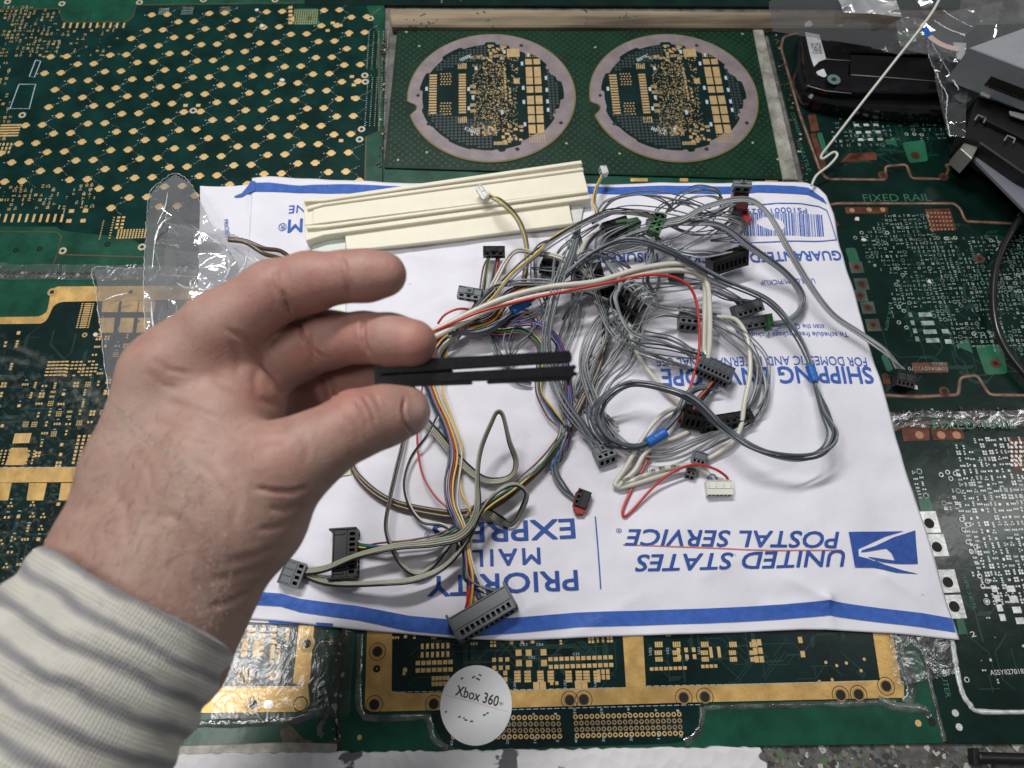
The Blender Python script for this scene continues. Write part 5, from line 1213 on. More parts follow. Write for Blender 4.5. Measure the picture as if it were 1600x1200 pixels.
sleeve_tape(e, [(1265, 571, 15.5), (1269, 583, 15), (1274, 596, 14.5)], 2.6); sleeve_tape(e, [(1011, 692, 14.5), (1024, 685, 14), (1040, 675, 14.5)], 3.0); sleeve_tape(e, [(800, 486, 22), (812, 478, 22), (828, 470, 23)], 2.9)
connector(e, (1090, 568), (1142, 592), 13, 11.5, 6.5, 8, GP, roll=-14, latch=None, ribs=6)
bundle(e, [(1095, 552, 16), (1040, 535, 20, 1.4), (985, 520, 24, 1.2), (960, 470, 26), (968, 440, 26), (940, 400, 24)], 7, .62, 2.4, gr, 102, 1.2, s_fan=((1083, 562, 14), (1104, 552, 14)))

# pale grey ribbon running off the envelope to the black plug on the right board
e = harness('pale grey four wire cable leaving the envelope to a black plug', (1300, 480))
bundle(e, [(1010, 350, 22), (1060, 345, 26), (1105, 322, 28), (1165, 312, 28), (1200, 335, 26), (1232, 390, 22), (1262, 440, 16), (1300, 490, 11), (1345, 522, 9), (1382, 548, 10), (1404, 578, 8)], 4, .62, 1.7, ['pale', 'grey', 'grey', 'pale'], 111, .35, seg=12, e_fan=((1398, 576, 6), (1416, 578, 6)))
connector(e, (1398, 592), (1426, 598), 4, 9, 6, 4, BP, roll=8, ribs=3)

# second loop curling round to the grey plug over the missing code square
e = harness('grey four wire cable curling round to a plug with a green edge', (1200, 440))
bundle(e, [(1010, 345, 18), (1070, 348, 22), (1125, 352, 24), (1170, 385, 20), (1225, 425, 14), (1252, 458, 10), (1250, 485, 9), (1230, 503, 9), (1205, 508, 10), (1190, 505, 10)], 4, .75, 2.0, ['grey', 'pale', 'slate', 'grey'], 121, .5, seg=10, e_fan=((1205, 500, 9), (1200, 512, 9)))
connector(e, (1150, 508), (1204, 499), 9, 7, 7, 5, M_['grey_plastic'], roll=24, ribs=4)
g = G(); slab(g, [(1198, 491), (1206, 490), (1209, 506), (1202, 508)], .0145, .006, bevel=.0004); g.build('green_key', M_['green_plastic'], e)
connector(e, (1146, 489), (1188, 476), 13, 8, 7, 5, GP, roll=20, ribs=4)
bundle(e, [(1160, 480, 14), (1140, 465, 18), (1118, 455, 20), (1095, 450, 18)], 6, .6, 2.5, gr, 122, .6, s_fan=((1152, 478, 14), (1185, 470, 14)))

# cream sheathed cables with the red wire beside them
e = harness('pair of thick cream cables crossing the pile beside a red wire', (900, 440))
for k, (dx, dy, dz) in enumerate(((0, 0, 0), (4, 10, -2.4))):
    pts = [(640, 535 + dy, 24), (672, 520 + dy, 26), (742, 485 + dy, 28 + dz), (800, 462 + dy, 30 + dz), (860, 448 + dy, 31 + dz), (930, 440 + dy * .9, 32 + dz), (1000, 420 + dy * .9, 33 + dz), (1060, 412 + dy, 31 + dz), (1095, 422 + dy, 28 + dz), (1106 - dx, 450, 25 + dz), (1109 - dx * 2, 500, 20 + dz), (1108 - dx * 2, 545, 16 + dz), (1106, 560, 14)]
    cable('sheathed_cable', [(x, y, z * .001) for x, y, z in pts], .00165, WM['cream'], None, parent=e)
cable('wire', [(x, y, z * .001) for x, y, z in [(650, 530, 25), (690, 512, 28), (760, 484, 31), (850, 462, 33), (940, 444, 34), (1010, 430, 35), (1055, 434, 33), (1082, 455, 28), (1092, 500, 22), (1092, 550, 16), (1080, 600, 12), (1060, 660, 9)]], .00085, WM['red'], None, parent=e)
e = harness('single red wire bent over the cream cables near the fingertip', (720, 490), 'red_wire', 'wire')
cable('wire', [(x, y, z * .001) for x, y, z in [(684, 506, 22), (695, 492, 25), (715, 483, 25), (735, 485, 20), (745, 500, 14), (742, 520, 9)]], .0007, WM['red'], None, parent=e)

e = harness('cream cable with black printing folded in a sharp V leading to the small white plug', (1040, 740))
cable('sheathed_cable', [(x, y, z * .001) for x, y, z in [(985, 470, 20), (985, 520, 16), (1000, 560, 12), (1030, 600, 10), (1058, 628, 9), (1070, 638, 9), (1048, 640, 11), (1022, 660, 12), (1000, 692, 11), (978, 730, 9), (963, 752, 8), (962, 759, 8), (975, 757, 8), (1010, 742, 9), (1050, 730, 10), (1085, 728, 9), (1108, 742, 7)]], .0014, WM['cream'], None, parent=e)
cable('sheathed_cable', [(x, y, z * .001) for x, y, z in [(1075, 675, 8), (1055, 684, 9), (1030, 692, 10), (1008, 708, 10), (992, 735, 9), (972, 754, 9), (968, 762, 8), (990, 757, 8), (1030, 744, 8), (1060, 733, 8)]], .0014, WM['cream'], None, parent=e)
cable('sheathed_cable', [(x, y, z * .001) for x, y, z in [(1120, 495, 16), (1150, 500, 16), (1168, 530, 16), (1172, 580, 16), (1163, 630, 14), (1158, 665, 12), (1145, 690, 10), (1122, 708, 8), (1104, 718, 7)]], .0014, WM['cream'], None, parent=e)
g = G()
for b_, x0, y0, x1, y1 in (('0000', 972, 753, 984, 748), ('AWM', 992, 745, 1004, 741), ('1185', 1012, 738, 1024, 735), ('80C', 1030, 733, 1040, 731), ('VW-1', 1048, 730, 1061, 729)): text_add(g, b_, (x0, y0), (x1, y1), 3.6, .0122, 0, bold=.03)
g.build('cable_print', material('ink_black', (.02, .02, .02), .5), e)
cable('wire', [(x, y, z * .001) for x, y, z in [(1018, 706, 8), (1000, 742, 7), (984, 770, 7), (973, 797, 7), (976, 807, 7), (990, 795, 7), (1020, 762, 9), (1050, 738, 12), (1085, 726, 12), (1115, 732, 11), (1134, 744, 8), (1138, 753, 6)]], .00075, WM['red'], None, parent=e)
bundle(e, [(1106, 742, 7), (1113, 746, 7), (1118, 752, 6)], 4, .5, 2.6, ['blue', 'white', 'brown', 'purple'], 131, .4, e_fan=((1108, 753, 6), (1130, 753, 6)))
connector(e, (1103, 763), (1143, 763), 8, 8, 5, 6, WP, roll=0, top_holes=False, ribs=4, ears=False)

# brown twin cable
e = harness('brown twin cable sweeping from the clear bag under the hand and round below the thumb', (640, 790))
for k in (0, 1):
    pts = [(357, 373 + k * 2, 27), (384, 377 + k * 2, 26), (412, 388 + k * 8, 24), (450, 400 + k * 12, 18), (500, 470, 9), (520, 560, 8), (530, 650, 8), (548, 722 + k * 2, 8), (572 - k * 2, 755 + k * 5, 8), (612, 782 + k * 6, 8), (670, 796 + k * 7, 8), (720, 800 + k * 7, 9), (770, 785 + k * 7, 10), (810, 758 + k * 6, 10), (850, 722 + k * 5, 10), (882 + k * 4, 676, 10), (905 + k * 4, 630, 10), (932 + k * 4, 575, 10), (944 + k * 5, 520, 11), (940 + k * 4, 480, 12), (920 + k * 3, 440, 14), (912, 400, 14), (905, 370, 14)]
    cable('sheathed_cable', [(x, y, z * .001) for x, y, z in pts], .0014, WM['brown'], None, parent=e)

# rainbow harness with the big grey plug at the bottom
e = harness('rainbow coloured wires ending in the large slate grey plug on the lower blue stripe', (720, 800))
RB = ['red', 'orange', 'yellow', 'green', 'blue', 'purple', 'slate', 'white', 'black', 'maroon', 'grey', 'teal']
bundle(e, [(850, 440, 20), (800, 460, 18), (770, 500, 14), (720, 515, 13), (690, 530, 12), (668, 570, 11), (680, 620, 10, .8), (700, 665, 9, .8), (712, 710, 9, .9), (706, 755, 10, 1), (708, 790, 12, .7), (722, 825, 14, .6), (730, 868, 13, .5), (738, 905, 12, .8), (748, 930, 11)], 12, .55, 4.2, RB, 141, .5, e_fan=((722, 962, 8), (786, 920, 8)), seg=9)
connector(e, (712, 986), (798, 935), 9, 12.5, 8, 10, GP, roll=-12, ribs=0, ears=True)
cable('wire', [(x, y, z * .001) for x, y, z in [(700, 545, 12), (690, 600, 11), (705, 650, 10), (722, 700, 9), (718, 740, 9), (722, 770, 11), (735, 800, 12), (736, 850, 13), (734, 900, 12), (745, 940, 9)]], .0006, WM['yellow'], None, parent=e)
cable('wire', [(x, y, z * .001) for x, y, z in [(668, 560, 12), (656, 630, 11), (652, 690, 10), (660, 740, 10), (680, 775, 11), (705, 800, 12), (722, 830, 13), (730, 880, 12), (730, 960, 8)]], .0006, WM['red'], None, parent=e)

# flat tan ribbons into the small grey plug on the left
e = harness('flat looping tan ribbon cables with black edges, ending in the small square grey plug', (600, 870))
TN = ['tan', 'tan', 'tan', 'black']; TN2 = ['black', 'tan', 'tan', 'tan']
ribbon(e, [(478, 893, 8, 20), (510, 888, 10, 30), (560, 868, 13, 40), (620, 854, 14, 30), (680, 848, 15, 10), (722, 836, 16, -10), (745, 800, 17, -40), (746, 740, 17, -70), (752, 700, 18, -75), (768, 660, 22, -80), (777, 644, 24, -85), (786, 650, 23, -80), (796, 690, 17, -70), (806, 720, 12, -60), (800, 742, 9, -50), (778, 751, 8, -30), (750, 746, 8, -20), (715, 716, 8, 0), (685, 680, 9, 10), (660, 650, 10, 0), (640, 600, 10, 0)], 4, .62, TN)
ribbon(e, [(478, 897, 7, 0), (505, 908, 8, 30), (540, 913, 10, 50), (600, 911, 12, 50), (650, 905, 12, 40), (695, 885, 12, 50), (730, 845, 14, 60), (752, 800, 18, 70), (775, 770, 19, 60), (803, 757, 18, 50), (822, 770, 14, 60), (816, 795, 9, 60), (800, 818, 8, 60), (782, 812, 8, 40), (765, 802, 9, 20), (750, 800, 9, 10), (735, 805, 9, 0)], 4, .62, TN)
ribbon(e, [(640, 600, 10, 20), (632, 680, 9, 60), (618, 740, 10, 70), (607, 790, 12, 75), (603, 825, 12, 75), (612, 855, 11, 60), (630, 885, 9, 50), (652, 897, 8, 40), (675, 885, 8, 40), (700, 855, 9, 50), (725, 815, 10, 60), (740, 790, 10, 60)], 3, .62, ['tan', 'tan', 'black'])
ribbon(e, [(690, 640, 10, 30), (668, 680, 10, 60), (643, 715, 9, 60), (632, 755, 9, 60), (640, 790, 9, 50), (660, 815, 9, 30), (690, 820, 10, 10), (708, 832, 11, 20), (716, 850, 11, 40), (712, 870, 11, 60)], 2, .6, ['white', 'black'])
connector(e, (449, 915), (464, 877), 8, 11, 8, 4, M_['grey_mid'], roll=16, ribs=4, latch=None)

# black plug with white, blue, green and yellow wires
e = harness('tall black plug at lower left with white, blue, green and yellow wires', (560, 860))
C4 = ['white', 'blue', 'green', 'yellow']
bundle(e, [(556, 845, 9), (590, 852, 11), (640, 848, 12), (690, 838, 12), (730, 815, 13), (765, 785, 13), (800, 762, 12), (838, 730, 11), (865, 700, 10), (880, 672, 9, 1), (862, 645, 9, 1.6), (842, 612, 9), (843, 575, 10), (842, 540, 12), (815, 517, 13), (780, 518, 13), (752, 510, 13), (740, 490, 13), (752, 462, 14), (758, 420, 14), (764, 402, 14)], 6, .6, 2.0, ['white', 'blue', 'green', 'yellow', 'maroon', 'black'], 151, .8, s_fan=((555, 842, 9), (556, 862, 9)))
bundle(e, [(752, 505, 11), (790, 508, 12), (830, 505, 14), (862, 520, 14), (880, 555, 12), (888, 600, 10), (890, 650, 9), (882, 700, 8), (860, 735, 8)], 6, .55, 2.2, ['slate', 'red', 'purple', 'maroon', 'black', 'blue'], 152, .8)
connector(e, (540, 903), (542, 830), 8, 13, 8, 8, BP, roll=0, ribs=2, ears=True, front_holes=True)
connector(e, (755, 394), (789, 394), 15, 6, 7, 3, BP, roll=20, ribs=2, latch=BP)
g = G()
for k in range(5): g.tube(catmull([P(884 + k, 664 + k * 3, .012), P(890, 668 + k * 3, .014), P(894 - k, 674 + k * 2, .011)], 4), .0005, 6)
g.build('cable_tie', WM['black'], e)

# yellow and grey wires to the two small white plugs
e = harness('yellow and grey wires fanning from the small white plug that rests on the cream cover', (800, 360))
bundle(e, [(766, 306, 21), (782, 314, 22), (805, 335, 20), (818, 362, 18), (824, 395, 16), (820, 440, 14), (812, 480, 12)], 4, .55, 1.6, ['yellow', 'grey', 'slate', 'grey'], 161, .4, s_fan=((764, 302, 20), (766, 310, 20)))
connector(e, (748, 293), (760, 312), 20, 4.5, 4.5, 3, M_['clear_plastic'], roll=10, top_holes=False, ribs=3)
e = harness('yellow and grey wires from the tiny white plug beyond the end of the cream cover', (930, 300))
bundle(e, [(940, 274, 12), (932, 295, 13), (928, 318, 16), (932, 335, 18), (900, 352, 20), (865, 372, 21), (835, 400, 22), (800, 430, 24), (770, 465, 22), (735, 500, 18), (705, 530, 14), (690, 550, 12), (675, 580, 11)], 3, .6, 1.6, ['yellow', 'slate', 'grey'], 162, .5, s_fan=((940, 273, 12), (943, 276, 12)))
connector(e, (941, 262), (945, 274), 13, 4.2, 4, 2, M_['clear_plastic'], roll=-10, top_holes=False, ribs=2)
e = harness('grey and black wires sweeping up to the knot beside the cream cover', (870, 400))
bundle(e, [(690, 560, 10), (712, 520, 14), (745, 480, 18), (785, 440, 20), (830, 400, 21), (880, 365, 22), (930, 338, 24), (960, 330, 24), (1005, 335, 22), (1060, 352, 18)], 5, .6, 3, ['grey', 'slate', 'black', 'grey', 'tan'], 163, .8)

# grey plug left of the pile
e = harness('grey plug with a latch at the left edge of the pile, grey wires', (735, 460))
connector(e, (716, 457), (752, 463), 20, 7, 6, 3, GM, roll=12, ribs=0, latch=GM)
bundle(e, [(752, 460, 19), (775, 446, 21), (805, 441, 22), (850, 440, 20), (900, 450, 18), (950, 470, 15)], 5, .6, 2.2, gr, 171, .7, s_fan=((752, 458, 19), (753, 465, 19)))

# down-going grey bundles to the lower plugs
e = harness('long pale grey wires running down to the grey plug with a square latch below centre', (940, 700))
bundle(e, [(905, 350, 18), (890, 395, 22), (872, 440, 24), (858, 490, 22), (852, 540, 18), (862, 590, 13), (880, 630, 11), (905, 665, 10), (930, 695, 9)], 8, .52, 3.0, ['grey', 'pale', 'slate', 'pale', 'grey'], 181, .5, e_fan=((925, 702, 8), (944, 698, 8)))
connector(e, (930, 716), (958, 706), 8, 9.5, 7, 3, GM, roll=-22, latch=GM, ribs=2)
e = harness('grey wires curling down to the small plug with the red frame', (900, 770))
bundle(e, [(885, 560, 10), (880, 620, 9), (884, 665, 9), (874, 700, 9), (868, 735, 8), (880, 760, 7), (897, 772, 7)], 4, .6, 2.0, ['slate', 'grey', 'slate', 'grey'], 182, .5, e_fan=((897, 776, 7), (902, 784, 7)))
connector(e, (914, 768), (905, 793), 8, 7.5, 6, 3, M_['black_plastic'], roll=0, ribs=0)
g = G()
for px in ([(899, 770), (903, 766), (921, 768), (923, 772)], [(896, 795), (897, 788), (916, 794), (912, 804), (900, 803)], [(899, 770), (903, 771), (899, 790), (895, 788)], [(918, 772), (923, 774), (918, 792), (914, 790)]): slab(g, px, .0095, .0055, 0, .0004)
g.build('red_frame', M_['red_plastic'], e)

# green plug on top
e = harness('bright green plug in the middle of the upper grey wires with its wires hanging down', (1025, 352))
connector(e, (1020, 366), (1032, 338), 27, 7.5, 6, 4, M_['green_plastic'], roll=0, rows=2, ribs=0)
bundle(e, [(1022, 368, 24), (1018, 390, 24), (1014, 415, 22), (1010, 440, 18), (1030, 470, 15)], 6, .55, 2.4, gr, 191, .6)
e = harness('dark plug with a green end half buried at the upper left of the grey wires', (970, 352))
connector(e, (942, 362), (980, 350), 15, 9, 8, 5, BP, roll=15, ribs=3)
g = G(); slab(g, [(976, 342), (996, 338), (1003, 346), (984, 362)], .020, .010, 0, .0005); slab(g, [(960, 344), (978, 340), (980, 346), (962, 350)], .020, .012, 0, .0005); g.build('green_end', M_['green_plastic'], e)
bundle(e, [(940, 358, 15), (920, 375, 18), (905, 400, 20), (880, 425, 20), (850, 470, 16)], 5, .6, 2.2, ['cream', 'slate', 'grey'], 192, .6)

# black plug on the right of the pile
e = harness('long black plug with exposed contacts at the right of the pile, above the insured lettering', (1135, 405))
connector(e, (1112, 416), (1162, 400), 17, 9, 9, 7, BP, roll=-32, ribs=5, ears=True, top_holes=False)
bundle(e, [(1115, 402, 19), (1100, 396, 21), (1075, 395, 20), (1045, 385, 18), (1010, 365, 16), (970, 350, 14)], 8, .58, 2.8, gr, 201, .7, s_fan=((1112, 402, 19), (1152, 392, 21)))
e = harness('black plug with a curl of pale grey wires standing in the centre of the pile', (975, 487))
connector(e, (961, 462), (1000, 492), 21, 12, 7, 7, BP, roll=-20, ribs=4, top_holes=True)
for k, (x, y) in enumerate(((985, 462), (995, 468), (1003, 475), (978, 458), (1008, 482))):
    bundle(e, [(x - 12, y + 2, 23), (x - 4, y - 14, 30), (x + 10, y - 20, 31), (x + 20, y - 8 + k, 27), (x + 8, y + 12, 22), (x - 6, y + 45, 15), (x - 25 - k * 6, y + 90, 10), (x - 48 - k * 9, y + 130, 8), (x - 50 - k * 9, y + 165, 7), (x - 20 - k * 8, y + 200, 7)], 2 if k % 2 else 1, .5, 1.6, ['pale', 'grey'], 210 + k, .6)
e = harness('blunt grey plug under the red wire, right of the centre of the pile', (1072, 503))
connector(e, (1060, 500), (1090, 503), 12, 9.5, 8, 3, GP, roll=-8, latch=None, ribs=2)
bundle(e, [(1062, 495, 13), (1035, 492, 15), (1005, 500, 16), (975, 515, 13), (985, 540, 10), (1030, 560, 9), (1080, 575, 9)], 4, .6, 2, gr, 222, .6)
bundle(e, [(1088, 500, 13), (1110, 505, 12), (1140, 530, 10), (1170, 560, 9), (1185, 600, 8), (1170, 640, 8), (1130, 665, 8)], 3, .48, 5, ['grey', 'pale'], 223, .8)

# grey and red plug at the top right of the pile
e = harness('grey plug with a dark red body standing over the upper blue stripe', (1158, 300))
connector(e, (1145, 291), (1173, 292), 26, 4.5, 6, 2, GM, roll=0, top_holes=False, latch=GM)
slabo('red_body', [(1148, 297), (1171, 298), (1169, 328), (1146, 326)], .022, .010, material('dark_red', (.055, .008, .008), .35), e, .0005)
slabo('red_tab', [(1158, 328), (1168, 326), (1175, 343), (1166, 349)], .018, .012, M_['red_plastic'], e, .0004)
bundle(e, [(1146, 300, 22), (1142, 318, 22), (1125, 330, 22), (1090, 340, 22), (1040, 350, 20), (980, 370, 18), (920, 400, 16)], 5, .6, 2.4, gr, 231, .7, s_fan=((1144, 297, 22), (1148, 322, 18)))

# black plugs lower right
e = harness('small cube shaped black plug at the lower right of the pile', (1082, 652))
connector(e, (1069, 650), (1096, 655), 13, 9, 10, 3, BP, roll=-28, ribs=2, top_holes=True, ears=True)
bundle(e, [(1085, 640, 16), (1092, 625, 15), (1105, 610, 12), (1120, 590, 10)], 5, .6, 2, ['black', 'slate', 'orange'], 241, .5)
e = harness('flat black and grey plug lying beside the cube shaped black plug', (1140, 660))
connector(e, (1096, 665), (1172, 653), 10, 7, 6, 7, BP, roll=-18, ribs=5, ears=True)
bundle(e, [(1160, 650, 10), (1185, 630, 12), (1195, 595, 13), (1190, 560, 14), (1165, 530, 14), (1120, 500, 15), (1060, 480, 16)], 5, .48, 5.5, ['grey', 'pale', 'slate'], 242, 1.3)
bundle(e, [(1130, 670, 9), (1085, 690, 9), (1040, 708, 8), (1000, 705, 8), (970, 690, 8), (945, 660, 9), (925, 620, 10), (912, 570, 12), (925, 520, 14), (950, 480, 16)], 4, .6, 3.5, ['grey', 'pale'], 243, 1.2)
e = harness('pair of small grey plugs just above the white plug near the cream printed cable', (1092, 722))
connector(e, (1082, 712), (1102, 718), 9, 7, 6, 3, GM, roll=20, ribs=2); connector(e, (1072, 736), (1086, 740), 6, 6, 5, 2, GP, roll=-10)
bundle(e, [(1095, 706, 9), (1120, 690, 9), (1150, 675, 9), (1180, 650, 9), (1195, 610, 10), (1188, 570, 12)], 3, .55, 3, gr, 251, .8)

# loose grey tangle
e = harness('loose tangle of thin grey wires arching just below the upper blue stripe', (1050, 330))
for k, path in enumerate([
    [(930, 345, 16), (945, 318, 22), (990, 305, 26), (1030, 312, 26), (1055, 330, 22)], [(935, 340, 16), (960, 312, 22), (1010, 302, 26), (1060, 310, 27), (1110, 325, 24)],
    [(1040, 335, 20), (1065, 308, 26), (1090, 296, 28), (1118, 300, 27), (1126, 318, 22), (1125, 328, 18)], [(1045, 330, 20), (1080, 305, 26), (1115, 305, 27), (1132, 320, 22)],
    [(925, 350, 18), (970, 330, 24), (1030, 330, 26), (1085, 342, 22), (1130, 360, 16), (1165, 385, 12)], [(950, 380, 16), (1000, 360, 22), (1060, 345, 25), (1115, 340, 24), (1160, 350, 20), (1150, 370, 14), (1110, 375, 12)],
    [(1010, 350, 16), (1035, 320, 22), (1070, 318, 24), (1105, 332, 22), (1150, 338, 20), (1165, 360, 14)], [(1040, 350, 15), (1080, 365, 18), (1130, 362, 18), (1160, 345, 18)],
    [(940, 400, 20), (1000, 388, 22), (1060, 372, 22), (1100, 350, 22), (1120, 335, 20)], [(1000, 420, 15), (1060, 390, 20), (1110, 365, 22), (1140, 345, 20)],
    [(1020, 400, 12), (1030, 440, 12), (1010, 470, 14), (960, 500, 12), (930, 540, 10), (900, 620, 8)], [(900, 360, 16), (915, 410, 20), (935, 460, 18), (950, 520, 14), (930, 570, 10), (912, 640, 8), (930, 690, 7)],
    [(860, 450, 18), (920, 440, 18), (975, 450, 18), (1025, 480, 16), (1090, 490, 14), (1150, 510, 12), (1180, 560, 10), (1190, 600, 10)], [(880, 500, 12), (900, 470, 16), (930, 410, 20), (945, 370, 20), (1000, 345, 20)]]):
    bundle(e, [(x, y, z) for x, y, z in path], 3, .44, 3.0, ['grey', 'pale', 'slate'], 300 + k, 1.1)
e = harness('knot of grey wires and dark plugs behind the cream cables mid pile', (930, 440))
for k, path in enumerate([
    [(862, 590, 8), (878, 530, 10), (893, 470, 14), (895, 430, 18), (905, 400, 22), (930, 395, 22), (960, 415, 20), (985, 445, 18), (1000, 470, 16)], [(868, 590, 8), (886, 540, 9), (900, 500, 10), (905, 450, 14), (925, 405, 20), (955, 402, 20), (985, 420, 18)],
    [(860, 375, 8), (835, 392, 10), (835, 440, 14), (850, 480, 16), (830, 520, 13), (805, 545, 11), (790, 575, 9), (810, 590, 7)], [(935, 350, 12), (895, 375, 16), (870, 400, 18), (865, 440, 20), (850, 480, 18), (810, 500, 14), (790, 530, 12), (800, 570, 9)],
    [(930, 470, 16), (960, 520, 16), (1000, 545, 14), (1045, 555, 12), (1090, 560, 12)], [(960, 500, 14), (1000, 520, 14), (1050, 530, 13), (1085, 550, 13)], [(950, 470, 14), (1000, 460, 16), (1060, 455, 16), (1110, 450, 14), (1160, 470, 12)],
    [(985, 520, 10), (955, 560, 9), (930, 600, 8), (926, 645, 7), (945, 680, 7), (990, 700, 7)], [(1000, 500, 12), (985, 560, 10), (950, 600, 8), (935, 650, 7), (960, 690, 7)], [(830, 420, 16), (880, 425, 18), (930, 435, 18), (990, 440, 17), (1060, 440, 15), (1110, 445, 12)]]):
    bundle(e, [(x, y, z) for x, y, z in path], 3, .46, 3.2, ['grey', 'pale', 'slate', 'slate'], 340 + k, .9)
connector(e, (846, 412), (872, 420), 12, 9, 8, 3, BP, roll=-10, ribs=2); connector(e, (898, 432), (940, 424), 12, 10, 8, 4, BP, roll=12, ribs=3); connector(e, (1046, 424), (1068, 428), 10, 8, 7, 2, BP, roll=-15)
connector(e, (935, 452), (965, 448), 14, 9, 8, 4, BP, roll=-25, ribs=3)
e = harness('thin cream, tan and coloured wires running behind the small black plug', (830, 400))
bundle(e, [(700, 540, 9), (735, 500, 11), (765, 455, 14), (790, 410, 16), (808, 392, 17), (835, 396, 16), (870, 402, 18), (905, 420, 20), (930, 445, 18)], 3, .85, 2.4, ['cream', 'tan', 'cream'], 361, .6)
bundle(e, [(778, 402, 12), (772, 440, 12), (768, 480, 11), (775, 520, 11), (800, 525, 11)], 7, .5, 2.8, ['green', 'maroon', 'orange', 'blue', 'purple', 'brown', 'red'], 362, .6)
bundle(e, [(770, 520, 10), (775, 545, 10), (790, 570, 9), (805, 590, 8), (830, 600, 7)], 4, .55, 2.4, ['slate', 'grey'], 363, .5)
bundle(e, [(745, 480, 12), (780, 500, 13), (820, 490, 14), (838, 505, 12), (825, 520, 10), (790, 512, 9), (750, 520, 9)], 4, .5, 3, ['black', 'maroon', 'orange', 'purple'], 364, .9)

# the black slotted plastic latch held between finger and thumb
L0, L1 = Q(588, 590, .241), Q(902, 575, .241); X = (L1 - L0); LL = X.length; X.normalize()
fw = Vector((0, sin(T), -cos(T))); Zc = X.cross(fw).normalized() * -1
if Zc.y < 0: Zc = -Zc
Yc = Zc.cross(X); MR = Matrix.Translation(L0) @ Matrix(((X.x, Yc.x, Zc.x, 0), (X.y, Yc.y, Zc.y, 0), (X.z, Yc.z, Zc.z, 0), (0, 0, 0, 1)))
mm('latch_black', (.012, .0115, .0135), .34, spec=.35, var=.2, vscale=300, bump=.12, bscale=700)
e = empty('plastic_latch_piece', L0, 'flat black slotted plastic piece held edge-on between middle finger and thumb', 'plastic piece')
U = .241 / F     # one photo pixel at that distance
def lb(name, x0, x1, z0, z1, d=.0075, y=0., bev=.0004, z1b=None, z0b=None):
    g = G(); zc = lambda a, b: (a + b) / 2
    vs = []; z1b = z1 if z1b is None else z1b; z0b = z0 if z0b is None else z0b
    for yy in (-d / 2, d / 2):
        vs += [MR @ Vector((x0 * U, y + yy, z0 * U)), MR @ Vector((x1 * U, y + yy, z0b * U)), MR @ Vector((x1 * U, y + yy, z1b * U)), MR @ Vector((x0 * U, y + yy, z1 * U))]
    bm = bmesh.new(); bv = [bm.verts.new(v) for v in vs]
    for f in ((0, 1, 2, 3), (7, 6, 5, 4), (0, 4, 5, 1), (1, 5, 6, 2), (2, 6, 7, 3), (3, 7, 4, 0)): bm.faces.new([bv[i] for i in f])
    bmesh.ops.recalc_face_normals(bm, faces=bm.faces[:]); bmesh.ops.bevel(bm, geom=bm.edges[:], offset=bev, segments=2, affect='EDGES')
    bm.verts.index_update(); g.add([v.co for v in bm.verts], [tuple(v.index for v in f.verts) for f in bm.faces]); bm.free()
    return g.build(name, M_['latch_black'], e)
lb('upper_bar', 4, 304, 5, 25, z1b=27, z0b=8.5); lb('lower_bar', 0, 308, -12, 2.2, z1b=4, z0b=-14.5, y=.0003)
lb('lower_rim', 0, 150, -16.2, -11.5, .0070, z0b=-18.3, z1b=-12.5); lb('lower_rim', 172, 304, -18.5, -12.5, .0070, z0b=-19.2, z1b=-13.5)
lb('end_block', 0, 12, -14, 24, .0070); lb('bar_end', 296, 305, 9, 24, .0080)
lb('hook', 304, 312, -2, 5, .005); lb('hook', 306, 314, -12, -6, .005); lb('prong', 296, 301, -28, -14, .003)
lb('bridge', 4, 120, 2, 7, .0025, y=.002)

# ------------------------------------------------------------------ the hand and sleeve
def surface_nets(f, org, h):
    s = f < 0; nx, ny, nz = f.shape
    cnt = np.zeros((nx - 1, ny - 1, nz - 1), np.int8)
    for a in (0, 1):
        for b in (0, 1):
            for c in (0, 1): cnt += s[a:nx - 1 + a, b:ny - 1 + b, c:nz - 1 + c]
    act = (cnt > 0) & (cnt < 8); I, J, K = np.nonzero(act); idx = -np.ones(act.shape, np.int64); idx[I, J, K] = np.arange(len(I))
    acc = np.zeros((len(I), 3)); n = np.zeros(len(I))
    cor = [(a, b, c) for a in (0, 1) for b in (0, 1) for c in (0, 1)]
    for a in range(8):
        for b in range(a + 1, 8):
            d = [cor[b][k] - cor[a][k] for k in range(3)]
            if sum(abs(x) for x in d) != 1: continue
            fa = f[I + cor[a][0], J + cor[a][1], K + cor[a][2]]; fb = f[I + cor[b][0], J + cor[b][1], K + cor[b][2]]
            m = (fa < 0) != (fb < 0); t = np.where(m, fa / np.where(m, fa - fb, 1), 0)
            for k in range(3): acc[:, k] += np.where(m, cor[a][k] + t * d[k], 0)
            n += m
    v = (acc / n[:, None] + np.stack([I, J, K], 1)) * h + np.array(org)
    F_ = []
    for ax in range(3):
        o = [(ax + 1) % 3, (ax + 2) % 3]
        sl0 = [slice(None)] * 3; sl1 = [slice(None)] * 3; sl0[ax] = slice(0, -1); sl1[ax] = slice(1, None)
        ch = s[tuple(sl0)] != s[tuple(sl1)]; E_ = np.stack(np.nonzero(ch), 1)
        ok = (E_[:, o[0]] > 0) & (E_[:, o[1]] > 0) & (E_[:, o[0]] < f.shape[o[0]] - 1) & (E_[:, o[1]] < f.shape[o[1]] - 1); E_ = E_[ok]
        q = []
        for (p, r) in ((1, 1), (0, 1), (0, 0), (1, 0)):
            c = E_.copy(); c[:, o[0]] -= p; c[:, o[1]] -= r; q.append(idx[c[:, 0], c[:, 1], c[:, 2]])
        q = np.stack(q, 1); flip = s[E_[:, 0], E_[:, 1], E_[:, 2]]; q[~flip] = q[~flip][:, ::-1]; F_.append(q)
    return v, np.concatenate(F_)
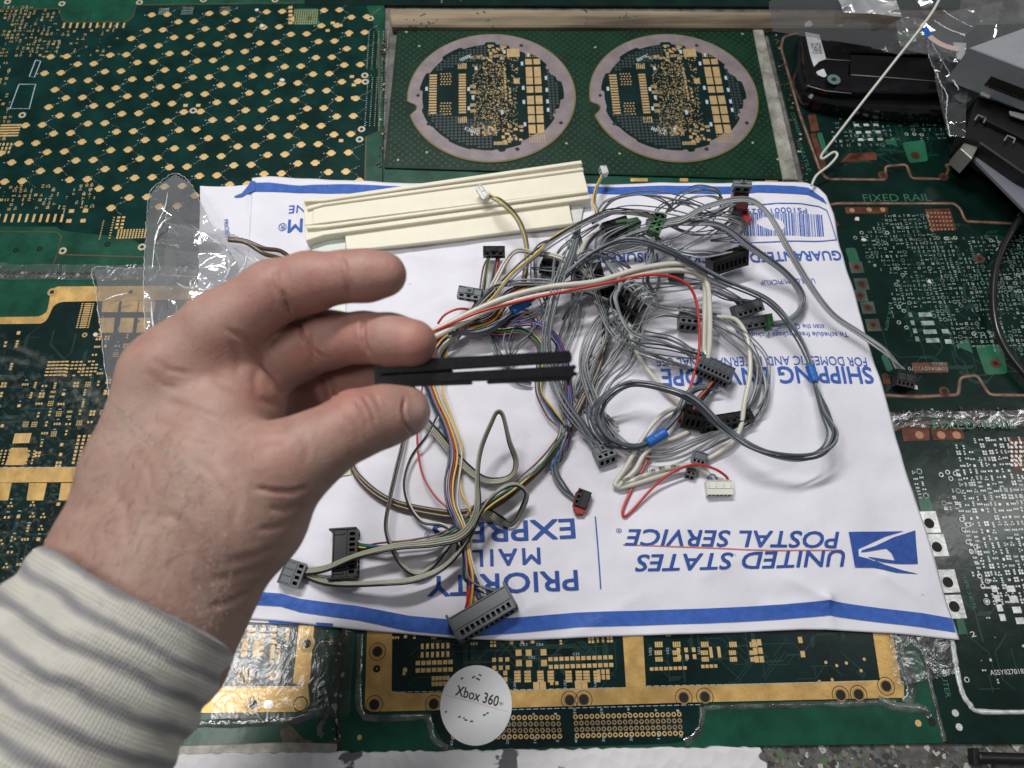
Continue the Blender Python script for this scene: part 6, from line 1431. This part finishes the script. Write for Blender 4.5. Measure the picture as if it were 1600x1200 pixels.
# every chain: photo x, y, distance along the optical axis, radius in photo pixels
CH = dict(
    index=[(258, 590, .238, 62), (342, 516, .238, 59), (428, 456, .237, 48.5), (484, 441, .236, 46), (538, 432, .235, 38.5), (572, 431, .2345, 39), (600, 429, .234, 35.5)],
    middle=[(330, 612, .254, 54), (400, 575, .254, 52), (458, 548, .252, 49), (515, 531, .248, 44), (570, 527, .243, 38.5), (608, 531, .239, 40), (645, 536, .237, 37.5)],
    ring=[(340, 655, .270, 48), (420, 628, .270, 45), (485, 606, .268, 41), (590, 584, .262, 36), (652, 556, .256, 33)],
    little=[(350, 705, .285, 42), (470, 668, .284, 36), (555, 652, .279, 31), (600, 640, .274, 28)],
    thumb=[(432, 738, .224, 66), (498, 697, .226, 55), (558, 662, .230, 52), (600, 650, .235, 47), (632, 643, .239, 41)])
PALM = [[(150, 985, .222, 84), (173, 872, .228, 83), (214, 740, .234, 72), (258, 592, .238, 62)],
        [(268, 1030, .222, 86), (302, 930, .226, 84), (385, 800, .226, 86), (432, 738, .224, 66)],
        [(215, 1000, .214, 96), (240, 890, .222, 92), (318, 745, .228, 82), (345, 668, .232, 60)],
        [(215, 1000, .238, 90), (230, 880, .246, 84), (300, 640, .254, 56)], [(240, 1000, .240, 80), (260, 880, .258, 76), (322, 660, .270, 50)], [(290, 890, .262, 66), (345, 705, .285, 44)],
        [(318, 740, .250, 70), (372, 640, .252, 50)], [(300, 560, .243, 50), (368, 580, .243, 42), (400, 606, .247, 34)], [(330, 640, .240, 52), (392, 618, .246, 34)], [(385, 800, .234, 70), (372, 700, .246, 56)]]
def conv(c): return [(np.array(Q(x, y, D_)), r_ * D_ / F) for x, y, D_, r_ in c]
chains = {k: conv(v) for k, v in CH.items()}; palm = [conv(v) for v in PALM]
allp = [p for c in list(chains.values()) + palm for p in c]
lo = np.min([p - r_ for p, r_ in allp], 0) - .004; hi = np.max([p + r_ for p, r_ in allp], 0) + .004
HS = .00095; dims = np.ceil((hi - lo) / HS).astype(int)
gx, gy, gz = [(lo[k] + HS * np.arange(dims[k])).astype(np.float32) for k in range(3)]
GX, GY, GZ = np.meshgrid(gx, gy, gz, indexing='ij')
def seg_sdf(a, ra, b, rb):
    d = b - a; L2 = float(d @ d); t = np.clip(((GX - a[0]) * d[0] + (GY - a[1]) * d[1] + (GZ - a[2]) * d[2]) / L2, 0, 1)
    ex = GX - a[0] - t * d[0]; ey = GY - a[1] - t * d[1]; ez = GZ - a[2] - t * d[2]
    return (np.sqrt(ex * ex + ey * ey + ez * ez) - (ra + (rb - ra) * t)).astype(np.float32)
def smin(a, b, k):
    h = np.maximum(k - np.abs(a - b), 0) / k; return np.minimum(a, b) - h * h * k * .25
def chain_sdf(c, k=.003):
    f = None
    for (a, ra), (b, rb) in zip(c, c[1:]):
        g_ = seg_sdf(a, ra, b, rb); f = g_ if f is None else smin(f, g_, k)
    return f
pf = None
for c in palm:
    q = chain_sdf(c, .006); pf = q if pf is None else smin(pf, q, .011)
tot = None
for nme, c in chains.items():
    q = smin(pf, chain_sdf(c), .010 if nme == 'thumb' else .007); tot = q if tot is None else smin(tot, q, .0012)
V, FC = surface_nets(tot, lo, HS)
del GX, GY, GZ, pf, tot
# one light relaxation, then fine relief: creases, wrinkles, tendons
nb = np.zeros((len(V), 3)); cn = np.zeros(len(V))
for _ in range(2):
    nb[:] = 0; cn[:] = 0
    for a in range(4):
        np.add.at(nb, FC[:, a], V[FC[:, (a + 1) % 4]]); np.add.at(cn, FC[:, a], 1)
        np.add.at(nb, FC[:, a], V[FC[:, (a + 3) % 4]]); np.add.at(cn, FC[:, a], 1)
    V = V * .4 + nb / cn[:, None] * .6
fn = np.cross(V[FC[:, 2]] - V[FC[:, 0]], V[FC[:, 3]] - V[FC[:, 1]]); vn = np.zeros_like(V)
for a in range(4): np.add.at(vn, FC[:, a], fn)
vn /= np.linalg.norm(vn, axis=1)[:, None] + 1e-12
fwv = np.array((0, sin(T), -cos(T))); upv = np.array((0, cos(T), sin(T)))
rel = V - np.array(CAM); dep = rel @ fwv; PX = 800 + F * rel[:, 0] / dep; PY = 600 - F * (rel @ upv) / dep
facing = np.clip(-(vn @ fwv) * 2 + .5, 0, 1)
def dist_px(pl):
    best = np.full(len(V), 1e9); tt = np.zeros(len(V)); n_ = len(pl) - 1
    for k in range(n_):
        a, b = np.array(pl[k], float), np.array(pl[k + 1], float); d = b - a; t = np.clip(((PX - a[0]) * d[0] + (PY - a[1]) * d[1]) / (d @ d), 0, 1)
        q = np.hypot(PX - a[0] - t * d[0], PY - a[1] - t * d[1]); m = q < best; best = np.where(m, q, best); tt = np.where(m, (k + t) / n_, tt)
    return best, tt
CR = [([(350, 512), (388, 532), (411, 567), (434, 601), (446, 628)], 4.5, .8), ([(325, 584), (365, 605), (404, 626), (440, 634)], 7, .6),
      ([(364, 532), (374, 560), (370, 588)], 7, .35), ([(404, 575), (398, 595), (402, 615)], 6, .35),
      ([(430, 420), (434, 448), (445, 470), (455, 492)], 3.2, 1.2), ([(444, 455), (452, 476), (468, 490)], 3, .7), ([(421, 440), (426, 462), (432, 480)], 3, .5),
      ([(527, 398), (538, 412), (541, 436), (547, 464)], 3.2, 1.1), ([(548, 440), (553, 462)], 3, .5), ([(466, 500), (472, 525), (482, 545), (492, 566)], 3.2, 1.2), ([(480, 520), (488, 545), (506, 560)], 3, .7),
      ([(570, 497), (566, 512), (568, 535), (576, 556)], 3.4, 1.2), ([(498, 584), (506, 600), (514, 626)], 3.2, 1.2), ([(512, 586), (522, 604), (526, 620)], 3, .7),
      ([(553, 622), (566, 640), (576, 668)], 3, .55), ([(566, 618), (580, 640), (588, 662)], 3, .5), ([(585, 616), (592, 632)], 3, .4), ([(540, 650), (556, 672), (562, 690)], 4, .35),
      ([(633, 622), (629, 640), (633, 660), (644, 678)], 2.3, 1.3), ([(482, 763), (455, 769), (425, 768), (398, 762)], 4, .9), ([(476, 790), (448, 796), (420, 795)], 5, .5), ([(462, 815), (430, 824), (402, 828)], 5, .4), ([(440, 852), (400, 868), (355, 878)], 6, .45), ([(415, 884), (370, 900), (330, 906)], 6, .4), ([(392, 925), (360, 940), (330, 948)], 5, .8),
      ([(240, 560), (262, 578), (300, 585)], 4, .5), ([(232, 580), (250, 600), (280, 610)], 4, .4), ([(260, 628), (300, 640), (340, 655)], 6, .5), ([(240, 660), (280, 672), (330, 690)], 7, .4), ([(300, 720), (330, 740), (352, 780)], 6, .4), ([(210, 700), (232, 730), (240, 770)], 6, .35), ([(360, 740), (372, 780), (366, 820)], 6, .35), ([(255, 800), (290, 820), (300, 860)], 7, .4), ([(180, 760), (200, 800), (196, 850)], 8, .4),
      ([(390, 700), (420, 690), (452, 690)], 6, .35), ([(470, 680), (480, 700), (478, 722)], 5, .3)]
disp = np.zeros(len(V)); crz = np.zeros(len(V))
for pl, w, dd in CR:
    q, t = dist_px(pl); e_ = np.exp(-(q / w) ** 2) * np.clip(np.minimum(t, 1 - t) * 6 + .25, 0, 1) * facing
    disp -= e_ * dd * .001; disp += np.exp(-((q - w * 2.0) / w) ** 2) * np.clip(np.minimum(t, 1 - t) * 5, 0, 1) * facing * dd * .00022; crz = np.maximum(crz, e_ * min(1, dd))
# tendon / knuckle relief on the back of the hand
for (x, y, w, dd) in [(232, 562, 30, .9), (300, 668, 40, .6), (430, 712, 34, .9), (200, 790, 50, .5), (345, 850, 50, .6), (548, 640, 24, .4)]:
    disp += np.exp(-((PX - x) ** 2 + (PY - y) ** 2) / w ** 2) * facing * dd * .001
rn = np.array([mnoise.noise(Vector(p) * 90) for p in V]); r2 = np.array([mnoise.noise(Vector((p[0] * 330, p[1] * 330, p[2] * 330))) for p in V])
disp += rn * .00009 + r2 * .00002
V = V + vn * disp[:, None]
# flush: fingertips, knuckles and palm are redder than the back of the hand
fl = np.zeros(len(V))
for (x, y, w, k) in [(610, 430, 60, .9), (500, 440, 80, .7), (400, 460, 70, .6), (650, 535, 60, 1.), (560, 530, 70, .8), (470, 550, 60, .8), (400, 590, 60, .9), (540, 600, 70, .9), (645, 640, 45, .7), (560, 650, 60, .45), (430, 710, 45, .5), (350, 560, 60, .7), (240, 560, 40, .5)]:
    fl = np.maximum(fl, np.exp(-((PX - x) ** 2 + (PY - y) ** 2) / w ** 2) * k)
fl = np.clip(fl + crz * .35, 0, 1)
nail = np.clip(1.3 - ((PX - 655) / 24) ** 2 - ((PY - 648) / 27) ** 2, 0, 1) * (facing > .3) * (PX > 628)
person = empty('person', Q(230, 900, .23), 'left hand in a grey and cream striped sleeve, pinching the flat black plastic piece', 'person')
sk = bpy.data.materials.new('skin'); sk.use_nodes = True; nt = sk.node_tree; b = nt.nodes['Principled BSDF']
at = nt.nodes.new('ShaderNodeAttribute'); at.attribute_name = 'flush'; an = nt.nodes.new('ShaderNodeAttribute'); an.attribute_name = 'nail'
tc = nt.nodes.new('ShaderNodeTexCoord'); n1 = nt.nodes.new('ShaderNodeTexNoise'); n1.inputs['Scale'].default_value = 150; n1.inputs['Detail'].default_value = 8; n1.inputs['Roughness'].default_value = .72
nt.links.new(tc.outputs['Object'], n1.inputs[0])
def mix(a, b_, f):
    m = nt.nodes.new('ShaderNodeMix'); m.data_type = 'RGBA'
    for s_, v_ in ((6, a), (7, b_)):
        if isinstance(v_, tuple): m.inputs[s_].default_value = (*v_, 1)
        else: nt.links.new(v_, m.inputs[s_])
    if isinstance(f, float): m.inputs[0].default_value = f
    else: nt.links.new(f, m.inputs[0])
    return m.outputs[2]
c1 = mix((.385, .252, .200), (.43, .185, .150), at.outputs['Fac'])
mr = nt.nodes.new('ShaderNodeMapRange'); mr.inputs[1].default_value = .38; mr.inputs[2].default_value = .66; mr.inputs[4].default_value = .6; nt.links.new(n1.outputs['Fac'], mr.inputs[0])
c2 = mix(c1, (.285, .143, .122), mr.outputs[0])
n2 = nt.nodes.new('ShaderNodeTexNoise'); n2.inputs['Scale'].default_value = 28; n2.inputs['Detail'].default_value = 3; nt.links.new(tc.outputs['Object'], n2.inputs[0])
mr2 = nt.nodes.new('ShaderNodeMapRange'); mr2.inputs[1].default_value = .45; mr2.inputs[2].default_value = .7; mr2.inputs[4].default_value = .5; nt.links.new(n2.outputs['Fac'], mr2.inputs[0])
c3 = mix(c2, (.40, .27, .215), mr2.outputs[0]); c4 = mix(c3, (.46, .29, .25), an.outputs['Fac'])
nt.links.new(c4, b.inputs['Base Color'])
b.inputs['Subsurface Weight'].default_value = .18; b.inputs['Subsurface Radius'].default_value = (1., .35, .2); b.inputs['Subsurface Scale'].default_value = .003
rr = nt.nodes.new('ShaderNodeMapRange'); rr.inputs[3].default_value = .52; rr.inputs[4].default_value = .32; nt.links.new(an.outputs['Fac'], rr.inputs[0]); nt.links.new(rr.outputs[0], b.inputs['Roughness'])
b.inputs['Specular IOR Level'].default_value = .42
vo = nt.nodes.new('ShaderNodeTexVoronoi'); vo.inputs['Scale'].default_value = 1300; nt.links.new(tc.outputs['Object'], vo.inputs['Vector'])
n3 = nt.nodes.new('ShaderNodeTexNoise'); n3.inputs['Scale'].default_value = 600; n3.inputs['Detail'].default_value = 5; nt.links.new(tc.outputs['Object'], n3.inputs[0])
ad = nt.nodes.new('ShaderNodeMath'); ad.operation = 'ADD'; nt.links.new(vo.outputs['Distance'], ad.inputs[0]); nt.links.new(n3.outputs['Fac'], ad.inputs[1])
bp = nt.nodes.new('ShaderNodeBump'); bp.inputs['Strength'].default_value = .27; bp.inputs['Distance'].default_value = .0003; nt.links.new(ad.outputs[0], bp.inputs['Height']); nt.links.new(bp.outputs[0], b.inputs['Normal'])
me = mesh_of(V.tolist(), FC.tolist(), True)
for nm_, arr in (('flush', fl), ('nail', nail)):
    a_ = me.attributes.new(nm_, 'FLOAT', 'POINT'); a_.data.foreach_set('value', arr.astype(np.float32))
link_mesh('hand', me, sk, person)
# arm hair
rng = random.Random(31); g = G()
cand = np.nonzero((facing > .45) & (PX > 105) & (PX < 430) & (PY > 600) & (PY < 960) & (PY > 1120 - PX * 1.4 - 260))[0]
hair_dir = Q(330, 640, .215) - Q(200, 860, .215)
hair_dir.normalize()
for _ in range(520):
    i = int(rng.choice(cand)); x, y = PX[i], PY[i]
    if rng.random() > (.25 + .75 * max(0, min(1, (y - 640) / 200))) * (1.0 if x < 330 else .35): continue
    p = Vector(V[i]); n_ = Vector(vn[i]); d = hair_dir + Vector((rng.gauss(0, .5), rng.gauss(0, .5), rng.gauss(0, .5))); d = (d - n_ * d.dot(n_)).normalized(); s_ = n_.cross(d) * rng.uniform(-.8, .8)
    L = rng.uniform(.003, .008); pts = [p + d * L * t + n_ * (.0007 * math.sin(t * 2.6) + .00005) + s_ * L * t * t * .6 for t in (0, .25, .5, .75, 1)]
    g.tube(pts, .00003, 3, caps=False, rs=[.00003, .00003, .000025, .000018, .00001])
g.build('arm_hair', material('hair', (.085, .05, .035), .9, spec=.05), person, kind='stuff')
# sleeve: local z runs along the arm so the stripes ring it
S0, S1 = Q(220, 936, .224), Q(-156, 1456, .182); ax = (S1 - S0); SL = ax.length; ax.normalize()
sx_ = ax.cross(Vector((0, 0, 1))).normalized(); sy_ = ax.cross(sx_)
NA, NL = 128, 150; vs = []; r0 = 171 * .224 / F
def wr(a, z): return mnoise.noise(Vector((cos(a) * 1.6, sin(a) * 1.6, z * 55)))
for j in range(NL + 1):
    z = SL * 1.15 * j / NL
    for i in range(NA):
        a = 2 * pi * i / NA; rr_ = r0 * (1 + .10 * min(1, z / .06)) + .0011 * wr(a, z) * min(1, .3 + z / .02) + .0007 * sin(z * 2 * pi / .0105 + 2 * wr(a, z * .3)) * min(1, z / .01)
        if z < .002: rr_ -= .0012 * (1 - z / .002) ** 2
        lz = z + .0015 * mnoise.noise(Vector((cos(a) * 1.2, sin(a) * 1.2, 7)))
        vs.append((cos(a) * rr_, sin(a) * rr_ * .93, lz))
fs = [(j * NA + i, j * NA + (i + 1) % NA, (j + 1) * NA + (i + 1) % NA, (j + 1) * NA + i) for j in range(NL) for i in range(NA)]
b0 = len(vs)
for k, (dr, z) in enumerate(((-.0022, .0004), (-.0026, .004), (-.003, .03))):
    for i in range(NA):
        a = 2 * pi * i / NA; rr_ = r0 + dr + .0008 * wr(a, 0); vs.append((cos(a) * rr_, sin(a) * rr_ * .93, z + .0015 * mnoise.noise(Vector((cos(a) * 1.2, sin(a) * 1.2, 7)))))
fs += [((i + 1) % NA, i, b0 + i, b0 + (i + 1) % NA) for i in range(NA)]
for k in range(2): fs += [(b0 + k * NA + (i + 1) % NA, b0 + k * NA + i, b0 + (k + 1) * NA + i, b0 + (k + 1) * NA + (i + 1) % NA) for i in range(NA)]
me = mesh_of(vs, fs, True); so = bpy.data.objects.new('sleeve', me); COL.objects.link(so); so.parent = person
MS = Matrix(((sx_.x, sy_.x, ax.x, 0), (sx_.y, sy_.y, ax.y, 0), (sx_.z, sy_.z, ax.z, 0), (0, 0, 0, 1)))
so.matrix_local = Matrix.Translation(S0 - WL[person]) @ MS
km = bpy.data.materials.new('knit_stripes'); km.use_nodes = True; nt = km.node_tree; b = nt.nodes['Principled BSDF']; b.inputs['Roughness'].default_value = .9; b.inputs['Sheen Weight'].default_value = .3
tc = nt.nodes.new('ShaderNodeTexCoord'); wv = nt.nodes.new('ShaderNodeTexWave'); wv.bands_direction = 'Z'; wv.inputs['Scale'].default_value = .314 / .0084; wv.inputs['Distortion'].default_value = 2.4; wv.inputs['Detail Scale'].default_value = 1.2; wv.inputs['Detail'].default_value = 2
nt.links.new(tc.outputs['Object'], wv.inputs[0]); cr = nt.nodes.new('ShaderNodeValToRGB'); cr.color_ramp.elements[0].position = .0; cr.color_ramp.elements[1].position = .55
cr.color_ramp.elements[0].color = (.19, .19, .20, 1); cr.color_ramp.elements[1].color = (.60, .575, .505, 1); nt.links.new(wv.outputs['Fac'], cr.inputs[0])
n1 = nt.nodes.new('ShaderNodeTexNoise'); n1.inputs['Scale'].default_value = 90; n1.inputs['Detail'].default_value = 6; mp = nt.nodes.new('ShaderNodeMapping'); mp.inputs['Scale'].default_value = (1, 1, .5)
nt.links.new(tc.outputs['Object'], mp.inputs[0]); nt.links.new(mp.outputs[0], n1.inputs[0])
mr = nt.nodes.new('ShaderNodeMapRange'); mr.inputs[1].default_value = .3; mr.inputs[2].default_value = .75; mr.inputs[4].default_value = .4; nt.links.new(n1.outputs['Fac'], mr.inputs[0])
nt.links.new(mix(cr.outputs[0], (.36, .355, .35), mr.outputs[0]), b.inputs['Base Color'])
# knit relief: fine ribs along and around the arm
sp = nt.nodes.new('ShaderNodeSeparateXYZ'); nt.links.new(tc.outputs['Object'], sp.inputs[0]); at2 = nt.nodes.new('ShaderNodeMath'); at2.operation = 'ARCTAN2'; nt.links.new(sp.outputs[1], at2.inputs[0]); nt.links.new(sp.outputs[0], at2.inputs[1])
def mth(op, a, v):
    m = nt.nodes.new('ShaderNodeMath'); m.operation = op; nt.links.new(a, m.inputs[0])
    if isinstance(v, (int, float)): m.inputs[1].default_value = v
    elif v is not None: nt.links.new(v, m.inputs[1])
    return m.outputs[0]
s1 = mth('SINE', mth('MULTIPLY', at2.outputs[0], 190), None); s2 = mth('SINE', mth('MULTIPLY', sp.outputs[2], 5200), None)
h_ = mth('ADD', mth('MULTIPLY', s1, .6), mth('MULTIPLY', s2, .4)); h_ = mth('ADD', h_, mth('MULTIPLY', n1.outputs['Fac'], 1.5))
bp = nt.nodes.new('ShaderNodeBump'); bp.inputs['Strength'].default_value = .5; bp.inputs['Distance'].default_value = .0004; nt.links.new(h_, bp.inputs['Height']); nt.links.new(bp.outputs[0], b.inputs['Normal'])
me.materials.append(km)
g = G(); rng = random.Random(44)
for _ in range(9000):
    j = rng.randrange(2, NL); i = rng.randrange(NA); p = Vector(vs[j * NA + i]); n_ = Vector((p.x, p.y, 0)).normalized(); t_ = Vector((-n_.y, n_.x, 0))
    d = (n_ * rng.uniform(.15, .8) + t_ * rng.gauss(0, .7) + Vector((0, 0, rng.gauss(0, .8)))).normalized() * rng.uniform(.0006, .0016); w = n_.cross(d).normalized() * .00004
    g.add([p - w, p + w, p + d * .6 + n_ * .0001 + w * .7, p + d], [(0, 1, 2), (0, 2, 3)])
fz = mesh_of(g.v, g.f); fz.materials.append(km); fo = bpy.data.objects.new('knit_fuzz', fz); COL.objects.link(fo); fo.parent = person; fo.matrix_local = so.matrix_local.copy(); fo['kind'] = 'stuff'
